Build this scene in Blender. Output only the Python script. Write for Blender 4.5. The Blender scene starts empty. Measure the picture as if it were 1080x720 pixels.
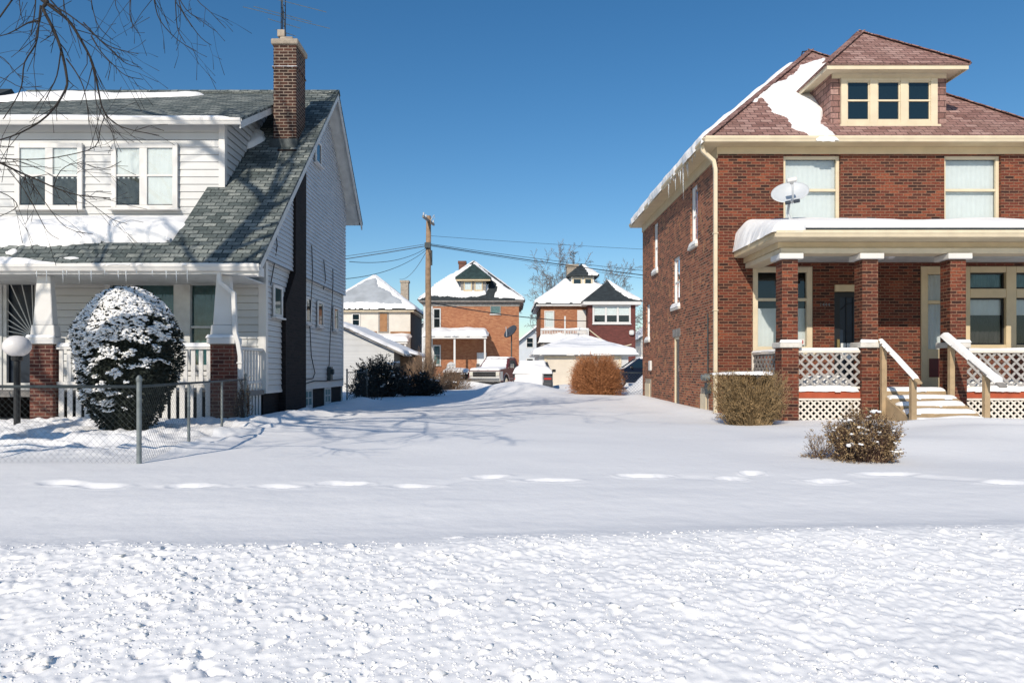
import bpy, math, random
import numpy as np
from mathutils import Vector, Matrix, noise as mnoise
R = math.radians
C = bpy.context.scene.collection
sc = bpy.context.scene

# ---------------------------------------------------------------- camera, world, sun, exposure
cam = bpy.data.cameras.new('camera'); camo = bpy.data.objects.new('camera', cam); C.objects.link(camo)
CZ = 1.03
camo.location = (0, 0, CZ); camo.rotation_euler = (R(90), 0, 0)
cam.sensor_width = 36; cam.lens = 24
cam.shift_x = 7/1080; cam.shift_y = 30/1080
cam.clip_start = 0.1; cam.clip_end = 5000
sc.camera = camo
SUN_EL, SUN_AZ = 31.4, 20.0
w = bpy.data.worlds.new('World'); sc.world = w; w.use_nodes = True
nt = w.node_tree; bg = nt.nodes['Background']
sky = nt.nodes.new('ShaderNodeTexSky'); sky.sky_type = 'NISHITA'; sky.sun_disc = False
sky.sun_elevation = R(SUN_EL); sky.sun_rotation = R(180+SUN_AZ)
sky.altitude = 0; sky.air_density = 1.05; sky.dust_density = 0.25; sky.ozone_density = 2.6
hs = nt.nodes.new('ShaderNodeHueSaturation'); hs.inputs['Saturation'].default_value = 1.30; hs.inputs['Hue'].default_value = 0.499
nt.links.new(sky.outputs[0], hs.inputs['Color']); nt.links.new(hs.outputs[0], bg.inputs[0]); bg.inputs[1].default_value = 0.122
sl = bpy.data.lights.new('sun', 'SUN'); sl.energy = 4.5; sl.angle = R(0.5); sl.color = (1.0, 0.90, 0.765)
so = bpy.data.objects.new('sun', sl); C.objects.link(so); so.location = (-20, -40, 40)
sd = Vector((math.sin(R(SUN_AZ))*math.cos(R(SUN_EL)), math.cos(R(SUN_AZ))*math.cos(R(SUN_EL)), -math.sin(R(SUN_EL))))
so.rotation_euler = sd.to_track_quat('-Z', 'Y').to_euler()
sc.view_settings.view_transform = 'Standard'; sc.view_settings.look = 'None'
sc.view_settings.exposure = -0.13; sc.view_settings.gamma = 1.0; sc.view_settings.use_curve_mapping = False
sc.cycles.max_bounces = 8; sc.cycles.diffuse_bounces = 2; sc.cycles.transparent_max_bounces = 16

FP = 720.0
def P(px, py, Y):
    return Vector(((px-533)/FP*Y, Y, CZ+(390-py)/FP*Y))

# ---------------------------------------------------------------- materials
def nodes_of(m):
    m.use_nodes = True
    nt = m.node_tree
    return nt, nt.nodes, nt.links, nt.nodes['Principled BSDF']
def mat(name, col, rough=0.6, var=0.0, vscale=4.0, bump=0.0, bscale=40.0, metal=0.0, spec=0.4, col2=None):
    m = bpy.data.materials.new(name); nt, N, L, b = nodes_of(m)
    b.inputs['Base Color'].default_value = (*col, 1); b.inputs['Roughness'].default_value = rough
    b.inputs['Metallic'].default_value = metal; b.inputs['Specular IOR Level'].default_value = spec
    tc = N.new('ShaderNodeTexCoord')
    if var > 0 or col2:
        n = N.new('ShaderNodeTexNoise'); n.inputs['Scale'].default_value = vscale; n.inputs['Detail'].default_value = 5
        L.new(tc.outputs['Object'], n.inputs['Vector'])
        r = N.new('ShaderNodeValToRGB')
        c2 = col2 if col2 else tuple(c*(1-var) for c in col)
        r.color_ramp.elements[0].position = 0.35; r.color_ramp.elements[0].color = (*c2, 1)
        r.color_ramp.elements[1].position = 0.65; r.color_ramp.elements[1].color = (*col, 1)
        L.new(n.outputs['Fac'], r.inputs['Fac']); L.new(r.outputs[0], b.inputs['Base Color'])
    if bump > 0:
        n = N.new('ShaderNodeTexNoise'); n.inputs['Scale'].default_value = bscale; n.inputs['Detail'].default_value = 4
        L.new(tc.outputs['Object'], n.inputs['Vector'])
        bp = N.new('ShaderNodeBump'); bp.inputs['Strength'].default_value = bump; bp.inputs['Distance'].default_value = 0.02
        L.new(n.outputs['Fac'], bp.inputs['Height']); L.new(bp.outputs[0], b.inputs['Normal'])
    return m
def tilemat(name, bw, rh, mortar, pal, mcol, rough=0.85, bump=0.4, stain=None, stain_scale=1.2, stain_lo=0.5, stain_hi=0.68, squash=None, soft=0.1, dirt=0.25):
    """courses of bricks or shingles laid in metres on the UV map; pal = [(pos, colour)] picked per brick"""
    m = bpy.data.materials.new(name); nt, N, L, b = nodes_of(m)
    b.inputs['Roughness'].default_value = rough; b.inputs['Specular IOR Level'].default_value = 0.25
    tc = N.new('ShaderNodeTexCoord')
    wn = N.new('ShaderNodeTexNoise'); wn.inputs['Scale'].default_value = 9; wn.inputs['Detail'].default_value = 2
    L.new(tc.outputs['UV'], wn.inputs['Vector'])
    wa = N.new('ShaderNodeVectorMath'); wa.operation = 'SCALE'; wa.inputs['Scale'].default_value = rh*0.12
    L.new(wn.outputs['Color'], wa.inputs[0])
    ad = N.new('ShaderNodeVectorMath'); ad.operation = 'ADD'
    L.new(tc.outputs['UV'], ad.inputs[0]); L.new(wa.outputs[0], ad.inputs[1])
    t = N.new('ShaderNodeTexBrick'); L.new(ad.outputs[0], t.inputs['Vector'])
    t.inputs['Scale'].default_value = 1; t.inputs['Brick Width'].default_value = bw; t.inputs['Row Height'].default_value = rh
    t.inputs['Mortar Size'].default_value = mortar; t.inputs['Mortar Smooth'].default_value = soft; t.inputs['Bias'].default_value = 0
    t.inputs['Color1'].default_value = (0, 0, 0, 1); t.inputs['Color2'].default_value = (1, 1, 1, 1); t.inputs['Mortar'].default_value = (0.5, 0.5, 0.5, 1)
    r = N.new('ShaderNodeValToRGB'); r.color_ramp.interpolation = 'LINEAR'
    els = r.color_ramp.elements
    els[0].position, els[0].color = pal[0][0], (*pal[0][1], 1)
    els[1].position, els[1].color = pal[-1][0], (*pal[-1][1], 1)
    for p, c in pal[1:-1]:
        e = els.new(p); e.color = (*c, 1)
    L.new(t.outputs['Color'], r.inputs['Fac'])
    col = r.outputs[0]
    if stain:
        sn = N.new('ShaderNodeTexNoise'); sn.inputs['Scale'].default_value = stain_scale; sn.inputs['Detail'].default_value = 7; sn.inputs['Roughness'].default_value = 0.65
        mp = N.new('ShaderNodeMapping'); mp.inputs['Scale'].default_value = (1, 1, .45); L.new(tc.outputs['Object'], mp.inputs['Vector']); L.new(mp.outputs[0], sn.inputs['Vector'])
        sr = N.new('ShaderNodeMapRange'); sr.inputs[1].default_value = stain_lo; sr.inputs[2].default_value = stain_hi
        L.new(sn.outputs['Fac'], sr.inputs[0])
        mx = N.new('ShaderNodeMixRGB'); mx.inputs[2].default_value = (*stain, 1)
        L.new(sr.outputs[0], mx.inputs[0]); L.new(col, mx.inputs[1]); col = mx.outputs[0]
    mm = N.new('ShaderNodeMixRGB'); mm.inputs[2].default_value = (*mcol, 1)
    L.new(t.outputs['Fac'], mm.inputs[0]); L.new(col, mm.inputs[1]); col = mm.outputs[0]
    dn = N.new('ShaderNodeTexNoise'); dn.inputs['Scale'].default_value = 25; dn.inputs['Detail'].default_value = 6
    L.new(tc.outputs['Object'], dn.inputs['Vector'])
    dm = N.new('ShaderNodeMapRange'); dm.inputs[1].default_value = 0.3; dm.inputs[2].default_value = 0.7; dm.inputs[3].default_value = 1-dirt; dm.inputs[4].default_value = 1+dirt*0.6
    L.new(dn.outputs['Fac'], dm.inputs[0])
    mu = N.new('ShaderNodeMixRGB'); mu.blend_type = 'MULTIPLY'; mu.inputs[0].default_value = 1
    L.new(col, mu.inputs[1]); L.new(dm.outputs[0], mu.inputs[2]); L.new(mu.outputs[0], b.inputs['Base Color'])
    inv = N.new('ShaderNodeMath'); inv.operation = 'SUBTRACT'; inv.inputs[0].default_value = 1
    L.new(t.outputs['Fac'], inv.inputs[1])
    bp = N.new('ShaderNodeBump'); bp.inputs['Strength'].default_value = bump; bp.inputs['Distance'].default_value = 0.012
    L.new(inv.outputs[0], bp.inputs['Height']); L.new(bp.outputs[0], b.inputs['Normal'])
    return m
def glassmat(name, tint, refl=1.0):
    m = bpy.data.materials.new(name); nt, N, L, b = nodes_of(m)
    out = N['Material Output']
    tr = N.new('ShaderNodeBsdfTransparent'); tr.inputs[0].default_value = (*tint, 1)
    gl = N.new('ShaderNodeBsdfGlossy'); gl.inputs['Roughness'].default_value = 0.03; gl.inputs[0].default_value = (0.9, 0.95, 1, 1)
    fr = N.new('ShaderNodeFresnel'); fr.inputs['IOR'].default_value = 1.6
    mx = N.new('ShaderNodeMixShader')
    L.new(fr.outputs[0], mx.inputs[0]); L.new(tr.outputs[0], mx.inputs[1]); L.new(gl.outputs[0], mx.inputs[2])
    L.new(mx.outputs[0], out.inputs['Surface'])
    return m
M = {}
def snowmat(name, bscale, bstr, dist=0.02):
    m = bpy.data.materials.new(name); nt, N, L, b = nodes_of(m)
    b.inputs['Base Color'].default_value = (0.88, 0.875, 0.87, 1); b.inputs['Roughness'].default_value = 0.75; b.inputs['Specular IOR Level'].default_value = 0.25
    tc = N.new('ShaderNodeTexCoord')
    n1 = N.new('ShaderNodeTexNoise'); n1.inputs['Scale'].default_value = bscale; n1.inputs['Detail'].default_value = 8; n1.inputs['Roughness'].default_value = 0.6
    L.new(tc.outputs['Object'], n1.inputs['Vector'])
    bp = N.new('ShaderNodeBump'); bp.inputs['Strength'].default_value = bstr; bp.inputs['Distance'].default_value = dist
    L.new(n1.outputs['Fac'], bp.inputs['Height']); L.new(bp.outputs[0], b.inputs['Normal'])
    return m
M['snow_ground'] = snowmat('snow_ground', 7, 0.35, 0.02)
M['snow'] = snowmat('snow', 9, 0.5, 0.025)
brick_pal = [(0.0, (0.032, 0.015, 0.013)), (0.2, (0.068, 0.024, 0.017)), (0.5, (0.135, 0.034, 0.021)), (0.8, (0.175, 0.045, 0.025)), (1.0, (0.25, 0.072, 0.036))]
M['brick'] = tilemat('red_brick', 0.216, 0.068, 0.009, brick_pal, (0.205, 0.115, 0.074), bump=0.4, dirt=0.35, stain=(0.05, 0.026, 0.02), stain_scale=0.8, stain_lo=0.48, stain_hi=1.05)
side_pal = [(0.0, (0.06, 0.026, 0.02)), (0.3, (0.19, 0.058, 0.034)), (0.7, (0.34, 0.10, 0.052)), (1.0, (0.50, 0.18, 0.09))]
M['brick_side'] = tilemat('weathered_brick', 0.216, 0.068, 0.012, side_pal, (0.33, 0.21, 0.14), bump=0.25, stain=(0.62, 0.28, 0.12), stain_scale=4.5, stain_lo=0.58, stain_hi=0.66, dirt=0.4)
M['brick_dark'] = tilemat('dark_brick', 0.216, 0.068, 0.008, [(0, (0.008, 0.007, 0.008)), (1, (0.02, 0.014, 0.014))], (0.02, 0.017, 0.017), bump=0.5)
M['brick_chimney'] = tilemat('chimney_brick', 0.216, 0.075, 0.010, [(0, (0.02, 0.011, 0.010)), (0.5, (0.055, 0.024, 0.018)), (1, (0.095, 0.04, 0.027))], (0.27, 0.215, 0.17), bump=0.5)
M['brick_pier'] = tilemat('pier_brick', 0.216, 0.072, 0.009, [(0, (0.06, 0.02, 0.018)), (0.5, (0.12, 0.038, 0.028)), (1, (0.17, 0.058, 0.04))], (0.22, 0.15, 0.115), bump=0.5)
M['brick_orange'] = tilemat('orange_brick', 0.216, 0.075, 0.008, [(0, (0.29, 0.105, 0.055)), (0.5, (0.38, 0.15, 0.075)), (1, (0.45, 0.21, 0.11))], (0.42, 0.23, 0.13), bump=0.2, stain=(0.32, 0.11, 0.06), stain_scale=0.7, stain_lo=0.5, stain_hi=0.75)
M['brick_maroon'] = tilemat('maroon_brick', 0.216, 0.075, 0.008, [(0, (0.10, 0.034, 0.03)), (1, (0.17, 0.052, 0.044))], (0.15, 0.065, 0.055), bump=0.2)
M['shingle_red'] = tilemat('red_shingle', 0.28, 0.14, 0.010, [(0, (0.20, 0.105, 0.09)), (0.5, (0.33, 0.19, 0.165)), (1, (0.43, 0.28, 0.245))], (0.09, 0.055, 0.05), bump=0.7, stain=(0.27, 0.16, 0.135), stain_scale=0.9, dirt=0.3)
M['shingle_grey'] = tilemat('grey_shingle', 0.28, 0.14, 0.012, [(0, (0.075, 0.095, 0.095)), (0.5, (0.165, 0.188, 0.182)), (1, (0.28, 0.30, 0.28))], (0.035, 0.045, 0.045), bump=0.8, stain=(0.06, 0.078, 0.078), stain_scale=1.6, stain_lo=0.5, stain_hi=0.72, dirt=0.4)
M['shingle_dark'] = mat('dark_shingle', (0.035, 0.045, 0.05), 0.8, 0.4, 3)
M['shingle_green'] = mat('dark_green_shingle', (0.03, 0.06, 0.06), 0.8, 0.4, 3)
M['siding'] = mat('white_siding', (0.59, 0.60, 0.60), 0.5, 0.09, 1.5, spec=0.35)
M['siding_grey'] = mat('pale_grey_siding', (0.54, 0.58, 0.62), 0.5, 0.08, 1.5, spec=0.35)
M['white'] = mat('white_paint', (0.68, 0.67, 0.65), 0.5, 0.06, 3, bump=0.1)
M['soffit'] = mat('weathered_white_boards', (0.62, 0.63, 0.62), 0.6, 0.18, 5)
M['cream'] = mat('cream_paint', (0.64, 0.51, 0.32), 0.55, 0.12, 3, bump=0.1)
M['creamlight'] = mat('pale_cream_paint', (0.70, 0.60, 0.43), 0.55, 0.10, 4, bump=0.1)
M['stone'] = mat('limestone', (0.66, 0.63, 0.58), 0.8, 0.15, 8, bump=0.2)
M['cement'] = mat('cement', (0.42, 0.36, 0.29), 0.85, 0.3, 6, bump=0.3)
M['dirty_window'] = glassmat('clear_glass', (0.92, 0.95, 0.95))
M['glass_teal'] = glassmat('tinted_glass', (0.55, 0.72, 0.74))
M['glass_dark'] = mat('dark_glass', (0.008, 0.018, 0.024), 0.05, spec=0.7)
M['curtain'] = mat('white_curtain', (0.74, 0.77, 0.78), 0.8, 0.05, 6)
M['curtain_teal'] = mat('grey_teal_curtain', (0.16, 0.27, 0.28), 0.8, 0.3, 5)
M['curtain_dim'] = mat('dim_net_curtain', (0.10, 0.115, 0.11), 0.9, 0.45, 9)
M['curtain_dark'] = mat('dark_curtain', (0.05, 0.045, 0.05), 0.9, 0.3, 5)
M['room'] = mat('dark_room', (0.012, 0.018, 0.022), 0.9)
M['door_dark'] = mat('dark_blue_door', (0.012, 0.022, 0.04), 0.35, 0.2, 4)
M['black'] = mat('black_metal', (0.012, 0.013, 0.015), 0.45)
M['metal'] = mat('galvanised_steel', (0.22, 0.25, 0.255), 0.5, 0.3, 12, metal=0.4)
M['metal_dark'] = mat('weathered_dark_steel', (0.06, 0.075, 0.08), 0.55, 0.3, 12, metal=0.3)
M['brass'] = mat('brass', (0.5, 0.35, 0.15), 0.35, metal=0.9)
M['wood'] = mat('yellow_pine', (0.44, 0.32, 0.19), 0.7, 0.25, 5, bump=0.2)
M['wood_grey'] = mat('grey_weathered_wood', (0.30, 0.28, 0.26), 0.8, 0.3, 6, bump=0.3)
M['lattice_white'] = mat('white_lattice', (0.74, 0.68, 0.60), 0.6, 0.12, 8)
M['lattice_grey'] = mat('grey_lattice', (0.40, 0.38, 0.36), 0.7, 0.25, 8)
M['orange_red'] = mat('orange_red_board', (0.42, 0.085, 0.035), 0.6, 0.2, 4)
M['maroon_panel'] = mat('maroon_panel', (0.10, 0.018, 0.018), 0.5, 0.2, 5)
M['floor'] = mat('porch_floor_boards', (0.22, 0.21, 0.20), 0.7, 0.2, 4)
M['globe'] = mat('frosted_globe', (0.72, 0.70, 0.70), 0.35, 0.06, 6)
M['dish'] = mat('grey_dish', (0.52, 0.55, 0.58), 0.45, 0.08, 3)
M['dish_dark'] = mat('dark_dish_back', (0.05, 0.06, 0.075), 0.4)
M['bark'] = mat('dark_bark', (0.032, 0.027, 0.025), 0.9, 0.4, 12, bump=0.5)
M['bark_grey'] = mat('grey_twigs', (0.22, 0.20, 0.195), 0.9, 0.3, 3)
M['pole_wood'] = mat('pole_wood', (0.36, 0.24, 0.15), 0.85, 0.35, 6, bump=0.4)
M['evergreen'] = mat('dark_evergreen', (0.018, 0.026, 0.018), 0.7, 0.4, 8)
M['twig_olive'] = mat('olive_twigs', (0.36, 0.25, 0.13), 0.8, col2=(0.13, 0.09, 0.045), vscale=9)
M['leaf_olive'] = mat('dry_olive_leaves', (0.40, 0.26, 0.12), 0.7, col2=(0.15, 0.095, 0.04), vscale=16)
M['leaf_brown'] = mat('dry_brown_leaves', (0.46, 0.33, 0.17), 0.7, col2=(0.13, 0.075, 0.04), vscale=24)
M['twig_brown'] = mat('brown_twigs', (0.10, 0.055, 0.038), 0.8, 0.4, 12)
M['twig_orange'] = mat('orange_twigs', (0.46, 0.20, 0.085), 0.8, col2=(0.27, 0.11, 0.045), vscale=7)
M['thicket_dark'] = mat('dark_thicket', (0.03, 0.035, 0.032), 0.8, 0.4, 6)
M['thicket_brown'] = mat('pale_brown_stems', (0.30, 0.20, 0.13), 0.85, 0.4, 6)
M['plywood'] = mat('plywood_board', (0.36, 0.19, 0.09), 0.8, 0.3, 2)
M['stucco'] = mat('cream_stucco', (0.68, 0.645, 0.58), 0.85, 0.1, 1.5)
M['stucco_shade'] = mat('shade_dark_stucco', (0.055, 0.055, 0.058), 0.85, 0.1, 1.5)  # near-black tone standing in for stucco in shade
M['snow_thin'] = mat('thin_grey_snow', (0.42, 0.45, 0.48), 0.8, 0.2, 1.2)
M['wire'] = mat('black_wire', (0.02, 0.022, 0.025), 0.6)
M['paint_maroon'] = mat('maroon_car_paint', (0.13, 0.012, 0.02), 0.4, spec=0.25)
M['paint_silver'] = mat('silver_car_paint', (0.55, 0.55, 0.54), 0.3, spec=0.6)
M['paint_dark'] = mat('dark_grey_car_paint', (0.05, 0.055, 0.065), 0.35, spec=0.4)
M['paint_navy'] = mat('navy_car_paint', (0.008, 0.014, 0.03), 0.15, spec=0.7)
M['chrome'] = mat('chrome', (0.62, 0.60, 0.56), 0.22, metal=0.9)
M['tyre'] = mat('tyre_rubber', (0.015, 0.015, 0.016), 0.8)
M['red_lens'] = mat('red_lens', (0.45, 0.02, 0.015), 0.25, spec=0.6)
M['clear_lens'] = mat('clear_lens', (0.62, 0.60, 0.52), 0.2, spec=0.6)
M['garage_door'] = mat('tan_garage_door', (0.66, 0.59, 0.49), 0.6, 0.08, 2)
def icemat():
    m = bpy.data.materials.new('ice'); nt, N, L, b = nodes_of(m)
    b.inputs['Base Color'].default_value = (0.85, 0.9, 0.94, 1); b.inputs['Roughness'].default_value = 0.12
    b.inputs['Transmission Weight'].default_value = 0.55; b.inputs['IOR'].default_value = 1.31
    return m
M['ice'] = icemat()

# ---------------------------------------------------------------- object helpers
def wloc(o):
    v = Vector((0, 0, 0))
    while o is not None:
        v += o.location; o = o.parent
    return v
def tag(o, label=None, cat=None, group=None, kind=None):
    if label: o['label'] = label
    if cat: o['category'] = cat
    if group: o['group'] = group
    if kind: o['kind'] = kind
    return o
def thing(name, label, cat, loc=(0, 0, 0), rz=0, group=None):
    o = bpy.data.objects.new(name, None); C.objects.link(o)
    o.empty_display_size = 0.3
    o.location = loc; o.rotation_euler = (0, 0, rz)
    return tag(o, label, cat, group)
def auto_uv(me):
    n = len(me.polygons)
    if n == 0: return
    nl = len(me.loops)
    co = np.empty(len(me.vertices)*3, np.float32); me.vertices.foreach_get('co', co); co = co.reshape(-1, 3)
    nrm = np.empty(n*3, np.float32); me.polygons.foreach_get('normal', nrm); nrm = nrm.reshape(-1, 3)
    lt = np.empty(n, np.int32); me.polygons.foreach_get('loop_total', lt)
    vi = np.empty(nl, np.int32); me.loops.foreach_get('vertex_index', vi)
    fn = np.repeat(nrm, lt, axis=0)
    flip = (fn[:, 0] < -0.5) | (fn[:, 1] > 0.5)
    flat = np.abs(fn[:, 2]) > 0.95
    U = np.stack([-fn[:, 1], fn[:, 0], np.zeros(nl)], 1)
    ln = np.linalg.norm(U, axis=1, keepdims=True); ln[ln < 1e-6] = 1
    U = U/ln
    U[flat] = (1, 0, 0)
    V = np.cross(fn, U); V[flat] = (0, 1, 0)
    p = co[vi]
    uv = np.stack([(p*U).sum(1), (p*V).sum(1)], 1)
    lay = me.uv_layers.new(name='UVMap')
    lay.data.foreach_set('uv', uv.astype(np.float32).ravel())
class Fr:
    """wall frame: p(u, v, w) = o + u*U + v*Z + w*N (N looks out of the wall)"""
    def __init__(s, o, U, N):
        s.o = Vector(o); s.U = Vector(U); s.N = Vector(N); s.Z = Vector((0, 0, 1))
    def p(s, u, v, w=0.0): return s.o + s.U*u + s.Z*v + s.N*w
class MB:
    def __init__(s): s.v = []; s.f = []
    def poly(s, pts):
        b = len(s.v); s.v += [tuple(p) for p in pts]; s.f.append(tuple(range(b, b+len(pts))))
    def hexa(s, p):   # p: 8 points, bottom 4 then top 4
        b = len(s.v); s.v += [tuple(q) for q in p]
        for f in ((0, 3, 2, 1), (4, 5, 6, 7), (0, 1, 5, 4), (1, 2, 6, 5), (2, 3, 7, 6), (3, 0, 4, 7)):
            s.f.append(tuple(b+i for i in f))
    def box(s, x0, x1, y0, y1, z0, z1):
        s.hexa([(x0, y0, z0), (x1, y0, z0), (x1, y1, z0), (x0, y1, z0), (x0, y0, z1), (x1, y0, z1), (x1, y1, z1), (x0, y1, z1)])
    def fbox(s, F, u0, u1, v0, v1, w0, w1):
        s.hexa([F.p(u0, v0, w1), F.p(u1, v0, w1), F.p(u1, v0, w0), F.p(u0, v0, w0), F.p(u0, v1, w1), F.p(u1, v1, w1), F.p(u1, v1, w0), F.p(u0, v1, w0)])
    def slab(s, pts, d):   # polygon and its copy displaced by d
        d = Vector(d); n = len(pts); b = len(s.v)
        s.v += [tuple(Vector(p)) for p in pts] + [tuple(Vector(p)+d) for p in pts]
        s.f.append(tuple(range(b, b+n))); s.f.append(tuple(range(b+2*n-1, b+n-1, -1)))
        for i in range(n):
            j = (i+1) % n; s.f.append((b+i, b+n+i, b+n+j, b+j))
    def bar(s, p, q, w, h, up=(0, 0, 1)):
        p = Vector(p); q = Vector(q); d = (q-p).normalized(); up = Vector(up)
        a = d.cross(up)
        if a.length < 1e-4: a = d.cross(Vector((0, 1, 0)))
        a.normalize(); c = a.cross(d).normalized()
        a *= w/2; c *= h/2
        s.hexa([p-a-c, p+a-c, q+a-c, q-a-c, p-a+c, p+a+c, q+a+c, q-a+c])
    def tube(s, path, radii, n=6, cap=True):
        path = [Vector(p) for p in path]; k = len(path)
        if not hasattr(radii, '__len__'): radii = [radii]*k
        b = len(s.v); prev = None
        for i in range(k):
            d = (path[min(i+1, k-1)]-path[max(i-1, 0)])
            if d.length < 1e-7: d = Vector((0, 0, 1))
            d.normalize()
            if prev is None:
                a = d.cross(Vector((0.3, 0.1, 1))); 
                if a.length < 1e-3: a = d.cross(Vector((1, 0, 0)))
            else: a = prev - d*prev.dot(d)
            if a.length < 1e-5: a = d.cross(Vector((1, 0.2, 0)))
            a.normalize(); prev = a; c = d.cross(a)
            for j in range(n):
                t = 2*math.pi*j/n
                s.v.append(tuple(path[i] + (a*math.cos(t)+c*math.sin(t))*radii[i]))
        for i in range(k-1):
            for j in range(n):
                j2 = (j+1) % n
                s.f.append((b+i*n+j, b+i*n+j2, b+(i+1)*n+j2, b+(i+1)*n+j))
        if cap:
            s.f.append(tuple(b+j for j in range(n-1, -1, -1))); s.f.append(tuple(b+(k-1)*n+j for j in range(n)))
    def lathe(s, prof, c, n=24, axis='Z'):
        c = Vector(c); b = len(s.v)
        for r, z in prof:
            for j in range(n):
                t = 2*math.pi*j/n; x, y = r*math.cos(t), r*math.sin(t)
                s.v.append(tuple(c + (Vector((x, y, z)) if axis == 'Z' else Vector((z, x, y)) if axis == 'X' else Vector((x, z, y)))))
        for i in range(len(prof)-1):
            for j in range(n):
                j2 = (j+1) % n; s.f.append((b+i*n+j, b+i*n+j2, b+(i+1)*n+j2, b+(i+1)*n+j))
    def build(s, name, m, parent=None, smooth=False, bevel=0, local=False, label=None, bseg=1):
        me = bpy.data.meshes.new(name)
        off = Vector((0, 0, 0))
        if parent is not None and not local: off = wloc(parent)
        if off.length > 0:
            vv = [(x-off.x, y-off.y, z-off.z) for x, y, z in s.v]
        else: vv = s.v
        me.from_pydata(vv, [], s.f); me.update()
        auto_uv(me)
        me.materials.append(m)
        if smooth: me.polygons.foreach_set('use_smooth', [True]*len(me.polygons))
        o = bpy.data.objects.new(name, me); C.objects.link(o)
        if parent is not None: o.parent = parent
        if bevel:
            bm = o.modifiers.new('bevel', 'BEVEL'); bm.width = bevel; bm.segments = bseg; bm.limit_method = 'ANGLE'; bm.angle_limit = R(40)
        if label: o['label'] = label
        return o
def fast_mesh(name, verts, quads, m, smooth=True):
    me = bpy.data.meshes.new(name)
    me.vertices.add(len(verts)); me.vertices.foreach_set('co', verts.astype(np.float32).ravel())
    nq = len(quads); me.loops.add(nq*4); me.loops.foreach_set('vertex_index', quads.astype(np.int32).ravel())
    me.polygons.add(nq); me.polygons.foreach_set('loop_start', np.arange(0, nq*4, 4, dtype=np.int32))
    me.polygons.foreach_set('use_smooth', np.full(nq, smooth))
    me.update(calc_edges=True); me.validate()
    me.materials.append(m)
    o = bpy.data.objects.new(name, me); C.objects.link(o)
    return o
# numpy value noise
def _h(xi, yi, seed):
    n = (xi.astype(np.int64)*374761393 + yi.astype(np.int64)*668265263 + seed*1442695041) & 0xffffffff
    n = ((n ^ (n >> 13))*1274126177) & 0xffffffff
    return ((n ^ (n >> 16)) & 0xffff)/65535.0
def vn(x, y, seed=0):
    x = np.asarray(x, float); y = np.asarray(y, float)
    xi = np.floor(x); yi = np.floor(y); fx = x-xi; fy = y-yi
    fx = fx*fx*fx*(fx*(fx*6-15)+10); fy = fy*fy*fy*(fy*(fy*6-15)+10)
    a = _h(xi, yi, seed); b = _h(xi+1, yi, seed); c = _h(xi, yi+1, seed); d = _h(xi+1, yi+1, seed)
    return (a*(1-fx)+b*fx)*(1-fy) + (c*(1-fx)+d*fx)*fy
def fbm(x, y, sc_, oct_=4, seed=0, gain=0.5):
    t = 0; a = 1; tot = 0
    c_, s_ = math.cos(0.6), math.sin(0.6)
    for k in range(oct_):
        f = sc_*2**k
        t = t + a*(vn((x*c_-y*s_)*f+k*17.3, (x*s_+y*c_)*f+k*9.1, seed+k)*2-1); tot += a; a *= gain
        x, y = x*c_-y*s_, x*s_+y*c_
    return t/tot
def sdist(px, py, poly):
    """signed distance to a polygon, positive inside"""
    d = np.full(px.shape, 1e9); ins = np.zeros(px.shape, bool); n = len(poly)
    for i in range(n):
        x1, y1 = poly[i]; x2, y2 = poly[(i+1) % n]
        ex, ey = x2-x1, y2-y1; L2 = ex*ex+ey*ey+1e-12
        t = np.clip(((px-x1)*ex+(py-y1)*ey)/L2, 0, 1)
        d = np.minimum(d, np.hypot(px-x1-t*ex, py-y1-t*ey))
        if y1 != y2:
            cond = ((y1 > py) != (y2 > py)) & (px < (x2-x1)*(py-y1)/(y2-y1)+x1)
            ins ^= cond
    return np.where(ins, d, -d)
def snow_patch(name, o, U, V, N, poly, t, parent, wdt=0.15, res=0.06, jag=0.05, seed=1, lump=0.35, m='snow', skirt=None):
    o = np.array(o); U = np.array(U); V = np.array(V); N = np.array(N)
    xs = [p[0] for p in poly]; ys = [p[1] for p in poly]
    gx = np.arange(min(xs)-2*res, max(xs)+3*res, res); gy = np.arange(min(ys)-2*res, max(ys)+3*res, res)
    X, Y = np.meshgrid(gx, gy)
    s = sdist(X, Y, poly) + jag*(fbm(X, Y, 1.7, 4, seed)+.45*fbm(X, Y, 7.0, 3, seed+3))
    k = np.clip(s/wdt, 0, 1)
    h = t*np.sqrt(1-(1-k)**2)*(1+lump*fbm(X, Y, 0.9, 3, seed+7))
    h = np.where(s <= 0, np.maximum(-0.02, s), h)
    if skirt is not None:
        sk = skirt(X, Y); tt = t*(1+lump*fbm(X, Y, 0.9, 3, seed+7)); h = np.where(s <= 0, -0.02-sk, -sk+(tt+sk)*np.sqrt(1-(1-k)**2))
    vv = o + X[..., None]*U + Y[..., None]*V + h[..., None]*N
    ny, nx = X.shape
    idx = np.arange(nx*ny).reshape(ny, nx)
    keep = (s[:-1, :-1] > 0) | (s[1:, :-1] > 0) | (s[:-1, 1:] > 0) | (s[1:, 1:] > 0)
    q = np.stack([idx[:-1, :-1], idx[:-1, 1:], idx[1:, 1:], idx[1:, :-1]], -1)[keep]
    used = np.unique(q); rm = np.zeros(nx*ny, int); rm[used] = np.arange(len(used))
    verts = vv.reshape(-1, 3)[used]
    if parent is not None: verts = verts - np.array(wloc(parent))
    ob = fast_mesh(name, verts, rm[q], M[m])
    if parent is not None: ob.parent = parent
    return ob

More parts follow.
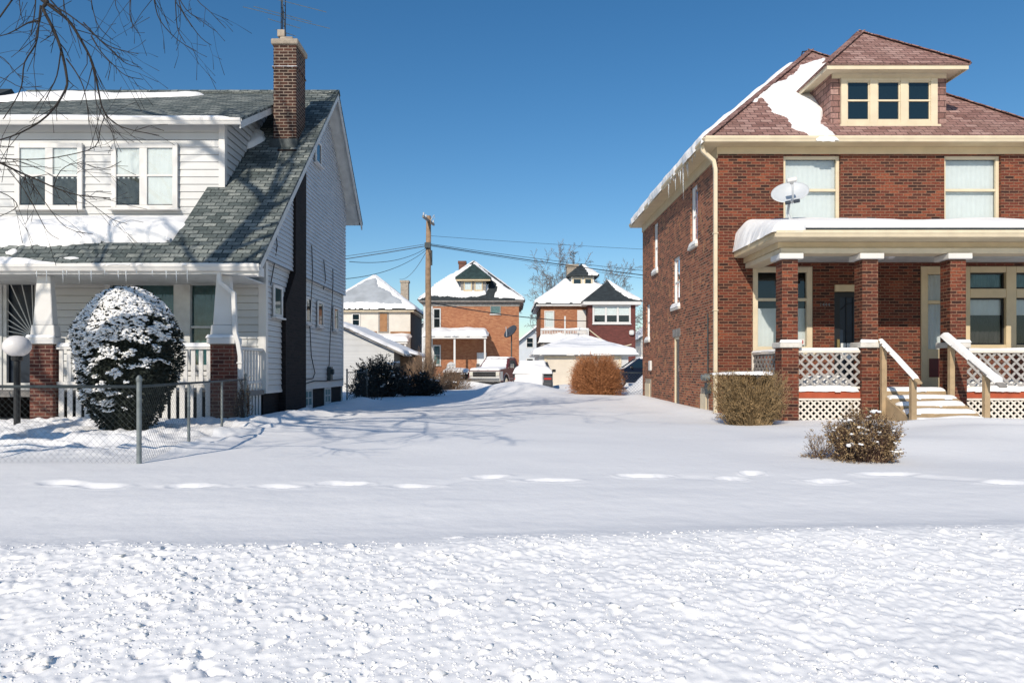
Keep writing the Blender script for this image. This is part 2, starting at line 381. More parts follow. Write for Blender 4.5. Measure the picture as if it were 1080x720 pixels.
# ---------------------------------------------------------------- building helpers
def wall_mb(mb, F, u0, u1, v0, v1, holes=(), reveal=0.14, lap=0, lapt=0.012, groove=0.008):
    us = sorted({u0, u1, *[h[0] for h in holes], *[h[1] for h in holes]})
    vs = {v0, v1, *[h[2] for h in holes], *[h[3] for h in holes]}
    bands = []
    if lap:
        k = 0
        while v0+k*lap < v1:
            vs.add(v0+k*lap); k += 1
    vs = sorted(vs)
    def inhole(u, v): return any(h[0] < u < h[1] and h[2] < v < h[3] for h in holes)
    def off(v):
        if not lap: return 0.0
        fr = ((v-v0)/lap) % 1.0
        if fr > 0.9999: fr = 0
        return lapt*(1-fr)
    for a, b in zip(vs[:-1], vs[1:]):
        if b-a < 1e-6: continue
        ob = off(a+1e-9); fb = (((b-v0)/lap) % 1.0) if lap else 0; ot = lapt*(1-(1.0 if (fb < 1e-4 or fb > .9999) else fb)) if lap else 0
        run = None
        for i in range(len(us)-1):
            mid = (us[i]+us[i+1])/2
            if inhole(mid, (a+b)/2):
                continue
            if not lap:
                mb.poly([F.p(us[i], a, ob), F.p(us[i+1], a, ob), F.p(us[i+1], b, ot), F.p(us[i], b, ot)]); continue
            g = groove if (ot == 0 and b-a > .03) else 0
            mb.poly([F.p(us[i], a, ob), F.p(us[i+1], a, ob), F.p(us[i+1], b-g, ot), F.p(us[i], b-g, ot)])
            if g:
                mb.poly([F.p(us[i], b-g, ot), F.p(us[i+1], b-g, ot), F.p(us[i+1], b-g, -.03), F.p(us[i], b-g, -.03)])
                mb.poly([F.p(us[i], b-g, -.03), F.p(us[i+1], b-g, -.03), F.p(us[i+1], b, -.03), F.p(us[i], b, -.03)])
            mb.poly([F.p(us[i], a, ob), F.p(us[i], a, -0.03), F.p(us[i+1], a, -0.03), F.p(us[i+1], a, ob)])
    for h in holes:
        a, b, c, d = h[:4]; r = -reveal
        mb.poly([F.p(a, c), F.p(b, c), F.p(b, c, r), F.p(a, c, r)]); mb.poly([F.p(a, d), F.p(b, d), F.p(b, d, r), F.p(a, d, r)])
        mb.poly([F.p(a, c), F.p(a, d), F.p(a, d, r), F.p(a, c, r)]); mb.poly([F.p(b, c), F.p(b, d), F.p(b, d, r), F.p(b, c, r)])
def gable_mb(mb, F, v0, v1, lo, hi, lap=0.115, lapt=0.012):
    v = v0
    while v < v1-1e-6:
        e = min(v+lap, v1)
        a0, a1, b0, b1 = lo(v), hi(v), lo(e), hi(e)
        if a1 > a0:
            if b1 < b0: b0 = b1 = (b0+b1)/2
            g = .007
            mb.poly([F.p(a0, v, lapt), F.p(a1, v, lapt), F.p(b1, e-g, 0), F.p(b0, e-g, 0)])
            mb.poly([F.p(b0, e-g, 0), F.p(b1, e-g, 0), F.p(b1, e-g, -.03), F.p(b0, e-g, -.03)]); mb.poly([F.p(b0, e-g, -.03), F.p(b1, e-g, -.03), F.p(b1, e, -.03), F.p(b0, e, -.03)])
            mb.poly([F.p(a0, v, lapt), F.p(a0, v, -.03), F.p(a1, v, -.03), F.p(a1, v, lapt)])
        v = e
def curtain_mb(F, u0, u1, v0, v1, w, amp=0.015, period=0.11):
    mb = MB(); n = max(4, int((u1-u0)/period*4)); b = 0
    for i in range(n+1):
        u = u0+(u1-u0)*i/n; ww = w+amp*math.sin(i*math.pi/2+0.4*math.sin(i*0.7))
        mb.v += [tuple(F.p(u, v0, ww)), tuple(F.p(u, v1, ww))]
    for i in range(n): mb.f.append((2*i, 2*i+2, 2*i+3, 2*i+1))
    return mb
def win(root, F, u0, u1, v0, v1, base=0.0, proud=0.05, cas=0.10, rails=(), muls=(), railw=0.045, fm='white', glass='dirty_window',
        curtain=None, cur=(0.0, 1.0), sill=0.05, sillm=None, name='window', room=True, label=None, cas_b=None, sill_snow=False, mulw=None):
    """casing proud of the wall (base = depth of its back), pane inside it, optional curtain behind"""
    mb = MB(); b0, b1 = base+0.003, base+proud
    cb = cas if cas_b is None else cas_b
    mb.fbox(F, u0, u0+cas, v0, v1, b0, b1); mb.fbox(F, u1-cas, u1, v0, v1, b0, b1)
    mb.fbox(F, u0+cas, u1-cas, v1-cas, v1, b0, b1-0.003); mb.fbox(F, u0+cas, u1-cas, v0, v0+cb, b0, b1-0.003)
    iu0, iu1, iv0, iv1 = u0+cas, u1-cas, v0+cb, v1-cas
    for r in rails: mb.fbox(F, iu0, iu1, r-railw/2, r+railw/2, b0, b1-0.012)
    mw = mulw or railw
    for u in muls: mb.fbox(F, u-mw/2, u+mw/2, iv0, iv1, b0, b1-0.006)
    fr = mb.build(name, M[fm], root, bevel=0.006, label=label)
    g = MB(); zg = b0+0.022
    g.poly([F.p(iu0, iv0, zg), F.p(iu1, iv0, zg), F.p(iu1, iv1, zg), F.p(iu0, iv1, zg)])
    g.build('pane', M[glass], fr)
    recessed = base < -0.05
    if curtain:
        wc = b0-0.05 if recessed else b0+0.012
        am = 0.004 if recessed else 0.003
        c = curtain_mb(F, iu0-(.05 if recessed else 0), iu1+(.05 if recessed else 0), iv0+(iv1-iv0)*cur[0], iv0+(iv1-iv0)*cur[1], wc, am)
        c.build('curtain', M[curtain], fr, smooth=True)
    if room:
        wr = b0-0.25 if recessed else b0+0.006
        e = 0.1 if recessed else 0
        q = MB(); q.poly([F.p(iu0-e, iv0-e, wr), F.p(iu1+e, iv0-e, wr), F.p(iu1+e, iv1+e, wr), F.p(iu0-e, iv1+e, wr)])
        q.build('room_panel', M['room'], fr)
    if sill:
        k = MB(); k.fbox(F, u0-0.04, u1+0.04, v0-sill, v0-0.002, base if not recessed else base, b1+0.06)
        k.build('sill', M[sillm or fm], fr, bevel=0.006)
    return fr

# ================================================================ THE GROUND: one sheet of snow
def bank_edge(x): return 4.12+0.075*x+0.22*fbm(x, x*0+3.1, 0.35, 3, 5)+0.05*fbm(x, x*0+1.1, 2.2, 2, 6)
STEPS = [(-4.0, 6.1, .30, .10, -.25), (-3.55, 5.95, .32, .07, -.1), (-2.75, 5.98, .30, .07, 0), (-1.98, 5.98, .28, .06, 0), (-1.45, 6.15, .30, .07, .05), (-.84, 6.05, .30, .07, 0), (-.15, 6.55, .22, .07, 0), (.42, 6.35, .36, .08, -.05), (1.32, 6.62, .34, .11, 0),
         (2.15, 6.45, .18, .08, 0), (2.45, 6.75, .16, .07, 0), (2.95, 6.3, .30, .07, 0), (3.75, 6.7, .4, .08, .1), (4.55, 6.2, .3, .07, 0), (5.2, 6.4, .3, .07, 0), (-4.9, 5.9, .3, .07, 0), (6.0, 6.3, .3, .07, 0), (-5.8, 5.9, .3, .07, 0)]
def ground_h(x, y):
    z = 0.05*fbm(x, y, 0.13, 3, 11)+0.032*fbm(x, y, 0.5, 3, 12)
    z = z*np.clip((y-1)/6, 0.25, 1)
    far = np.clip((y-60)/200, 0, 1); z = z*(1-far)
    be = bank_edge(x)
    d = be-y                                             # >0 on the ploughed bank
    t = np.clip(d/0.6+0.5, 0, 1); t = t*t*(3-2*t)
    bank = 0.06-0.12*np.clip(d-0.1, 0, None)
    z = z*(1-t)+t*bank
    z = z - 0.03*np.exp(-((y-be-0.6)/0.5)**2)*(1-t) + (1-t)*np.clip((9-y)/3, 0, 1)*(0.006*fbm(x*.5, y*1.3, 2.2, 3, 71)+0.0025*fbm(x, y, 7, 3, 72))     # dip behind the bank
    near = np.clip((7-y)/2, 0, 1)*t
    big = fbm(x, y, 1.1, 3, 21)*0.030
    wx = x+0.05*fbm(x, y, 3, 2, 31); wy = y+0.05*fbm(x, y, 3, 2, 32)
    med = np.abs(fbm(wx, wy, 4.0, 2, 22))*0.012
    sm = np.abs(fbm(wx, wy, 9.0, 3, 23))*0.010
    fine = np.abs(fbm(x, y, 21, 2, 24))*0.0105*(.4+1.2*vn(x*2.1, y*2.1, 61))+fbm(x, y, 42, 1, 27)*0.0026
    clod = 0.014*np.clip((fbm(x, y, 8.0, 3, 28)-0.42)/0.3, 0, 1)*(0.5+1.0*(vn(x*.6, y*.6, 29) > .45))
    dens = 0.75+0.6*fbm(x, y, 0.6, 2, 26)
    pits = -0.022*np.clip((fbm(wx, wy, 15.0, 2, 25)-0.45)/0.2, 0, 1)*np.clip(.6-.35*x, .12, 1)+clod
    z = z + near*((big+med+sm)*dens+fine+pits-0.03)
    # footprints along the buried pavement, joined by a faint drag line
    pxs = np.array(sorted(STEPS))[:, 0]; pys = np.array(sorted(STEPS))[:, 1]
    yp = np.interp(x, pxs, pys)+0.08*fbm(x, x*0, 1.2, 2, 43)
    z = z - 0.013*np.exp(-((y-yp)/0.13)**2)*np.clip(.5+1.6*fbm(x, y, 1.8, 3, 44), 0, 1)*(np.abs(x) < 6.5)
    for fx, fy, L, dp, a in STEPS:
        ca, sa = math.cos(a), math.sin(a)
        L = L*0.66; dp = dp*.52; u = (x-fx)*ca+(y-fy)*sa; v = -(x-fx)*sa+(y-fy)*ca
        r = np.sqrt((u/L)**2+(v/0.095)**2)+0.45*fbm(x, y, 7, 3, 41)
        z = z - dp*np.clip(1.25-r, 0, 1)**0.8*np.clip((1.3-r), 0, 1) + 0.008*np.exp(-((r-1.35)/0.25)**2)
    # trodden, lumpy snow in the fenced yard and along the house
    yard = np.clip((-3.6-x)/1.0, 0, 1)*np.clip((y-7.9)/0.9, 0, 1)*np.clip((14-y)/1, 0, 1)
    z = z + yard*((1-np.abs(fbm(x, y, 1.6, 3, 51)))**2*0.16+(1-np.abs(fbm(x, y, 5, 3, 52)))**2*0.05-0.07)
    side = np.exp(-((x+4.55)/0.55)**2)*np.clip((y-12.5)/1.5, 0, 1)*np.clip((24-y)/2, 0, 1)
    z = z + side*(0.10+0.14*fbm(x, y, 1.3, 4, 53))
    path = np.exp(-((x+3.7)/0.9)**2)*np.clip((y-10)/2, 0, 1)*np.clip((24-y)/3, 0, 1)
    z = z + path*0.05*fbm(x, y, 2.2, 4, 54)
    # drifts
    z = z + 0.12*np.exp(-((x-4.6)/0.5)**2)*np.clip((y-14.5)/2, 0, 1)*np.clip((26-y)/2, 0, 1)
    z = z + 0.16*np.exp(-(((x-7.6)/1.5)**2+((y-10.4)/0.9)**2)) + 0.10*np.exp(-(((x-5.6)/1.6)**2+((y-9.2)/0.8)**2))
    z = z + 0.14*np.exp(-(((x-8.5)/2.2)**2+((y-11.9)/0.5)**2))
    z = z + 0.36*np.exp(-(((x-1.1)/1.3)**2+((y-29.0)/1.8)**2)) + 0.30*np.exp(-(((x+0.3)/1.1)**2+((y-30)/2.2)**2)) - 0.10*np.exp(-(((x+1.6)/1.3)**2+((y-24)/5.)**2))
    z = z + 1.15*np.exp(-(((x-6.55)/0.85)**2+((y-30.)/1.6)**2)) + 0.25*np.exp(-(((x-3.0)/1.0)**2+((y-33)/1.4)**2))
    z = z + 0.35*np.exp(-(((x+2.0)/2.0)**2+((y-39.6)/0.9)**2))
    # rear of the lot, gentle rise
    z = z + 0.12*np.clip((y-18)/14, 0, 1)*np.exp(-((x-1)/4)**2)
    return z
def gspace(a, b, n, g=1.0):
    t = np.linspace(0, 1, n); return a+(b-a)*t**g
xs = np.concatenate([-np.geomspace(12, 700, 34)[::-1], np.arange(-11.9, -3.3, 0.05), np.arange(-3.3, 3.5, 0.0105), np.arange(3.5, 12, 0.05), np.geomspace(12.05, 700, 34)])
ys = np.concatenate([-np.geomspace(3, 500, 20)[::-1], np.arange(-2.6, 2.3, 0.25), np.arange(2.3, 4.9, 0.0105), np.arange(4.9, 9.2, 0.03), np.arange(9.2, 17, 0.055), np.arange(17, 42, 0.16), np.geomspace(42.2, 1500, 44)])
GX, GY = np.meshgrid(xs, ys)
GZ = ground_h(GX, GY)
nx, ny = len(xs), len(ys)
gi = np.arange(nx*ny).reshape(ny, nx)
gq = np.stack([gi[:-1, :-1], gi[:-1, 1:], gi[1:, 1:], gi[1:, :-1]], -1).reshape(-1, 4)
ground = fast_mesh('ground', np.stack([GX, GY, GZ], -1).reshape(-1, 3), gq, M['snow_ground'])
tag(ground, kind='structure')
def gh(x, y): return float(ground_h(np.array([float(x)]), np.array([float(y)]))[0])

# ================================================================ THE RED BRICK HOUSE (right)
HX0, HX1, HY0, HY1 = 4.98, 12.8, 16.0, 24.76
house = thing('brick_house', 'two storey red brick house with red hipped roof, dormer and white lattice front porch', 'house', (8.9, 16, 0))
FF = Fr((0, HY0, 0), (1, 0, 0), (0, -1, 0))          # front
FS = Fr((HX0, 0, 0), (0, 1, 0), (-1, 0, 0))          # left side
ZE = 6.25
f_holes = [(6.52, 7.86, 4.25, 6.06), (10.29, 11.62, 4.25, 6.06), (5.80, 7.21, 1.45, 3.45), (7.71, 8.66, 0.6, 3.02), (9.73, 10.62, 0.6, 3.45), (10.62, 12.66, 1.50, 3.45)]
mb = MB(); wall_mb(mb, FF, HX0, HX1, -.4, ZE-.01, f_holes, 0.16); mb.build('wall', M['brick'], house)
s_holes = [(17.72, 18.36, 4.32, 5.9), (22.3, 22.95, 4.28, 5.9), (19.5, 20.3, 2.86, 4.33), (23.55, 24.15, 2.08, 3.32), (19.55, 20.2, 0.02, 2.0)]
mb = MB(); wall_mb(mb, FS, HY0, HY1, -.4, ZE-.01, s_holes, 0.14); mb.build('wall', M['brick_side'], house)
mb = MB(); FB = Fr((0, HY1, 0), (1, 0, 0), (0, 1, 0)); wall_mb(mb, FB, HX0, HX1, -.4, ZE-.01)
FR = Fr((HX1, 0, 0), (0, 1, 0), (1, 0, 0)); wall_mb(mb, FR, HY0, HY1, -.4, ZE-.01); mb.build('wall', M['brick_side'], house)
# eaves
XE0, XE1, YE0, YE1 = 4.63, 13.15, 15.65, 25.11
mb = MB(); mb.box(XE0, XE1, YE0, YE1, 6.245, 6.285); mb.build('soffit', M['cream'], house)
mb = MB(); mb.box(HX0-.03, HX1+.03, HY0-.03, HY0-.002, 6.08, 6.243); mb.box(HX0-.03, HX0-.002, HY0, HY1, 6.0, 6.243); mb.build('frieze', M['cream'], house)
def gutter_prof(mb, p, q, out, h=0.125, d=0.085):
    p = Vector(p); q = Vector(q); out = Vector(out); Z = Vector((0, 0, 1))
    prof = [(0, 0), (d*.6, 0), (d*.85, h*.45), (d, h*.55), (d, h), (d-.012, h), (d-.012, h*.6), (d*.55, .015), (0.012, .015), (0.012, h), (0, h)]
    n = len(prof); b = len(mb.v)
    for e in (p, q):
        for o_, z_ in prof: mb.v.append(tuple(e+out*o_+Z*z_))
    for i in range(n):
        j = (i+1) % n; mb.f.append((b+i, b+j, b+n+j, b+n+i))
    mb.f.append(tuple(range(b, b+n))); mb.f.append(tuple(range(b+2*n-1, b+n-1, -1)))
mb = MB(); gutter_prof(mb, (XE0-.06, YE0, 6.245), (XE1+.06, YE0, 6.245), (0, -1, 0)); mb.build('gutter', M['creamlight'], house)
mb = MB(); gutter_prof(mb, (XE0, YE0+.002, 6.245), (XE0, YE1, 6.245), (-1, 0, 0)); mb.build('gutter', M['cream'], house)
SR = 0.929; ZR = 6.37
ax, ay0, ay1, az = 8.89, YE0+4.26, YE1-4.26, ZR+SR*4.26
c00, c10, c11, c01 = Vector((XE0, YE0, ZR)), Vector((XE1, YE0, ZR)), Vector((XE1, YE1, ZR)), Vector((XE0, YE1, ZR))
A, B = Vector((ax, ay0, az)), Vector((ax, ay1, az))
mb = MB()
for f in ((c00, c10, A), (c10, c11, B, A), (c11, c01, B), (c01, c00, A, B)): mb.poly(f)
low = [v-Vector((0, 0, .08)) for v in (c00, c10, c11, c01)]
top = [c00, c10, c11, c01]
for i in range(4):
    j = (i+1) % 4; mb.poly([low[i], low[j], top[j], top[i]])
mb.poly(low[::-1])
roof = mb.build('roof', M['shingle_red'], house)
mb = MB()   # hip caps
for p, q in ((c00, A), (c10, A), (A, B)):
    n_ = 26; dd = (q-p)/n_
    for i in range(n_):
        s0 = p+dd*i+Vector((0, 0, .012)); mb.bar(s0+Vector((0, 0, .006*(i % 2))), s0+dd*1.12+Vector((0, 0, .006*(i % 2))), .2, .02)
mb.build('ridge_cap', M['shingle_red'], roof)
# black vent bracket behind the ridge
mb = MB(); mb.tube([(8.48, 19.75, 9.80), (8.66, 19.9, 10.30), (8.84, 19.95, 10.34), (8.95, 20.1, 10.2)], 0.018, 5); mb.build('cable_bracket', M['black'], roof)
# snow on the roof: patch on the front slope, thick sheet on the left slope
def front_uv(px, py):
    Y = (ZR-SR*YE0-CZ)/((390-py)/FP-SR); return ((px-533)/FP*Y, (Y-YE0)*math.hypot(1, SR))
nn = math.hypot(1, SR)
pts = [front_uv(*p) for p in ((784, 116), (803, 103), (817, 119), (830, 124), (841, 137), (864, 147.5), (886, 148.5), (880, 140), (866, 130), (869, 100), (872, 60), (846, 70), (838, 80), (816, 89), (800, 99))]
snow_patch('roof_snow', (0, YE0, ZR), (1, 0, 0), (0, 1/nn, SR/nn), (0, -SR/nn, 1/nn), pts, 0.09, roof, wdt=0.45, res=0.04, jag=0.13, seed=3)
L_ = 9.46
snow_patch('roof_snow', (XE0, YE0, ZR), (0, 1, 0), (1/nn, 0, SR/nn), (-SR/nn, 0, 1/nn), [(0.12, -.1), (9.2, -.1), (6.0, 3.6), (4.6, 5.2), (4.0, 5.1), (2.8, 3.3), (1.4, 1.55)], 0.17, roof, wdt=0.18, res=0.07, jag=0.12, seed=5)
# dormer
DX0, DX1, DY = 7.72, 10.46, 16.2
dz = 8.08
dorm = MB(); FD = Fr((0, DY, 0), (1, 0, 0), (0, -1, 0))
dorm.poly([FD.p(DX0, 6.6), FD.p(DX1, 6.6), FD.p(DX1, dz), FD.p(DX0, dz)])
yb = YE0+(dz-ZR)/SR
for X in (DX0, DX1): dorm.poly([(X, DY, 6.6), (X, DY, dz), (X, yb, dz)])
dormer = dorm.build('dormer', M['shingle_red'], house)
ex0, ex1, ey = 7.42, 10.76, 15.78
ze = 8.13; hw = (ex1-ex0)/2; SD = 0.915
apx = Vector(((ex0+ex1)/2, ey+hw, ze+SD*hw)); yr = YE0+(apx.z-ZR)/SR+.05; ybk = YE0+(ze-ZR)/SR
mb = MB(); a_, b_ = Vector((ex0, ey, ze)), Vector((ex1, ey, ze)); c_, d_ = Vector((ex1, ybk+.02, ze)), Vector((ex0, ybk+.02, ze)); r_ = Vector((apx.x, yr, apx.z))
mb.poly([a_, b_, apx]); mb.poly([b_, c_, r_, apx]); mb.poly([d_, a_, apx, r_])
dn = Vector((0, 0, -.045)); mb.poly([a_+dn, b_+dn, c_+dn, d_+dn])
mb.poly([a_+dn, b_+dn, b_, a_]); mb.poly([b_+dn, c_+dn, c_, b_]); mb.poly([d_+dn, a_+dn, a_, d_])
mb.build('dormer_roof', M['shingle_red'], dormer)
mb = MB()
for p, q in ((a_, apx), (b_, apx), (apx, r_)):
    dd = (q-p)/12
    for i in range(12): s0 = p+dd*i+Vector((0, 0, .012+.006*(i % 2))); mb.bar(s0, s0+dd*1.12, .2, .02)
mb.build('ridge_cap', M['shingle_red'], dormer)
mb = MB(); mb.box(ex0+.05, ex1-.05, ey+.05, ybk-.05, 8.04, 8.083); mb.box(ex0+.03, ex1-.03, ey+.03, ey+.05, 7.99, 8.084); mb.box(ex0+.03, ex0+.05, ey+.05, ybk-.1, 7.99, 8.084); mb.box(ex1-.05, ex1-.03, ey+.05, ybk-.1, 7.99, 8.084)
mb.box(DX0+.02, DX1-.02, DY-.05, DY-.002, 7.93, 8.039); mb.build('dormer_eave', M['creamlight'], dormer)
mb = MB()
xt0, xt1 = 7.94, 10.22; zt0, zt1 = 6.82, 7.93; zs0, zs1 = 6.93, 7.86
px_ = [(8.08, 8.62), (8.80, 9.34), (9.52, 10.06)]
edges = [xt0, 8.08, 8.62, 8.80, 9.34, 9.52, 10.06, xt1]
for i in range(0, 8, 2): mb.fbox(FD, edges[i], edges[i+1], zt0, zt1, .003, .07)
for a, b in px_:
    mb.fbox(FD, a, b, zt0, zs0, .003, .067); mb.fbox(FD, a, b, zs1, zt1, .003, .067)
mb.fbox(FD, xt0-.05, xt1+.05, zt0-.06, zt0-.002, .003, .12)
dw = mb.build('dormer_window_frame', M['creamlight'], dormer, bevel=.006)
for i, (a, b) in enumerate(px_):
    q = MB(); q.poly([FD.p(a, zs0, .015), FD.p(b, zs0, .015), FD.p(b, zs1, .015), FD.p(a, zs1, .015)]); q.build('window', M['glass_dark'], dormer)
    q = MB(); q.fbox(FD, a, b, 7.38, 7.42, .016, .05); q.fbox(FD, a, a+.03, zs0, zs1, .016, .04); q.fbox(FD, b-.03, b, zs0, zs1, .016, .04); q.fbox(FD, a+.03, b-.03, zs1-.03, zs1, .016, .04); q.fbox(FD, a+.03, b-.03, zs0, zs0+.03, .016, .04); q.build('window_sash', M['creamlight'], dormer)
# upstairs front windows
for (a, b) in ((6.52, 7.86), (10.29, 11.62)):
    win(house, FF, a, b, 4.25, 6.06, base=-.14, proud=.07, cas=.075, rails=(5.26,), railw=.06, fm='creamlight', curtain='curtain', sill=0.06)
# side windows: white, deep reveals, snow on the sills
for k, h in enumerate(s_holes[:4]):
    wv = win(house, FS, h[0], h[1], h[2], h[3], base=-.11, proud=.06, cas=.07, rails=((h[2]+h[3])/2,), fm='white', curtain='curtain', sill=0.0)
    mb = MB(); mb.fbox(FS, h[0]-.06, h[1]+.06, h[2]-.09, h[2]-.002, -.1, .07); mb.build('sill', M['stone'], wv, bevel=.01)
    u0, u1 = h[0]-.04, h[1]+.04
    ob = snow_patch('sill_snow', (HX0, 0, h[2]), (0, 1, 0), (-1, 0, 0), (0, 0, 1), [(u0, -.08), (u1, -.08), (u1, .06), (u0, .06)], .13, wv, wdt=.09, res=.02, jag=.01, seed=60+k)
# side door
mb = MB(); h = s_holes[4]
mb.fbox(FS, h[0], h[0]+.08, h[2], h[3], -.10, -.02); mb.fbox(FS, h[1]-.08, h[1], h[2], h[3], -.10, -.02); mb.fbox(FS, h[0]+.08, h[1]-.08, h[3]-.08, h[3], -.10, -.025)
dr = mb.build('door', M['creamlight'], house, bevel=.006, label='narrow dark side door with wooden lintel')
mb = MB(); mb.fbox(FS, h[0]+.08, h[1]-.08, h[2], h[3]-.08, -.095, -.06); mb.build('door_leaf', M['door_dark'], dr)
mb = MB(); mb.fbox(FS, h[0]+.12, h[0]+.2, 1.0, 1.15, -.06, -.03); mb.build('handle', M['chrome'], dr)
mb = MB(); mb.fbox(FS, h[0]-.12, h[1]+.1, h[3]-.01, h[3]+.22, -.05, .012); mb.build('lintel', M['wood_grey'], dr, bevel=.01)
# basement openings, meter, vent, downspout on the side
for (a, b, t) in ((16.7, 17.35, .58), (23.3, 24.2, .72)):
    mb = MB(); mb.fbox(FS, a, b, -.2, t, .002, .02); o_ = mb.build('basement_window', M['cement'], house)
    mb = MB(); mb.fbox(FS, a+.1, b-.06, -.2, t-.15, .022, .05); mb.build('board', M['creamlight'], o_, bevel=.006)
mb = MB(); mb.lathe([(0, 0), (.09, 0), (.09, .1), (.075, .12), (.075, .19), (0, .2)], (HX0-.02, 16.62, .85), 14, 'X')
for i in range(len(mb.v)): mb.v[i] = (2*(HX0-.02)-mb.v[i][0], mb.v[i][1], mb.v[i][2])
mt = mb.build('electric_meter', M['metal'], house, smooth=False)
mb = MB(); mb.fbox(FS, 16.5, 16.74, .45, .72, .003, .1); mb.tube([(HX0-.05, 16.62, .95), (HX0-.05, 16.62, 2.4)], .02, 6); mb.build('meter_box', M['metal_dark'], mt, bevel=.008)
mb = MB(); mb.fbox(FS, 23.1, 23.4, 1.0, 1.35, .003, .09); v_ = mb.build('vent_hood', M['white'], house, bevel=.05, bseg=3)
def downspout(name, pts, r, m, parent, straps=()):
    mb = MB(); pts = [Vector(p) for p in pts]
    for a, b in zip(pts[:-1], pts[1:]): mb.bar(a-(b-a).normalized()*r*.3, b+(b-a).normalized()*r*.3, 2*r, 2*r, (0, 1, 0.01))
    for z in straps: mb.box(pts[-1].x-r*1.4, pts[-1].x+r*1.4, pts[-1].y-r*1.4, pts[-1].y+r*1.4, z, z+.03)
    return mb.build(name, M[m], parent, bevel=.008)
downspout('downspout', [(4.58, 15.9, 6.24), (4.6, 15.9, 6.12), (4.86, 15.93, 5.9), (4.9, 15.93, 5.7), (4.9, 15.93, -.1)], .042, 'creamlight', house, (4.2, 2.4, .9))
for k in range(11):     # icicles under the left gutter
    random.seed(200+k); yy = 16.6+k*.26+random.uniform(-.1, .1); ln = random.choice((.06, .1, .15, .2, .3, .42))
    if k == 4: ln = .85
    mb = MB(); mb.tube([(XE0-.04, yy, 6.26), (XE0-.04, yy+.01, 6.26-ln*.4), (XE0-.035, yy, 6.26-ln)], [.02, .012, .002], 6); mb.build('icicle', M['ice'], house, smooth=True)

# downstairs front: window, doors
w1 = win(house, FF, 5.80, 7.21, 1.45, 3.45, base=-.12, proud=.10, cas=.13, rails=(2.68,), railw=.07, fm='creamlight', glass='dirty_window', curtain='curtain', cur=(0, .52), sill=.06)
mb = MB(); mb.fbox(FF, 6.92, 7.05, 1.62, 1.76, -.095, -.09); mb.build('sticker', M['white'], w1)
mb = MB(); mb.fbox(FF, 6.945, 7.02, 1.65, 1.72, -.0895, -.086); mb.build('sticker_emblem', M['red_lens'], w1)
mb = MB(); mb.fbox(FF, 7.71, 8.66, 2.86, 3.02, -.02, .05); 
dr = mb.build('door', M['cream'], house, bevel=.006, label='dark blue front door under cream lintel')
mb = MB(); mb.fbox(FF, 7.712, 8.658, .6, 2.858, -.13, -.09); mb.build('door_leaf', M['door_dark'], dr)
mb = MB(); mb.fbox(FF, 7.72, 7.87, .6, 2.855, -.088, -.06); mb.fbox(FF, 8.5, 8.6, .6, 2.86, -.088, -.06); mb.fbox(FF, 7.87, 8.5, 2.74, 2.86, -.088, -.06); mb.fbox(FF, 7.87, 8.5, .6, .78, -.088, -.06)
for u in (8.02, 8.18, 8.34): mb.fbox(FF, u, u+.014, .78, 2.74, -.085, -.07)
mb.tube([FF.p(7.9, 2.45, -.07), FF.p(8.05, 2.58, -.07), FF.p(8.3, 2.62, -.07)], .008, 5)
mb.build('security_grille', M['black'], dr)
mb = MB(); mb.fbox(FF, 7.79, 7.85, 1.50, 1.75, -.06, -.02); mb.lathe([(0, 0), (.04, 0), (.045, .03), (0, .06)], FF.p(7.82, 1.78, -.07), 10, 'Y'); mb.build('handle', M['brass'], dr, bevel=.005)
mb = MB(); mb.fbox(FF, 7.90, 8.14, 1.28, 1.66, -.088, -.075); mb.build('door_notice', M['curtain'], dr)
# address number: four small metal figures
fc = bpy.data.curves.new('house_number', 'FONT'); fc.body = '1444'; fc.size = .11; fc.extrude = .004; fc.space_character = 1.15
to = bpy.data.objects.new('tmp', fc); C.objects.link(to); bpy.context.view_layer.update()
tm = bpy.data.meshes.new_from_object(to.evaluated_get(bpy.context.evaluated_depsgraph_get())); bpy.data.objects.remove(to); bpy.data.curves.remove(fc)
tm.transform(Matrix.Translation((7.36, HY0-.012, 2.52)) @ Matrix.Rotation(R(90), 4, 'X')); tm.transform(Matrix.Translation(-house.location)); tm.materials.append(M['metal'])
to = bpy.data.objects.new('house_number', tm); C.objects.link(to); to.parent = house
# second door and the right hand window group
mb = MB(); mb.fbox(FF, 9.73, 9.86, .6, 3.45, -.12, .03); mb.fbox(FF, 10.49, 10.62, .6, 3.45, -.12, .03); mb.fbox(FF, 9.86, 10.49, 3.27, 3.45, -.12, .027)
mb.fbox(FF, 9.86, 10.49, .6, 1.52, -.11, -.03); mb.fbox(FF, 9.86, 9.93, 1.52, 3.27, -.11, -.03); mb.fbox(FF, 10.42, 10.49, 1.52, 3.27, -.11, -.03); mb.fbox(FF, 9.93, 10.42, 2.58, 2.66, -.11, -.035)
d2 = mb.build('door', M['cream'], house, bevel=.006, label='cream door with tall pane and dark red lower panel')
q = MB(); q.poly([FF.p(9.93, 1.52, -.08), FF.p(10.42, 1.52, -.08), FF.p(10.42, 3.27, -.08), FF.p(9.93, 3.27, -.08)]); q.build('pane', M['dirty_window'], d2)
curtain_mb(FF, 9.9, 10.45, 1.5, 3.27, -.14).build('curtain', M['curtain'], d2, smooth=True)
mb = MB(); mb.fbox(FF, 9.95, 10.40, .86, 1.30, -.029, -.02); mb.build('kick_panel', M['maroon_panel'], d2)
mb = MB()
for a, b in ((10.625, 10.88), (11.72, 11.96), (12.56, 12.655)): mb.fbox(FF, a, b, 1.5, 3.45, -.12, .03)
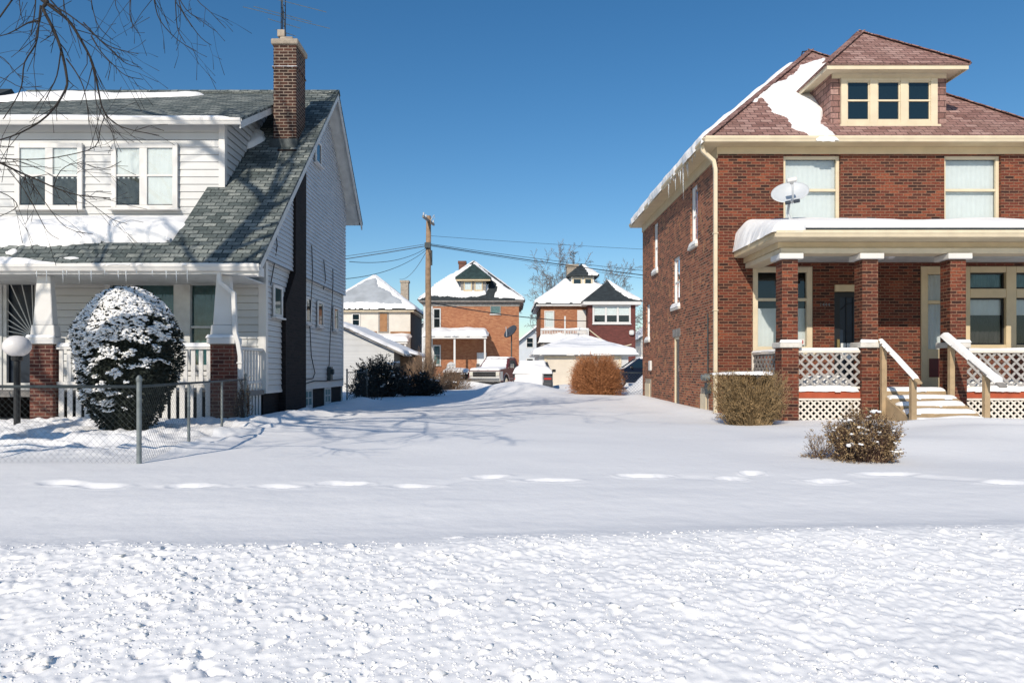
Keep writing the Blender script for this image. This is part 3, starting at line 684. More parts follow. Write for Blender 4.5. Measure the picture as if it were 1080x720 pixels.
for a, b in ((10.88, 11.72), (11.96, 12.56)):
    mb.fbox(FF, a, b, 1.5, 1.62, -.12, .027); mb.fbox(FF, a, b, 3.31, 3.45, -.12, .027); mb.fbox(FF, a, b, 2.72, 2.93, -.12, .027)
mb.fbox(FF, 10.6, 12.7, 1.42, 1.498, -.12, .1)
wg = mb.build('window', M['cream'], house, bevel=.008)
for a, b in ((10.88, 11.72), (11.96, 12.56)):
    for c, d in ((1.62, 2.72), (2.93, 3.31)):
        q = MB(); q.poly([FF.p(a, c, -.08), FF.p(b, c, -.08), FF.p(b, d, -.08), FF.p(a, d, -.08)]); q.build('pane', M['dirty_window'], wg)
        q = MB(); q.fbox(FF, a, a+.04, c, d, -.075, -.05); q.fbox(FF, b-.04, b, c, d, -.075, -.05); q.fbox(FF, a+.04, b-.04, c, c+.04, -.075, -.05); q.fbox(FF, a+.04, b-.04, d-.04, d, -.075, -.05); q.build('window_sash', M['black'], wg)
    curtain_mb(FF, a-.05, b+.05, 2.32, 2.72, -.13, .004).build('roller_blind', M['curtain'], wg, smooth=True)
    curtain_mb(FF, a-.05, b+.05, 1.6, 2.34, -.16).build('curtain', M['curtain_dark'], wg, smooth=True)
    curtain_mb(FF, a-.05, b+.05, 2.9, 3.34, -.13, .02).build('curtain', M['curtain_teal'], wg, smooth=True)

# porch
PY = 13.95; PXA, PXB = 5.60, 12.3
mb = MB(); mb.box(PXA, PXB, PY+.06, HY0-.005, .44, .60); pf = mb.build('porch_floor', M['floor'], house)
cols = [5.645, 7.285, 9.08, 11.2]
for k, x in enumerate(cols):
    mb = MB(); mb.box(x+.012, x+.337, PY, PY+.33, 1.60, 3.285); mb.box(x, x+.35, PY-.01, PY+.34, -.4, 1.48)
    col = mb.build('porch_column', M['brick'], house, bevel=.006)
    mb = MB(); mb.box(x-.05, x+.40, PY-.06, PY+.39, 1.483, 1.597); mb.build('column_band', M['stone'], col, bevel=.012)
    mb = MB(); mb.box(x-.07, x+.42, PY-.08, PY+.41, 3.288, 3.405); mb.build('column_cap', M['white'], col, bevel=.012)
    snow_patch('column_snow', (0, 0, 1.598), (1, 0, 0), (0, 1, 0), (0, 0, 1), [(x-.05, PY-.06), (x+.4, PY-.06), (x+.4, PY-.005), (x-.05, PY-.005)], .05, col, wdt=.03, res=.012, jag=.005, seed=80+k)
PG = 13.56; PL = 5.38
mb = MB(); mb.box(5.62, 12.2, PY-.03, PY+.36, 3.408, 3.52); mb.box(5.62, 5.98, PY+.365, HY0-.004, 3.408, 3.52); mb.build('porch_beam', M['creamlight'], house, bevel=.01)
mb = MB(); mb.box(5.58, 12.24, PY+.02, PY+.4, 3.522, 3.645); mb.box(5.58, 5.99, PY+.405, HY0-.004, 3.522, 3.645); mb.build('porch_frieze', M['cream'], house)
mb = MB(); mb.box(PL, 12.5, PG, HY0-.004, 3.648, 3.70); mb.build('porch_ceiling', M['creamlight'], house)
mb = MB(); mb.box(5.99, 12.2, PY+.41, HY0-.006, 3.55, 3.6); mb.build('porch_ceiling', M['soffit'], house)
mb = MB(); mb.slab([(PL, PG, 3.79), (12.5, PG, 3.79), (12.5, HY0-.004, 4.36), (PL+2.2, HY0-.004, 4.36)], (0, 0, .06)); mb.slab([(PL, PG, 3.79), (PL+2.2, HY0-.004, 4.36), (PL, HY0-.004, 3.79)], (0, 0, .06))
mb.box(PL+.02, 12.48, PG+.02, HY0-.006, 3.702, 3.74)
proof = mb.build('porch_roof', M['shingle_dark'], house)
mb = MB(); gutter_prof(mb, (PL-.03, PG, 3.66), (12.5, PG, 3.66), (0, -1, 0), .13, .09); mb.build('porch_gutter', M['creamlight'], house)
mb = MB(); gutter_prof(mb, (PL, PG+.002, 3.66), (PL, HY0-.005, 3.66), (-1, 0, 0), .13, .03); mb.build('porch_gutter', M['cream'], house)
sl_ = .57/2.44; q_ = math.hypot(1, sl_)
snow_patch('porch_roof_snow', (0, PG, 3.85), (1, 0, 0), (0, 1/q_, sl_/q_), (0, -sl_/q_, 1/q_), [(PL-.06, -.05), (PL+.5, -.07), (PL+.75, .12), (7.5, .14), (9.3, .18), (12.4, .15), (12.4, 2.52), (PL-.02, 2.52)], .15, proof, wdt=.36, res=.04, jag=.05, seed=9, lump=.3, skirt=lambda X, Y: np.maximum(0, .57*(Y/2.5)-.57*(X-PL)/2.2)*(X < PL+1.2)+.05)
# lattice helper (diamond slats in a rectangle of a wall frame)
def lattice_mb(F, u0, u1, v0, v1, pitch, sw, th=.012, w=0.0):
    mb = MB()
    for sgn, wo in ((1, w), (-1, w+th+.001)):
        c = -((v1-v0)) if sgn > 0 else 0
        k = 0
        t = u0-(v1-v0)+pitch*.3
        while t < u1+(v1-v0):
            # line u = t + s (sgn>0: rising right, else rising left), s = v-v0
            if sgn > 0: ua, va, ub, vb = t, v0, t+(v1-v0), v1
            else: ua, va, ub, vb = t, v0, t-(v1-v0), v1
            def clip(ua, va, ub, vb):
                d = ub-ua; 
                lo, hi = 0.0, 1.0
                for bound, sg in ((u0, 1), (u1, -1)):
                    if d*sg > 0: lo = max(lo, (bound-ua)/d)
                    else: hi = min(hi, (bound-ua)/d)
                return lo, hi
            lo, hi = clip(ua, va, ub, vb)
            if hi-lo > .03:
                p = (ua+(ub-ua)*lo, va+(vb-va)*lo); q = (ua+(ub-ua)*hi, va+(vb-va)*hi)
                a = F.p(p[0], p[1], wo+th/2); b = F.p(q[0], q[1], wo+th/2)
                mb.bar(a, b, th, sw, F.N.cross((b-a).normalized()))
            t += pitch
    return mb
FP_ = Fr((0, PY+.10, 0), (1, 0, 0), (0, -1, 0))
for k, (a, b) in enumerate(((cols[0]+.352, cols[1]-.002), (cols[2]+.352, cols[3]-.002))):
    mb = MB(); mb.fbox(FP_, a, b, 1.38, 1.44, -.04, .05); mb.fbox(FP_, a, b, .64, .69, -.02, .03)
    rl = mb.build('porch_railing', M['lattice_white'], house, bevel=.005)
    lattice_mb(FP_, a, b, .69, 1.38, .20, .045).build('lattice_panel', M['lattice_grey'], rl)
    snow_patch('railing_snow', (0, PY+.10, 1.44), (1, 0, 0), (0, -1, 0), (0, 0, 1), [(a+.02, -.035), (b-.02, -.035), (b-.02, .05), (a+.02, .05)], .045, rl, wdt=.04, res=.015, jag=.006, seed=20+k)
    snow_patch('railing_snow', (0, PY+.05, .60), (1, 0, 0), (0, -1, 0), (0, 0, 1), [(a+.02, -.3), (b-.02, -.3), (b-.02, .03), (a+.02, .03)], .10, rl, wdt=.1, res=.03, jag=.03, seed=22+k)
    mb = MB(); mb.fbox(FP_, a, b, .45, .60, .0, .045); mb.build('fascia_board', M['orange_red'], rl, bevel=.004)
    lattice_mb(FP_, a, b, -.2, .448, .135, .036, .012, .01).build('skirt_lattice', M['lattice_white'], rl)
    mb = MB(); mb.fbox(FP_, a, b, .41, .447, .040, .055); mb.build('trim_board', M['lattice_white'], rl)
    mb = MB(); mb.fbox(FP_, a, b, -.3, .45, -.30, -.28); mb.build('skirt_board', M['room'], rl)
FL_ = Fr((cols[0]+.17, 0, 0), (0, 1, 0), (-1, 0, 0))
mb = MB(); mb.fbox(FL_, PY+.345, HY0-.06, 1.38, 1.44, -.05, .05); mb.fbox(FL_, PY+.345, HY0-.06, .64, .69, -.03, .03); mb.fbox(FL_, HY0-.055, HY0-.005, .6, 1.46, -.05, .05)
rl = mb.build('porch_railing', M['lattice_white'], house, bevel=.005)
lattice_mb(FL_, PY+.345, HY0-.06, .69, 1.38, .2, .06).build('lattice_panel', M['wood_grey'], rl)
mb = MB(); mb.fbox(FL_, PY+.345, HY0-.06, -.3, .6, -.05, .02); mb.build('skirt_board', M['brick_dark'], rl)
snow_patch('railing_snow', (cols[0]+.17, 0, 1.44), (0, 1, 0), (1, 0, 0), (0, 0, 1), [(PY+.36, -.05), (HY0-.02, -.05), (HY0-.02, .05), (PY+.36, .05)], .04, rl, wdt=.04, res=.015, jag=.006, seed=30)
# heaps of snow on the porch floor
snow_patch('porch_snow', (0, 0, .60), (1, 0, 0), (0, 1, 0), (0, 0, 1), [(6.05, 14.15), (7.3, 14.15), (7.2, 14.7), (6.3, 14.9)], .30, pf, wdt=.35, res=.05, jag=.06, seed=31)
snow_patch('porch_snow', (0, 0, .60), (1, 0, 0), (0, 1, 0), (0, 0, 1), [(9.45, 14.15), (11.1, 14.15), (10.9, 14.8), (9.6, 14.7)], .28, pf, wdt=.35, res=.05, jag=.06, seed=32)
# steps
mb = MB(); SX0, SX1 = 7.70, 9.02
st = [(13.93, .46), (13.62, .33), (13.32, .20), (13.02, .07)]
mb.box(SX0-.02, SX1+.02, PY-.02, PY+.06, .3, .598)
for yb_, zt in st: mb.box(SX0, SX1, yb_-.31, yb_-.002, zt-.04, zt)
for yb_, zt in st: mb.box(SX0, SX1, yb_-.03, yb_-.005, zt, zt+.092)
for X in (SX0-.05, SX1+.005): mb.slab([(X, PY, .58), (X, PY, .1), (X, 12.6, -.3), (X, 12.6, -.05)], (.045, 0, 0))
stp = mb.build('porch_steps', M['wood'], house, bevel=.004)
for k, (yb_, zt) in enumerate([(PY+.45, .60)]+st):
    y0_ = yb_-.285 if k else PY-.02
    snow_patch('step_snow', (0, 0, zt), (1, 0, 0), (0, 1, 0), (0, 0, 1), [(SX0+.01, y0_), (SX1-.01, y0_), (SX1-.01, yb_-.03), (SX0+.01, yb_-.03)], .085, stp, wdt=.11, res=.025, jag=.05, seed=40+k, lump=.5)
for k, (X, pu, pl, wdh, m_) in enumerate(((7.63, (13.84, 1.58), (12.68, .84), .05, 'wood'), (9.0, (13.95, 1.66), (12.45, .78), .14, 'wood_grey'))):
    mb = MB(); yA, yB = 13.78, 12.78
    for y_ in (yA, yB):
        zt = pl[1]+(pu[1]-pl[1])*(y_-pl[0])/(pu[0]-pl[0]); mb.box(X-.05, X+.05, y_-.045, y_+.045, -.3, zt-.03)
    hr = mb.build('handrail', M['wood'], house, bevel=.006)
    mb = MB(); mb.bar((X, pu[0]+.08, pu[1]+.06), (X, pl[0]-.12, pl[1]-.06), max(.09, wdh), .04); mb.build('rail', M[m_], hr, bevel=.006)
    d = Vector((0, pl[0]-.12-pu[0]-.08, pl[1]-.06-pu[1]-.06)); ln = d.length; d.normalize(); nrm = Vector((1, 0, 0)).cross(d); 
    if nrm.z < 0: nrm = -nrm
    hw_ = max(.09, wdh)/2
    snow_patch('handrail_snow', Vector((X, pu[0]+.08, pu[1]+.06))+nrm*.02, (1, 0, 0), d, nrm, [(-hw_, .02), (hw_, .02), (hw_, ln-.15), (-hw_, ln-.15)], .06+.03*k, hr, wdt=.06, res=.018, jag=.01, seed=50+k)
mb = MB(); mb.lathe([(0, 3.548), (.11, 3.548), (.10, 3.50), (.06, 3.47), (0, 3.46)], (8.45, 15.0, 0), 14); mb.build('porch_light', M['globe'], house, smooth=True)

# satellite dish on the porch roof
sd_ = thing('satellite_dish', 'grey oval satellite dish on a mast on the snowy porch roof', 'satellite dish', (6.15, 14.75, 4.05))
SDY = 14.75; base = Vector((6.20, SDY, 4.05))
cen = Vector((6.10, SDY-.12, 4.84))
nv = Vector((-.28, -.85, .45)).normalized(); ud = Vector((1, 0, 0)); ud = (ud-nv*ud.dot(nv)).normalized(); vd = nv.cross(ud)
if vd.z < 0: vd = -vd
mb = MB(); nr, na = 7, 36
for side in (0, 1):
    b = len(mb.v)
    for i in range(nr+1):
        r = i/nr
        for j in range(na):
            t = 2*math.pi*j/na; q = cen+ud*(.385*r*math.cos(t))+vd*(.27*r*math.sin(t))+nv*(.085*r*r-.085-.012*side); mb.v.append(tuple(q))
    for i in range(nr):
        for j in range(na): j2 = (j+1) % na; mb.f.append((b+i*na+j, b+i*na+j2, b+(i+1)*na+j2, b+(i+1)*na+j))
b1 = nr*na; b2 = (nr+1)*na+nr*na
for j in range(na): j2 = (j+1) % na; mb.f.append((b1+j, b1+j2, b2+j2, b2+j))
mb.build('reflector', M['dish'], sd_, smooth=True)
bot = cen-vd*.27; lnb = cen+nv*.42-vd*.04
mb = MB(); mb.tube([bot-nv*.05, bot+nv*.12, lnb-vd*.10-nv*.03], .022, 7); mb.build('feed_arm', M['dish'], sd_, smooth=True)
mb = MB(); mb.bar(lnb-ud*.10, lnb+ud*.10, .10, .09); mb.tube([lnb-nv*.12, lnb+nv*.02], [.035, .05], 10); mb.build('receiver', M['white'], sd_, bevel=.015)
mb = MB(); mb.bar(bot-ud*.15+nv*.02-vd*.02, bot-ud*.04+nv*.02-vd*.02, .06, .07); mb.bar(bot+ud*.02+nv*.02-vd*.02, bot+ud*.14+nv*.02-vd*.02, .06, .07); mb.build('clamp', M['door_dark'], sd_, bevel=.008)
mb = MB(); mb.tube([base-Vector((0, 0, .1)), base+Vector((0, 0, .12)), base+Vector((-.10, 0, .36)), cen-nv*.12-vd*.05], .026, 8); mb.tube([base+Vector((.22, .1, 0)), base+Vector((-.06, 0, .32))], .008, 5); mb.build('mast', M['dish'], sd_, smooth=True)

# ================================================================ THE WHITE CLAPBOARD HOUSE (left)
lh = thing('clapboard_house', 'white clapboard house with grey shingle roof, wide dormer and brick chimney', 'house', (-9, 14.8, 0))
LXR, LXL = -5.2, -12.9
LY0, LY1 = 14.77, 21.8
RX1, RX0 = -4.69, -13.45
RY0, RYR, RY1 = 13.0, 19.22, 22.46
RZ0 = 3.06; LS = .935; RZR = RZ0+LS*(RYR-RY0); RZ1 = RZR-LS*(RY1-RYR)
def zr(y): return RZ0+LS*(y-RY0) if y <= RYR else RZR-LS*(y-RYR)
GF = Fr((0, LY0, 0), (1, 0, 0), (0, -1, 0)); GS = Fr((LXR, 0, 0), (0, 1, 0), (1, 0, 0)); GG = Fr((LXR+.08, 0, 0), (0, 1, 0), (1, 0, 0))
mb = MB(); wall_mb(mb, GF, LXL, LXR, .6, 3.4, [(-10.9, -10.05, .6, 3.02), (-8.64, -6.09, 1.0, 2.98)], .12, lap=.157, lapt=.028); mb.build('wall', M['siding'], lh)
mb = MB(); wall_mb(mb, GS, LY0, LY1, .58, 3.42, (), 0, lap=.12, lapt=.022); mb.build('wall', M['siding'], lh)
mb = MB(); gable_mb(mb, GG, 3.40, RZR-.1, lambda v: max(RY0+.3, RY0+(v-RZ0+.12)/LS), lambda v: min(LY1+.05, RYR+(RZR-.12-v)/LS), .105, .026); mb.poly([GG.p(RY0+.3, 3.4, 0), GG.p(LY1+.05, 3.4, 0), GG.p(LY1+.05, 3.4, -.09), GG.p(RY0+.3, 3.4, -.09)]); mb.build('gable_siding', M['siding_grey'], lh)
GL = Fr((LXL, 0, 0), (0, 1, 0), (-1, 0, 0)); GB = Fr((0, LY1, 0), (1, 0, 0), (0, 1, 0))
mb = MB(); wall_mb(mb, GB, LXL, LXR, -.3, 6.4); wall_mb(mb, GL, LY0, LY1, -.3, 3.4); gable_mb(mb, GL, 3.4, RZR-.1, lambda v: max(RY0+.3, RY0+(v-RZ0+.12)/LS), lambda v: min(LY1+.05, RYR+(RZR-.12-v)/LS), .2); mb.build('wall', M['siding'], lh)
mb = MB(); mb.fbox(GF, LXR-.13, LXR+.033, .58, 3.38, .0, .033); mb.fbox(GS, LY0+.001, LY0+.10, .58, 3.38, .0, .033); mb.build('corner_board', M['white'], lh)
mb = MB(); mb.fbox(GS, LY1-.1, LY1, .58, 3.39, .0, .033); mb.build('corner_board', M['white'], lh)
mb = MB(); mb.fbox(GS, LY0-.02, LY1, .52, .579, -.02, .03); mb.build('water_table', M['white'], lh)
mb = MB(); mb.box(LXL, LXR-.05, LY0+.03, LY1-.02, -.4, .56); mb.build('foundation', M['brick_dark'], lh)
# roof
mb = MB(); T = .07
CUX, CUY, CUW = -6.62, 13.5, 15.18          # low pitched deck cut into the slope before the dormer
zc, zl = zr(CUY), 4.12
mb.slab([(CUX, RY0, RZ0), (RX1, RY0, RZ0), (RX1, RYR, RZR), (CUX, RYR, RZR)], (0, 0, -T))
mb.slab([(RX0, RY0, RZ0), (CUX, RY0, RZ0), (CUX, CUY, zc), (RX0, CUY, zc)], (0, 0, -T))
mb.slab([(RX0, CUY, zc), (CUX, CUY, zc), (CUX, CUW, zl), (RX0, CUW, zl)], (0, 0, -T))
mb.slab([(RX0, CUW, zr(CUW)), (CUX, CUW, zr(CUW)), (CUX, RYR, RZR), (RX0, RYR, RZR)], (0, 0, -T))
mb.slab([(CUX, CUY, zc-.01), (CUX, CUW, zl-.01), (CUX, CUW, zr(CUW)-.01)], (.03, 0, 0))
mb.slab([(RX0, RYR, RZR), (RX1, RYR, RZR), (RX1, RY1, RZ1), (RX0, RY1, RZ1)], (0, 0, -T))
lroof = mb.build('roof', M['shingle_grey'], lh)
mb = MB()
for i in range(36):
    x = RX0+(RX1-RX0)*i/36; mb.slab([(x, RYR-.13, RZR-.105+.004*(i % 2)), (x+.26, RYR-.13, RZR-.105), (x+.26, RYR, RZR+.02), (x, RYR, RZR+.02+.004*(i % 2))], (0, 0, .012)); mb.slab([(x, RYR, RZR+.02), (x+.26, RYR, RZR+.02), (x+.26, RYR+.13, RZR-.105), (x, RYR+.13, RZR-.105)], (0, 0, .012))
mb.build('ridge_cap', M['shingle_grey'], lroof)
mb = MB()
for a, b, c, d in ((RX1-.50, RX1-.04, 0, 0),):
    mb.slab([(a, RY0+.1, zr(RY0+.1)-.072), (b, RY0+.1, zr(RY0+.1)-.072), (b, RYR, RZR-.072), (a, RYR, RZR-.072)], (0, 0, -.03))
    mb.slab([(a, RYR, RZR-.072), (b, RYR, RZR-.072), (b, RY1-.1, zr(RY1-.1)-.072), (a, RY1-.1, zr(RY1-.1)-.072)], (0, 0, -.03))
mb.slab([(RX0+.1, LY1+.04, zr(LY1+.04)-.1), (RX1-.1, LY1+.04, zr(LY1+.04)-.1), (RX1-.1, RY1-.05, zr(RY1-.05)-.1), (RX0+.1, RY1-.05, zr(RY1-.05)-.1)], (0, 0, -.03))
mb.build('soffit', M['soffit'], lroof)
mb = MB()
for X in (RX1-.045, RX0+.01):
    mb = MB(); mb.slab([(X, RY0+.02, RZ0-.075), (X+.035, RY0+.02, RZ0-.075), (X+.035, RYR, RZR-.075), (X, RYR, RZR-.075)], (0, 0, -.17))
    mb.slab([(X, RYR, RZR-.075), (X+.035, RYR, RZR-.075), (X+.035, RY1-.02, RZ1-.055), (X, RY1-.02, RZ1-.055)], (0, 0, -.17)); mb.build('bargeboard', M['soffit'], lroof)
mb = MB(); gutter_prof(mb, (RX0, RY0+.02, RZ0-.15), (RX1+.02, RY0+.02, RZ0-.15), (0, -1, 0), .13, .1); mb.build('gutter', M['white'], lh)
mb = MB(); mb.box(RX1-.42, RX1-.02, RY0+.03, RY0+.33, RZ0-.22, RZ0-.06); mb.box(RX0, RX1-.02, RY0+.025, RY0+.05, RZ0-.2, RZ0-.04); mb.build('fascia', M['white'], lh)
mb = MB(); mb.box(LXL, LXR, RY0+.06, LY0-.005, RZ0-.19, RZ0-.16); mb.build('porch_ceiling', M['soffit'], lh)
# dormer
LDY, LDX = 15.18, -6.26
dS = .53; dZ = 6.50; dEY = 14.85
LDW = -12.3
def zd(y): return dZ+dS*(y-dEY)
yj = (RZ0-LS*RY0-dZ+dS*dEY)/(dS-LS)
GD = Fr((0, LDY, 0), (1, 0, 0), (0, -1, 0)); GDS = Fr((LDX, 0, 0), (0, 1, 0), (1, 0, 0))
mb = MB(); wall_mb(mb, GD, LDW, LDX, 4.0, zd(LDY)-.08, (), 0, lap=.165, lapt=.017); 
z = zr(LDY)
while z < zd(yj)-.1:
    e = z+.165
    def rng(v): return max(LDY, dEY+(v+.08-dZ)/dS), RY0+(v-RZ0)/LS
    a0, a1 = rng(z); b0, b1 = rng(e)
    if a1 > a0: mb.poly([GDS.p(a0, z, .024), GDS.p(a1, z, .024), GDS.p(max(b1, b0), e, 0), GDS.p(b0, e, 0)])
    z = e
mb.poly([GDS.p(LDY, zr(LDY), -.035), GDS.p(yj, zr(yj), -.035), GDS.p(LDY, zd(LDY)-.07, -.035)])
dorm = mb.build('dormer', M['siding'], lh)
mb = MB(); mb.fbox(GD, LDX-.1, LDX+.035, zr(LDY)-.02, zd(LDY)-.1, .0, .035); mb.fbox(GDS, LDY+.001, LDY+.1, zr(LDY)+.05, zd(LDY)-.1, .0, .035); mb.build('corner_board', M['white'], dorm)
mb = MB(); mb.fbox(GD, LDW, LDX-.101, zd(LDY)-.20, zd(LDY)-.1, .0, .032); mb.build('frieze', M['white'], dorm)
dx0, dx1 = LDW-.4, -5.76
mb = MB(); mb.slab([(dx0, dEY, dZ), (dx1, dEY, dZ), (dx1, yj+.02, zd(yj+.02)), (dx0, yj+.02, zd(yj+.02))], (0, 0, -.06)); droof = mb.build('dormer_roof', M['shingle_grey'], dorm)
mb = MB(); mb.slab([(dx0+.02, dEY+.02, dZ-.062), (dx1-.02, dEY+.02, dZ-.062), (dx1-.02, yj-.1, zd(yj-.1)-.062), (dx0+.02, yj-.1, zd(yj-.1)-.062)], (0, 0, -.03))
mb.slab([(dx1-.03, dEY+.02, dZ-.05), (dx1+.0, dEY+.02, dZ-.05), (dx1+.0, yj-.3, zd(yj-.3)-.05), (dx1-.03, yj-.3, zd(yj-.3)-.05)], (0, 0, -.16)); mb.build('dormer_eave', M['soffit'], dorm)
mb = MB(); gutter_prof(mb, (dx0, dEY+.02, dZ-.14), (dx1+.02, dEY+.02, dZ-.14), (0, -1, 0), .13, .1); mb.build('gutter', M['white'], dorm)
def dpx(px): return (px-533)/FP*LDY
def dpz(py): return CZ+(390-py)/FP*LDY
for a, b, ms, op in ((18, 89, 54, 'curtain'), (119.4, 189, 153, 'curtain')):
    u0, u1 = dpx(a), dpx(b); um = dpx(ms)
    win(dorm, GD, u0, u1, dpz(220.5), dpz(152), base=.03, proud=.06, cas=.11, rails=(dpz(186),), muls=(um,), mulw=.17, fm='white', curtain='curtain', cur=(.47, 1), sill=.05, cas_b=.07)
for a, b in ((24, 50), (58, 84.5), (123, 148.5)): curtain_mb(GD, dpx(a), dpx(b), dpz(215.5), dpz(186), .046, .002).build('curtain', M['curtain_dim'], dorm, smooth=True)
# right sash of the second pair has its curtain all the way down
curtain_mb(GD, dpx(157.5), dpx(184), dpz(216), dpz(186), .048, .002).build('curtain', M['curtain'], dorm, smooth=True)
# snow: ridge strip, eave strip, the drift under the dormer
dn_ = math.hypot(1, dS)
snow_patch('dormer_snow', (0, dEY, dZ), (1, 0, 0), (0, 1/dn_, dS/dn_), (0, -dS/dn_, 1/dn_), [(-13.3, 3.1), (-12.0, 3.0), (-8.5, 4.2), (-8.4, 4.45), (-13.4, 4.55)], .10, droof, wdt=.2, res=.06, jag=.12, seed=101)
snow_patch('dormer_snow', (0, dEY, dZ), (1, 0, 0), (0, 1/dn_, dS/dn_), (0, -dS/dn_, 1/dn_), [(-12.6, -.06), (-5.9, -.06), (-6.2, .10), (-8.5, .22), (-12.6, .30)], .05, droof, wdt=.08, res=.03, jag=.05, seed=102)
ln_ = math.hypot(1, LS)
def lr_uv(px, py):
    Y = (RZ0-LS*RY0-CZ)/((390-py)/FP-LS); return ((px-533)/FP*Y, (Y-RY0)*ln_)
pts = [lr_uv(*p) for p in ((182, 250), (176, 256), (168, 246), (150, 248), (118, 251), (104, 258), (60, 259), (0, 259), (-90, 259), (-90, 246), (0, 246), (180, 244))]
snow_patch('roof_snow', (0, RY0, RZ0), (1, 0, 0), (0, 1/ln_, LS/ln_), (0, -LS/ln_, 1/ln_), pts, .10, lroof, wdt=.35, res=.035, jag=.13, seed=103)
lw = zl-zc; lm_ = math.hypot(CUW-CUY, lw)
snow_patch('roof_snow', (0, CUY, zc), (1, 0, 0), (0, (CUW-CUY)/lm_, lw/lm_), (0, -lw/lm_, (CUW-CUY)/lm_), [(-13.3, .10), (CUX-.15, .14), (CUX+.25, .6), (CUX+.25, lm_+.2), (-13.3, lm_+.2)], .36, lroof, wdt=.6, res=.05, jag=.04, seed=104, lump=.15)
rr = random.Random(7)
for k in range(9):
    cx = -9.9+rr.uniform(-1.2, 1.6); cv = rr.uniform(.15, .75); rx = rr.uniform(.08, .32); ry_ = rr.uniform(.04, .12)
    snow_patch('roof_snow', (0, RY0, RZ0), (1, 0, 0), (0, 1/ln_, LS/ln_), (0, -LS/ln_, 1/ln_), [(cx+rx*math.cos(t)*1.0, cv+ry_*math.sin(t)) for t in np.linspace(0, 6.0, 9)], .03, lroof, wdt=.1, res=.02, jag=.11, seed=110+k)
snow_patch('roof_snow', (0, RY0, RZ0), (1, 0, 0), (0, 1/ln_, LS/ln_), (0, -LS/ln_, 1/ln_), [(-13.3, -.03), (-8.6, -.03), (-8.4, .03), (-8.8, .06), (-9.6, .22), (-13.3, .14)], .035, lroof, wdt=.08, res=.03, jag=.07, seed=130)
snow_patch('roof_snow', (0, RY0, RZ0), (1, 0, 0), (0, 1/ln_, LS/ln_), (0, -LS/ln_, 1/ln_), [lr_uv(*p) for p in ((258, 158), (266, 137), (277, 140), (279, 148), (268, 155))], .12, lroof, wdt=.15, res=.04, jag=.04, seed=131)
snow_patch('gutter_snow', (0, RY0-.03, RZ0-.03), (1, 0, 0), (0, -1, 0), (0, 0, 1), [(-13.3, -.02), (-4.75, -.02), (-4.75, .05), (-13.3, .05)], .022, lroof, wdt=.03, res=.018, jag=.02, seed=132)
for k in range(14):
    random.seed(300+k); xx = -8.9+k*.22+random.uniform(-.08, .08); l_ = random.choice((.08, .12, .18, .25))
    mb = MB(); mb.tube([(xx, RY0-.06, 2.915), (xx, RY0-.06, 2.915-l_*.5), (xx+.004, RY0-.06, 2.915-l_)], [.012, .008, .001], 5); mb.build('icicle', M['ice'], lh, smooth=True)
# gable attic window, side windows
win(lh, GG, 18.2, 18.78, 6.58, 7.22, base=.03, proud=.05, cas=.07, fm='white', glass='glass_dark', sill=.04, room=False)
for a, b in ((15.15, 15.75), (17.55, 18.1), (18.7, 19.3), (20.45, 21.05)):
    win(lh, GS, a, b, 2.22, 2.94, base=.03, proud=.045, cas=.07, fm='white', glass='glass_teal', curtain='curtain_teal', sill=.04, room=False)
for a, b in ((17.75, 18.5), (19.75, 20.45)):
    mb = MB(); X = LXR-.05
    F_ = Fr((X, 0, 0), (0, 1, 0), (1, 0, 0)); mb.fbox(F_, a, b, -.1, .1, .003, .03); mb.fbox(F_, a, b, .46, .515, .003, .03); mb.fbox(F_, a, a+.06, .1, .46, .003, .03); mb.fbox(F_, b-.06, b, .1, .46, .003, .03); mb.fbox(F_, (a+b)/2-.02, (a+b)/2+.02, .1, .46, .003, .027); mb.fbox(F_, a+.06, b-.06, .27, .30, .003, .024)
    f_ = mb.build('basement_window', M['soffit'], lh); q = MB(); q.poly([F_.p(a, .0, .01), F_.p(b, .0, .01), F_.p(b, .5, .01), F_.p(a, .5, .01)]); q.build('pane', M['curtain_teal'], f_)
# chimney: broad black base on the side wall narrowing up to a brick stack above the roof
CX1 = LXR+.05
mb = MB(); cy = [(15.82, 17.44, -.4), (15.82, 17.44, 2.55), (16.42, 17.30, 3.35), (16.46, 17.30, 6.35)]
for (a0, a1, z0), (b0, b1, z1) in zip(cy[:-1], cy[1:]):
    X0 = LXR-.3; X1 = CX1 if z0 < 2 else CX1+.05 if False else CX1
    top = CX1+.045 if z1 > 3.3 else CX1
    mb.hexa([(X0, a0, z0), (CX1+(.045 if z0 > 3.3 else 0), a0, z0), (CX1+(.045 if z0 > 3.3 else 0), a1, z0), (X0, a1, z0), (X0, b0, z1), (top, b0, z1), (top, b1, z1), (X0, b1, z1)])
for v_i in range(len(mb.v)):
    x, y, z = mb.v[v_i]
    if x > LXR: mb.v[v_i] = (x+.06, y, z)
ch = mb.build('chimney', M['brick_dark'], lh, label='black lower chimney on the side wall')
mb = MB(); SX_0, SX_1, SY_0, SY_1 = -5.69, -5.13, 16.75, 17.5
mb.box(SX_0, SX_1, SY_0, SY_1, 6.2, 9.0); mb.box(SX_0-.02, SX_1+.02, SY_0-.02, SY_1+.02, 8.42, 8.46)
stk = mb.build('chimney', M['brick_chimney'], lh, label='brown brick chimney stack above the roof')
mb = MB(); mb.box(SX_0-.05, SX_1+.05, SY_0-.05, SY_1+.05, 9.002, 9.14); mb.box(SX_0+.12, SX_1-.12, SY_0+.1, SY_1-.1, 9.142, 9.26); mb.build('chimney_cap', M['cement'], stk, bevel=.02)
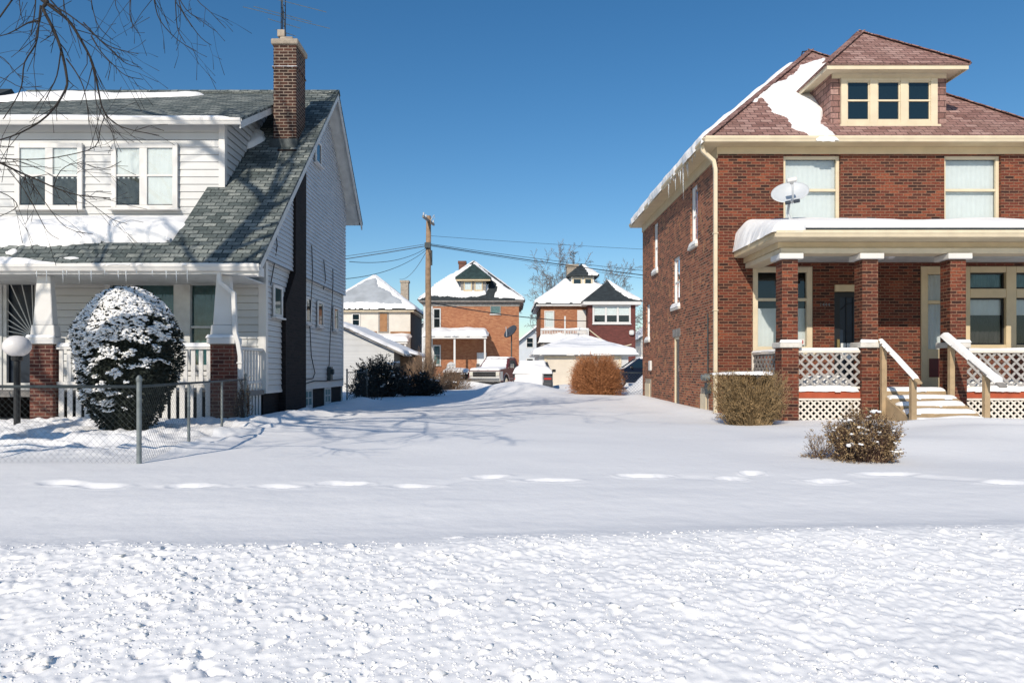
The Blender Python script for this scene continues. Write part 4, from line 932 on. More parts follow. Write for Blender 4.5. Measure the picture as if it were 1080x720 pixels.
snow_patch('chimney_snow', (0, 0, 8.461), (1, 0, 0), (0, 1, 0), (0, 0, 1), [(SX_0-.03, SY_0-.03), (SX_1+.03, SY_0-.03), (SX_1+.03, SY_0+.02), (SX_0-.03, SY_0+.02)], .02, stk, wdt=.02, res=.01, jag=.004, seed=140)
mb = MB(); mb.box(SX_0-.06, SX_1+.06, SY_0-.12, SY_0-.002, 6.35, 6.66); mb.build('flashing', M['metal_dark'], stk)
# cables and meter on the side wall
def wcab(pts, r=.012): mb = MB(); mb.tube([(LXR+.04+(.08 if z > 3.4 else 0), y, z) for y, z in pts], r, 5); mb.build('cable', M['wire'], lh)
wcab([(15.0, 4.6), (15.05, 4.2), (15.2, 3.8), (15.2, 3.3), (15.0, 2.9)]); wcab([(17.9, 4.3), (18.0, 3.6), (18.0, 2.3), (18.15, 1.4), (18.5, .95), (18.3, .8), (17.6, .78)]); wcab([(20.1, 4.0), (20.12, 3.6), (20.1, 1.9), (20.0, 1.2), (19.8, .9)]); wcab([(17.4, .66), (18.5, .74), (19.6, .72), (21.7, .74)], .015); wcab([(19.1, 4.1), (19.3, 3.6), (19.35, 3.3)])
mb = MB(); mb.fbox(GS, 19.85, 20.1, .72, 1.12, .015, .12); mb.lathe([(0, .05), (.08, .05), (.08, .13), (0, .15)], (LXR+.05, 19.97, .98), 12, 'X'); mb.build('electric_meter', M['metal_dark'], lh)
# porch
mb = MB(); mb.box(LXL, LXR-.01, 13.42, LY0-.002, .5, .6); mb.build('porch_floor', M['floor'], lh)
for k, x in enumerate((-9.2, -5.71, -12.75)):
    mb = MB(); mb.box(x, x+.45, 13.2, 13.46, -.4, 1.53)
    pr = mb.build('porch_pier', M['brick_pier' if k != 1 else 'brick_pier'], lh, bevel=.006)
    mb = MB(); mb.box(x-.05, x+.50, 13.15, 13.51, 1.532, 1.66); c = x+.225
    mb.hexa([(c-.24, 13.22, 1.662), (c+.24, 13.22, 1.662), (c+.24, 13.44, 1.662), (c-.24, 13.44, 1.662), (c-.22, 13.23, 1.90), (c+.22, 13.23, 1.90), (c+.22, 13.43, 1.90), (c-.22, 13.43, 1.90)])
    mb.hexa([(c-.19, 13.24, 1.902), (c+.19, 13.24, 1.902), (c+.19, 13.42, 1.902), (c-.19, 13.42, 1.902), (c-.13, 13.26, 2.87), (c+.13, 13.26, 2.87), (c+.13, 13.40, 2.87), (c-.13, 13.40, 2.87)])
    mb.build('porch_column', M['white'], pr, bevel=.012)
    snow_patch('pier_snow', (0, 0, 1.66), (1, 0, 0), (0, 1, 0), (0, 0, 1), [(x-.05, 13.15), (x+.5, 13.15), (x+.5, 13.21), (x-.05, 13.21)], .05, pr, wdt=.03, res=.015, jag=.01, seed=150+k)
downspout('downspout', [(-5.47, 13.06, 2.92), (-5.47, 13.06, 2.72), (-5.22, 13.12, 2.5), (-5.2, 13.14, 1.75), (-5.14, 13.14, 1.55), (-5.10, 13.14, 1.3), (-5.10, 13.14, .5)], .04, 'white', lh, (1.15,))
def picket_rail(F, u0, u1, nm, snow_seed):
    mb = MB(); mb.fbox(F, u0, u1, 1.43, 1.49, -.05, .06); mb.fbox(F, u0, u1, .74, .80, -.02, .03)
    n = int((u1-u0)/.145)
    for i in range(n):
        u = u0+(i+.5)*(u1-u0)/n; mb.fbox(F, u-.042, u+.042, .80, 1.43, -.012, .012)
    m_ = max(1, int((u1-u0)/.165))
    for i in range(m_):
        u = u0+(i+.5)*(u1-u0)/m_; mb.fbox(F, u-.052, u+.052, -.2, .738, .0, .022)
    o_ = mb.build(nm, M['white'], lh, bevel=.004)
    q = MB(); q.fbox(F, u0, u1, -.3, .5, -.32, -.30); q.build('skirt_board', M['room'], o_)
    return o_
GR = Fr((0, 13.33, 0), (1, 0, 0), (0, -1, 0)); r1 = picket_rail(GR, -8.745, -5.715, 'porch_railing', 0)
snow_patch('railing_snow', (0, 13.33, 1.49), (1, 0, 0), (0, -1, 0), (0, 0, 1), [(-8.74, -.05), (-5.72, -.05), (-5.72, .065), (-8.74, .065)], .07, r1, wdt=.05, res=.018, jag=.008, seed=160)
GRS = Fr((-5.28, 0, 0), (0, 1, 0), (1, 0, 0)); picket_rail(GRS, 13.47, LY0-.04, 'porch_railing', 1)
# front door with sunburst grille
mb = MB()
mb.fbox(GF, -10.98, -10.86, .6, 3.1, -.1, .05); mb.fbox(GF, -10.09, -9.97, .6, 3.1, -.1, .05); mb.fbox(GF, -10.86, -10.09, 2.98, 3.1, -.1, .047)
dr = mb.build('door', M['soffit'], lh, bevel=.006)
mb = MB(); mb.fbox(GF, -10.86, -10.78, .6, 2.98, -.05, .02); mb.fbox(GF, -10.17, -10.09, .6, 2.98, -.05, .02); mb.fbox(GF, -10.78, -10.17, 2.88, 2.98, -.05, .02); mb.fbox(GF, -10.78, -10.17, .6, .75, -.05, .02); mb.fbox(GF, -10.78, -10.17, 1.46, 1.54, -.05, .02); mb.fbox(GF, -10.78, -10.17, 1.66, 1.72, -.05, .02)
mb.fbox(GF, -10.6, -10.35, 1.56, 1.645, -.04, .018)
c = (-10.21, 1.76)
for k in range(9):
    t = R(92+k*11); L = min(1.15/max(math.sin(t), .02), .58/max(-math.cos(t), .02)); p0 = GF.p(c[0]+.12*math.cos(t), c[1]+.12*math.sin(t), -.01); p1 = GF.p(c[0]+L*math.cos(t), c[1]+L*math.sin(t), -.01); mb.bar(p0, p1, .012, .018)
mb.tube([GF.p(c[0]+.12*math.cos(R(a)), c[1]+.12*math.sin(R(a)), -.01) for a in range(90, 186, 12)], .009, 5)
mb.build('storm_grille', M['soffit'], dr)
mb = MB(); mb.fbox(GF, -10.86, -10.09, .6, 2.98, -.1, -.08); mb.build('door_leaf', M['door_dark'], dr)
# porch windows: narrow, wide, wide
mb = MB(); zt, zb = 2.98, 1.02; uu = [-8.64, -8.52, -8.3, -8.02, -7.02, -6.86, -6.80, -6.72, -6.17, -6.09]
panes = [(-8.52, -8.30), (-8.02, -7.16), (-6.80, -6.20)]
ed = [-8.64, -8.52, -8.30, -8.02, -7.16, -6.80, -6.20, -6.09]
for i in range(0, 8, 2): mb.fbox(GF, ed[i], ed[i+1], zb, zt, -.1, .045)
for a, b in panes:
    mb.fbox(GF, a, b, zt-.12, zt, -.1, .042); mb.fbox(GF, a, b, zb, zb+.12, -.1, .042); mb.fbox(GF, a, b, 1.93, 1.98, -.09, .02)
wd = mb.build('window', M['soffit'], lh, bevel=.006)
for a, b in panes:
    q = MB(); q.poly([GF.p(a, zb, -.05), GF.p(b, zb, -.05), GF.p(b, zt, -.05), GF.p(a, zt, -.05)]); q.build('pane', M['glass_teal'], wd)
    curtain_mb(GF, a-.02, b+.02, zb, zt, -.09, .01).build('curtain', M['curtain_teal'], wd, smooth=True)
# front steps with an iron rail
mb = MB()
for k in range(4): mb.box(-11.25, -10.0, 13.3-.32*(k+1), 13.3-.32*k-.003, -.3, .48-.15*k)
stp = mb.build('porch_steps', M['wood'], lh)
snow_patch('step_snow', (0, 0, .03), (1, 0, 0), (0, 1, 0), (0, 0, 1), [(-11.2, 11.9), (-10.05, 11.9), (-10.05, 12.3), (-11.2, 12.3)], .12, stp, wdt=.15, res=.04, seed=170)
mb = MB(); X = -9.88
mb.tube([(X, 13.25, 1.5), (X, 12.0, .88), (X, 11.95, .8)], .022, 6); mb.tube([(X, 13.2, .9), (X, 12.0, .28)], .014, 6)
for k in range(8): y = 13.2-.16*k; mb.tube([(X, y, .9-.52*.16*k+.0), (X, y, 1.48-.50*.16*k)], .008, 5)
mb.tube([(X, 12.02, .88), (X, 12.02, -.2)], .02, 6); mb.build('handrail', M['black'], lh)

# TV aerial strapped to the chimney
an = thing('roof_aerial', 'tall lattice television aerial strapped to the brick chimney', 'aerial', (-5.5, 17.1, 9.14))
mb = MB(); mx, my = -5.52, 16.95
for a, b in ((.06, 0), (-.03, .05), (-.03, -.05)): mb.tube([(mx+a, my+b, 9.14), (mx+a*.9, my+b*.9, 11.9)], .012, 5)
for k in range(16):
    z = 9.2+k*.17; mb.tube([(mx+.055, my, z), (mx-.027, my+.045, z+.085), (mx-.027, my-.045, z+.17), (mx+.055, my, z+.17)], .006, 4)
mb.build('mast', M['black'], an)
mb = MB(); mb.box(mx-.12, mx+.06, my-.08, my+.08, 9.27, 9.44); mb.build('rotor_box', M['cement'], an, bevel=.01)
for k, (z, l, yy) in enumerate(((9.86, .62, 0.0), (9.95, .95, .35), (10.1, 1.0, -.2), (9.68, .35, .1), (10.3, 1.05, -.6), (9.5, .22, .2))):
    mb = MB(); mb.tube([(mx-l, my+yy-l*.5, z+.02), (mx+l, my+yy+l*.5, z-.04)], .008, 5); mb.build('element', M['metal'], an)
mb = MB(); mb.tube([(mx+.3, my-1.3, 10.38), (mx, my, 9.97), (mx-.15, my+.6, 9.78)], .014, 5); mb.build('boom', M['metal'], an)

# ================================================================ THE YARD: fence, lamp, pole, wires
def chain_fence(label, pts, name='chain_link_fence', h=.85, cell=.05, post_extra=.07, group=None, mesh_r=.0011):
    pts = [Vector((p[0], p[1], 0)) for p in pts]
    t = thing(name, label, 'fence', tuple(pts[0]), 0, group)
    posts = []
    for a, b in zip(pts[:-1], pts[1:]):
        L = (b-a).length; n = max(1, round(L/2.2))
        for i in range(n): posts.append(a+(b-a)*i/n)
    posts.append(pts[-1])
    for p in posts:
        corner = any((p-q).length < .01 for q in pts)
        r = .026 if corner else .02
        mb = MB(); mb.tube([p+Vector((0, 0, -.3)), p+Vector((0, 0, h+(post_extra if corner else .0)))], r, 10)
        if corner: mb.lathe([(r+.006, 0), (r+.006, .03), (r*.6, .06), (0, .065)], p+Vector((0, 0, h+post_extra-.01)), 10)
        mb.build('post', M['metal'], t, smooth=False)
    mb = MB()
    for a, b in zip(pts[:-1], pts[1:]): mb.tube([a+Vector((0, 0, h)), b+Vector((0, 0, h))], .017, 8)
    mb.build('top_rail', M['metal_dark'], t, smooth=True)
    mb = MB()
    z0 = -.12
    for a, b in zip(pts[:-1], pts[1:]):
        d = (b-a); L = d.length; d.normalize(); H = h-z0
        for sg in (1, -1):
            s = -H
            while s < L+H:
                u0, u1 = (s, s+H) if sg > 0 else (s+H, s)
                # clip in u
                q0, q1 = u0, u1; lo, hi = 0., 1.; du = u1-u0
                for bd, g in ((0, 1), (L, -1)):
                    tt = (bd-u0)/du
                    if du*g > 0: lo = max(lo, tt)
                    else: hi = min(hi, tt)
                if hi > lo+.01:
                    p = a+d*(u0+du*lo)+Vector((0, 0, z0+H*lo)); q = a+d*(u0+du*hi)+Vector((0, 0, z0+H*hi))
                    mb.tube([p, q], mesh_r, 3, cap=False)
                s += cell*1.414
    mb.build('wire_mesh', M['metal_dark'], t)
    return t
chain_fence('chain link fence around the left front yard, beside the round snowy bush', [(-10.2, 7.4), (-3.97, 7.4), (-4.95, 13.0)])
chain_fence('short chain link fence behind the white clapboard house', [(-5.15, 22.2), (-4.75, 23.4)], h=.95, mesh_r=.004, cell=.09)
chain_fence('short chain link fence at the right edge of the orange bush', [(4.62, 27.4), (6.3, 27.6)], h=.92, mesh_r=.004, cell=.09)
lp = thing('yard_lamp', 'black lamp post with a white globe in the fenced yard', 'lamp', (-8.44, 11.8, 0))
mb = MB(); mb.tube([(-8.44, 11.8, -.4), (-8.44, 11.8, 1.22)], .052, 12); mb.lathe([(.052, 1.18), (.085, 1.2), (.09, 1.25), (.06, 1.27), (0, 1.27)], (-8.44, 11.8, 0), 16); mb.build('post', M['black'], lp)
mb = MB(); mb.lathe([(.215*math.sin(a), 1.44-.185*math.cos(a)) for a in np.linspace(.3, math.pi, 14)], (-8.44, 11.8, 0), 28); mb.build('globe', M['globe'], lp, smooth=True)

PX, PYY = -4.13, 36.5
up = thing('utility_pole', 'tall brown wooden utility pole in the rear alley', 'utility pole', (PX, PYY, 0))
mb = MB(); mb.tube([(PX, PYY, -.5), (PX+.02, PYY, 2.8), (PX, PYY, 6.2), (PX+.03, PYY, 9.25)], [.185, .17, .15, .125], 14); mb.build('pole', M['pole_wood'], up, smooth=True)
mb = MB(); mb.bar((PX-.15, PYY-1.0, 9.0), (PX+.2, PYY+1.0, 9.0), .10, .12); crs = mb.build('crossarm', M['wood_grey'], up, bevel=.01)
for k, (dx, dy) in enumerate(((-.13, -.92), (-.06, -.45), (.1, .45), (.18, .92))):
    mb = MB(); mb.lathe([(0, 9.06), (.04, 9.06), (.05, 9.12), (.035, 9.15), (.05, 9.18), (.03, 9.23), (0, 9.24)], (PX+dx, PYY+dy, 0), 10); mb.build('insulator', M['dish'], up, smooth=True)
mb = MB(); mb.box(PX-.16, PX+.16, PYY-.24, PYY-.12, 7.5, 7.8); mb.tube([(PX+.19, PYY-.12, 6.6), (PX+.19, PYY-.12, 7.4)], .055, 8); mb.build('wire_bracket', M['metal_dark'], up, bevel=.01)
mb = MB(); mb.tube([(PX+.15, PYY-.1, 9.0), (PX+.34, PYY-.15, 9.28), (PX+.36, PYY-.1, 9.1)], .022, 6); mb.build('lightning_arrester', M['dish'], up)
def wire(label, a, b, sag, r=.014, n=20):
    a = Vector(a); b = Vector(b)
    pts = [a+(b-a)*(i/n)+Vector((0, 0, -4*sag*(i/n)*(1-i/n))) for i in range(n+1)]
    t = MB(); t.tube(pts, r, 5); o = t.build('overhead_wire', M['wire'])
    return tag(o, label, 'wire', 'overhead wires at the utility pole')
zt = 7.72
def far(x, y, z): k = 36.5/32; return (x*k, y*k, CZ+(z-CZ)*k)
wire('uppermost wire running left from the bracket of the utility pole', (PX, PYY, zt+.05), far(-42, 36, 7.0), 1.6, .013)
wire('thick cable running left from the utility pole, second from the top', (PX, PYY, zt-.05), far(-42, 35, 6.0), 1.5, .022)
wire('wire sloping left from the pole behind the clapboard house, third down', (PX, PYY, zt-.12), (-5.0, 21.9, 4.5), .3, .011)
wire('lowest wire sloping left from the pole to the clapboard house', (PX, PYY, zt-.2), (-5.1, 21.9, 3.95), .3, .011)
wire('thin wire dropping from the pole to the cream house chimney', (PX, PYY, zt-.2), (-9.3, 60, 9.0), .5, .014)
wire('topmost thin wire running right from the head of the pole', (PX, PYY, 8.2), far(38, 36, 6.9), .55, .009)
wire('upper of the cables running right from the pole bracket', (PX, PYY, zt+.06), far(38, 38, 5.9), 1.2, .013)
wire('thick cable running right from the pole bracket, second down', (PX, PYY, zt), far(38, 36, 4.3), 1.0, .024)
wire('thin wire running right from the pole, lowest of the bracket cables', (PX, PYY, zt-.05), far(38, 36, 2.6), .55, .010)
wire('thick black cable crossing in front of the orange brick houses', (PX, PYY, 4.65), (7.0, 57.5, 5.15), .25, .03)

# ================================================================ THE HOUSES ACROSS THE ALLEY
def hip_roof_mb(x0, x1, y0, y1, z, s, flare=0.0):
    mb = MB(); wx, wy = x1-x0, y1-y0; d = min(wx, wy)/2; zz = z+s*d
    c = [Vector((x0, y0, z)), Vector((x1, y0, z)), Vector((x1, y1, z)), Vector((x0, y1, z))]
    if wx <= wy: A, B = Vector(((x0+x1)/2, y0+d, zz)), Vector(((x0+x1)/2, y1-d, zz)); fs = ((c[0], c[1], A), (c[1], c[2], B, A), (c[2], c[3], B), (c[3], c[0], A, B))
    else: A, B = Vector((x0+d, (y0+y1)/2, zz)), Vector((x1-d, (y0+y1)/2, zz)); fs = ((c[0], c[1], B, A), (c[1], c[2], B), (c[2], c[3], A, B), (c[3], c[0], A))
    for f in fs: mb.poly(f)
    dn = Vector((0, 0, -.12)); l = [v+dn for v in c]
    for i in range(4): j = (i+1) % 4; mb.poly([l[i], l[j], c[j], c[i]])
    mb.poly(l[::-1])
    return mb, A, B
def roof_snow_face(name, o, u, face_pts, t, parent, seed, m='snow', res=.12, jag=.12, wdt=.25):
    """snow sheet on a planar roof face given by 3D points"""
    p = [Vector(q) for q in face_pts]; o = p[0]; U = (p[1]-p[0]).normalized(); N = U.cross(p[2]-p[0]).normalized()
    if N.z < 0: N = -N
    V = N.cross(U).normalized()
    uv = [((q-o).dot(U), (q-o).dot(V)) for q in p]
    return snow_patch(name, o, U, V, N, uv, t, parent, wdt=wdt, res=res, jag=jag, seed=seed, m=m)
def wallbox(mb, x0, x1, y0, y1, z0, z1):
    mb.poly([(x0, y0, z0), (x1, y0, z0), (x1, y0, z1), (x0, y0, z1)]); mb.poly([(x1, y0, z0), (x1, y1, z0), (x1, y1, z1), (x1, y0, z1)])
    mb.poly([(x1, y1, z0), (x0, y1, z0), (x0, y1, z1), (x1, y1, z1)]); mb.poly([(x0, y1, z0), (x0, y0, z0), (x0, y0, z1), (x0, y1, z1)])
def chimney(x0, x1, y0, y1, z0, z1, m, parent):
    mb = MB(); mb.box(x0, x1, y0, y1, z0, z1); mb.box(x0-.06, x1+.06, y0-.06, y1+.06, z1-.18, z1+.02); c = mb.build('chimney', M[m], parent)
    return c
# --- orange brick house with dark dormer
OY = 54.0
oh = thing('orange_brick_house', 'orange brick house with snowy hipped roof and dark green dormer behind the utility pole', 'house', (-2.7, OY, 0))
ox0, ox1 = -6.45, 1.08; oy1 = OY+8.5
FO = Fr((0, OY, 0), (1, 0, 0), (0, -1, 0))
mb = MB(); wallbox(mb, ox0, ox1, OY, oy1, -.3, 6.5); mb.build('wall', M['brick_orange'], oh)
mb = MB(); mb.box(ox0-.02, -5.75, OY-.03, OY-.003, 0, 6.4); mb.build('porch_bay', M['soffit'], oh)
rx0, rx1 = ox0-.42, ox1+.42
mb, A, B = hip_roof_mb(rx0, rx1, OY-.42, oy1+.42, 6.62, .86); orf = mb.build('roof', M['shingle_dark'], oh)
mb = MB(); mb.box(rx0+.05, rx1-.05, OY-.37, oy1+.37, 6.38, 6.5); mb.box(ox0-.04, ox1+.04, OY-.04, OY-.003, 6.05, 6.37); mb.build('eave', M['wood_grey'], oh)
c0 = Vector((rx0, OY-.42, 6.62)); c1 = Vector((rx1, OY-.42, 6.62)); c2 = Vector((rx1, oy1+.42, 6.62)); c3 = Vector((rx0, oy1+.42, 6.62))
def onf(u, f): # point on the front roof face: u across eave 0..1, f up the slope 0..1
    p = c0+(c1-c0)*u; return p+(A-(c0+c1)/2)*f+((c0+c1)/2-(c0+c1)/2)
sl = (A-(c0+c1)/2)
def rp(px, py): # pixel to front roof plane
    s = .86; Y = (6.62-s*(OY-.42)-CZ)/((390-py)/FP-s); return Vector(((px-533)/FP*Y, Y, CZ+(390-py)/FP*Y))
roof_snow_face('roof_snow', 0, 0, [rp(*p) for p in ((441, 315), (455, 311.5), (470, 312), (483, 313.5), (505, 312.5), (512, 310), (515, 300), (480, 294), (500, 277), (470, 292))], .14, orf, 301)
roof_snow_face('roof_snow', 0, 0, [rp(*p) for p in ((521, 313.5), (552, 315), (530, 301), (500, 277.5), (512, 290), (524, 299), (525, 305))], .14, orf, 302)
roof_snow_face('roof_snow', 0, 0, [c1, c2, B, A], .12, orf, 303); roof_snow_face('roof_snow', 0, 0, [c3, c0, A, B], .12, orf, 304)
# dormer
dx0, dx1, dy, dzb, dzt = -3.55, -1.55, OY+.2, 7.2, 8.35
mb = MB(); yk = lambda z: OY-.42+(z-6.62)/.86
mb.poly([(dx0, dy, dzb), (dx1, dy, dzb), (dx1, dy, dzt), (dx0, dy, dzt)])
for X in (dx0, dx1): mb.poly([(X, dy, dzb), (X, dy, dzt), (X, yk(dzt), dzt)])
odm = mb.build('dormer', M['wood_grey'], oh)
mb = MB(); a_, b_ = Vector((dx0-.4, dy-.4, dzt)), Vector((dx1+.4, dy-.4, dzt)); ap = Vector(((dx0+dx1)/2, dy+1.1, dzt+1.28)); rr_ = Vector((ap.x, yk(ap.z), ap.z)); cc, dd = Vector((dx1+.4, yk(dzt), dzt)), Vector((dx0-.4, yk(dzt), dzt))
mb.poly([a_, b_, ap]); mb.poly([b_, cc, rr_, ap]); mb.poly([dd, a_, ap, rr_]); dn = Vector((0, 0, -.16)); mb.poly([a_+dn, b_+dn, cc+dn, dd+dn]); mb.poly([a_, b_, b_+dn, a_+dn]); mb.poly([b_, cc, cc+dn, b_+dn]); mb.poly([dd, a_, a_+dn, dd+dn]); dmr = mb.build('dormer_roof', M['shingle_green'], odm)
roof_snow_face('dormer_snow', 0, 0, [b_, cc, rr_, ap], .10, dmr, 305)
mb = MB(); mb.box(dx0-.36, dx1+.36, dy-.36, dy-.01, dzt-.28, dzt-.165); mb.build('dormer_eave', M['cream'], odm)
FOD = Fr((0, dy, 0), (1, 0, 0), (0, -1, 0))
for a, b in ((-3.3, -2.65), (-2.45, -1.8)):
    win(odm, FOD, a, b, 7.3, 8.05, 0, .05, .08, fm='cream', glass='dirty_window', curtain='curtain', sill=.04, room=False)
chimney(-4.05, -3.45, 59.2, 59.9, 8.0, 10.45, 'brick_pier', oh)
win(oh, FO, -5.72, -5.1, 4.3, 5.9, 0, .06, .09, rails=(5.1,), fm='soffit', glass='dirty_window', sill=.06)
win(oh, FO, -5.72, -5.1, 1.4, 3.0, 0, .06, .09, rails=(2.2,), fm='soffit', glass='dirty_window', curtain='curtain_teal', sill=.06)
win(oh, FO, -1.2, -.36, 5.45, 6.35, 0, .05, .07, fm='wood_grey', glass='dirty_window', curtain='curtain_teal', sill=.08, sillm='white')
# lean-to porch
mb = MB(); mb.slab([(-6.2, 51.6, 3.62), (-1.4, 51.6, 3.62), (-1.4, OY-.01, 4.0), (-6.2, OY-.01, 4.0)], (0, 0, -.22)); pr = mb.build('porch_roof', M['white'], oh)
roof_snow_face('porch_snow', 0, 0, [(-6.2, 51.6, 3.62), (-1.4, 51.6, 3.62), (-1.4, OY, 4.0), (-6.2, OY, 4.0)], .36, pr, 306, wdt=.2, jag=.04)
for x in (-3.85, -1.55): mb = MB(); mb.box(x-.07, x+.07, 51.7, 51.84, -.3, 3.39); mb.build('porch_post', M['white'], oh)
mb = MB(); mb.fbox(FO, -2.25, -1.5, .4, 2.4, .003, .08); dd_ = mb.build('door', M['white'], oh); mb = MB(); mb.fbox(FO, -2.12, -1.63, 1.4, 2.25, .081, .09); mb.build('pane', M['curtain'], dd_)
mb = MB(); mb.box(-6.2, -1.3, 51.7, OY-.02, -.2, .5); mb.build('porch_floor', M['wood_grey'], oh)
# --- house with maroon bay
BY = 58.0
bh = thing('maroon_bay_house', 'brick house with maroon rear bay, white balcony and cupola dormer behind the garage', 'house', (7, BY, 0))
FBH = Fr((0, BY, 0), (1, 0, 0), (0, -1, 0)); b0, b1 = 3.0, 9.5
mb = MB(); wallbox(mb, b0, b1, BY, BY+8, -.3, 6.5); mb.build('wall', M['brick_orange'], bh)
mb, A, B = hip_roof_mb(b0-.45, b1+.9, BY-.45, BY+8.45, 6.7, .80); brf = mb.build('roof', M['shingle_dark'], bh)
c0 = Vector((b0-.45, BY-.45, 6.7)); c1 = Vector((b1+.9, BY-.45, 6.7)); c2 = Vector((b1+.9, BY+8.45, 6.7)); c3 = Vector((b0-.45, BY+8.45, 6.7))
roof_snow_face('roof_snow', 0, 0, [c0, c1, A], .2, brf, 311); roof_snow_face('roof_snow', 0, 0, [c3, c0, A, B], .2, brf, 312); roof_snow_face('roof_snow', 0, 0, [c1, c2, B, A], .2, brf, 313)
mb = MB(); mb.box(b0-.4, b1+.85, BY-.4, BY+8.4, 6.42, 6.58); mb.build('eave', M['white'], bh)
# bay
y2 = BY-1.6; bx0, bx1 = 6.85, 10.75
mb = MB(); wallbox(mb, bx0, bx1, y2, BY-.01, -.3, 6.4); mb.build('bay_wall', M['brick_maroon'], bh)
ey0, ex0_, ex1_ = y2-.45, bx0-.5, bx1+.45; zb_ = 6.72; cx_ = (ex0_+ex1_)/2; ap = Vector((cx_, ey0+2.5, zb_+1.95)); back = Vector((cx_, BY+4, zb_+1.95))
mb = MB(); a_, b_ = Vector((ex0_, ey0, zb_)), Vector((ex1_, ey0, zb_)); cc, dd = Vector((ex1_, BY+4, zb_)), Vector((ex0_, BY+4, zb_))
mb.poly([a_, b_, ap]); mb.poly([b_, cc, back, ap]); mb.poly([dd, a_, ap, back]); mb.box(ex0_, ex1_, ey0, BY, zb_-.06, zb_-.005); bry = mb.build('bay_roof', M['shingle_dark'], bh)
mb = MB(); mb.box(ex0_+.04, ex1_-.04, ey0+.04, BY, zb_-.34, zb_-.065); mb.build('bay_eave', M['white'], bh)
pf_ = lambda u, f: a_+(b_-a_)*u+(ap-(a_+b_)/2)*f
roof_snow_face('bay_snow', 0, 0, [pf_(.80, .1), pf_(.97, .04), pf_(.72, .58), pf_(.52, .96), pf_(.60, .55)], .14, bry, 314)
roof_snow_face('bay_snow', 0, 0, [b_, cc, back, ap], .14, bry, 315)
FBB = Fr((0, y2, 0), (1, 0, 0), (0, -1, 0))
win(bh, FBB, 7.2, 10.35, 4.85, 6.35, 0, .07, .14, rails=(5.55,), muls=(8.3, 9.28), mulw=.16, fm='white', glass='dirty_window', curtain='curtain', cur=(.45, 1), sill=.08)
mb = MB(); mb.tube([(6.9+i*.35, y2-.06, 4.35-1.15*math.sin(math.pi*i/12*.85)-.03*i) for i in range(11)], .05, 6); mb.build('drain_hose', M['creamlight'], bh)
mb = MB(); mb.fbox(FBB, 10.2, 10.6, 3.9, 4.3, .003, .3); mb.build('vent_hood', M['white'], bh, bevel=.08)
win(bh, FBH, 3.3, 4.15, 4.6, 6.05, 0, .06, .10, rails=(5.3,), fm='white', glass='dirty_window', curtain='curtain', sill=.06)
mb = MB(); mb.fbox(FBH, 6.1, 6.84, 3.9, 6.1, .003, .1); mb.build('door', M['white'], bh)
mb = MB(); mb.box(2.9, 6.84, BY-1.9, BY-.01, 3.0, 3.3); bal = mb.build('balcony', M['wood_grey'], bh)
mb = MB(); mb.box(2.9, 6.84, BY-1.9, BY-1.82, 4.25, 4.33); mb.box(2.9, 6.84, BY-1.9, BY-1.83, 3.5, 3.56)
for i in range(30): x = 2.95+i*.133; mb.box(x-.03, x+.03, BY-1.88, BY-1.84, 3.56, 4.25)
for x in (2.95, 4.9, 6.8): mb.box(x-.06, x+.06, BY-1.92, BY-1.8, 3.3, 4.45+ (1.0 if x == 4.9 else 0))
rl_ = mb.build('balcony_railing', M['white'], bal)
snow_patch('balcony_snow', (0, 0, 3.3), (1, 0, 0), (0, 1, 0), (0, 0, 1), [(2.8, BY-2.05), (6.9, BY-2.05), (6.9, BY-.1), (2.8, BY-.1)], .7, bal, wdt=.4, res=.1, jag=.1, seed=316)
snow_patch('balcony_snow', (0, 0, 4.33), (1, 0, 0), (0, 1, 0), (0, 0, 1), [(2.9, BY-1.95), (6.84, BY-1.95), (6.84, BY-1.78), (2.9, BY-1.78)], .14, rl_, wdt=.1, res=.05, jag=.03, seed=317)
for x in (3.0, 6.7): mb = MB(); mb.box(x-.08, x+.08, BY-1.8, BY-1.64, -.3, 3.0); mb.build('porch_post', M['white'], bh)
# cupola dormer
mb = MB(); cy = BY+1.6; mb.box(5.75, 7.75, cy, cy+3, 7.6, 9.15); cup = mb.build('dormer', M['white'], bh)
mb, A2, B2 = hip_roof_mb(5.4, 8.15, cy-.4, cy+3.2, 9.3, .85); cr = mb.build('dormer_roof', M['shingle_dark'], cup)
roof_snow_face('dormer_snow', 0, 0, [Vector((7.3, cy-.36, 9.32)), Vector((8.15, cy-.4, 9.3)), A2], .12, cr, 318)
FC = Fr((0, cy, 0), (1, 0, 0), (0, -1, 0))
for a, b in ((5.85, 6.7), (6.85, 7.6)): win(cup, FC, a, b, 8.3, 9.05, 0, .05, .12, fm='creamlight', glass='glass_dark', sill=0, room=False)
chimney(5.6, 6.6, BY+4, BY+4.9, 9, 10.6, 'cement', bh)
mb = MB(); mb.tube([(6.2, BY+4.4, 10.5), (6.2, BY+4.4, 11.9)], .03, 5); mb.tube([(5.9, BY+4.4, 11.5), (6.5, BY+4.4, 11.7)], .02, 4); mb.tube([(6.0, BY+4.4, 11.8), (6.4, BY+4.4, 11.3)], .02, 4); mb.build('aerial', M['wire'], bh)
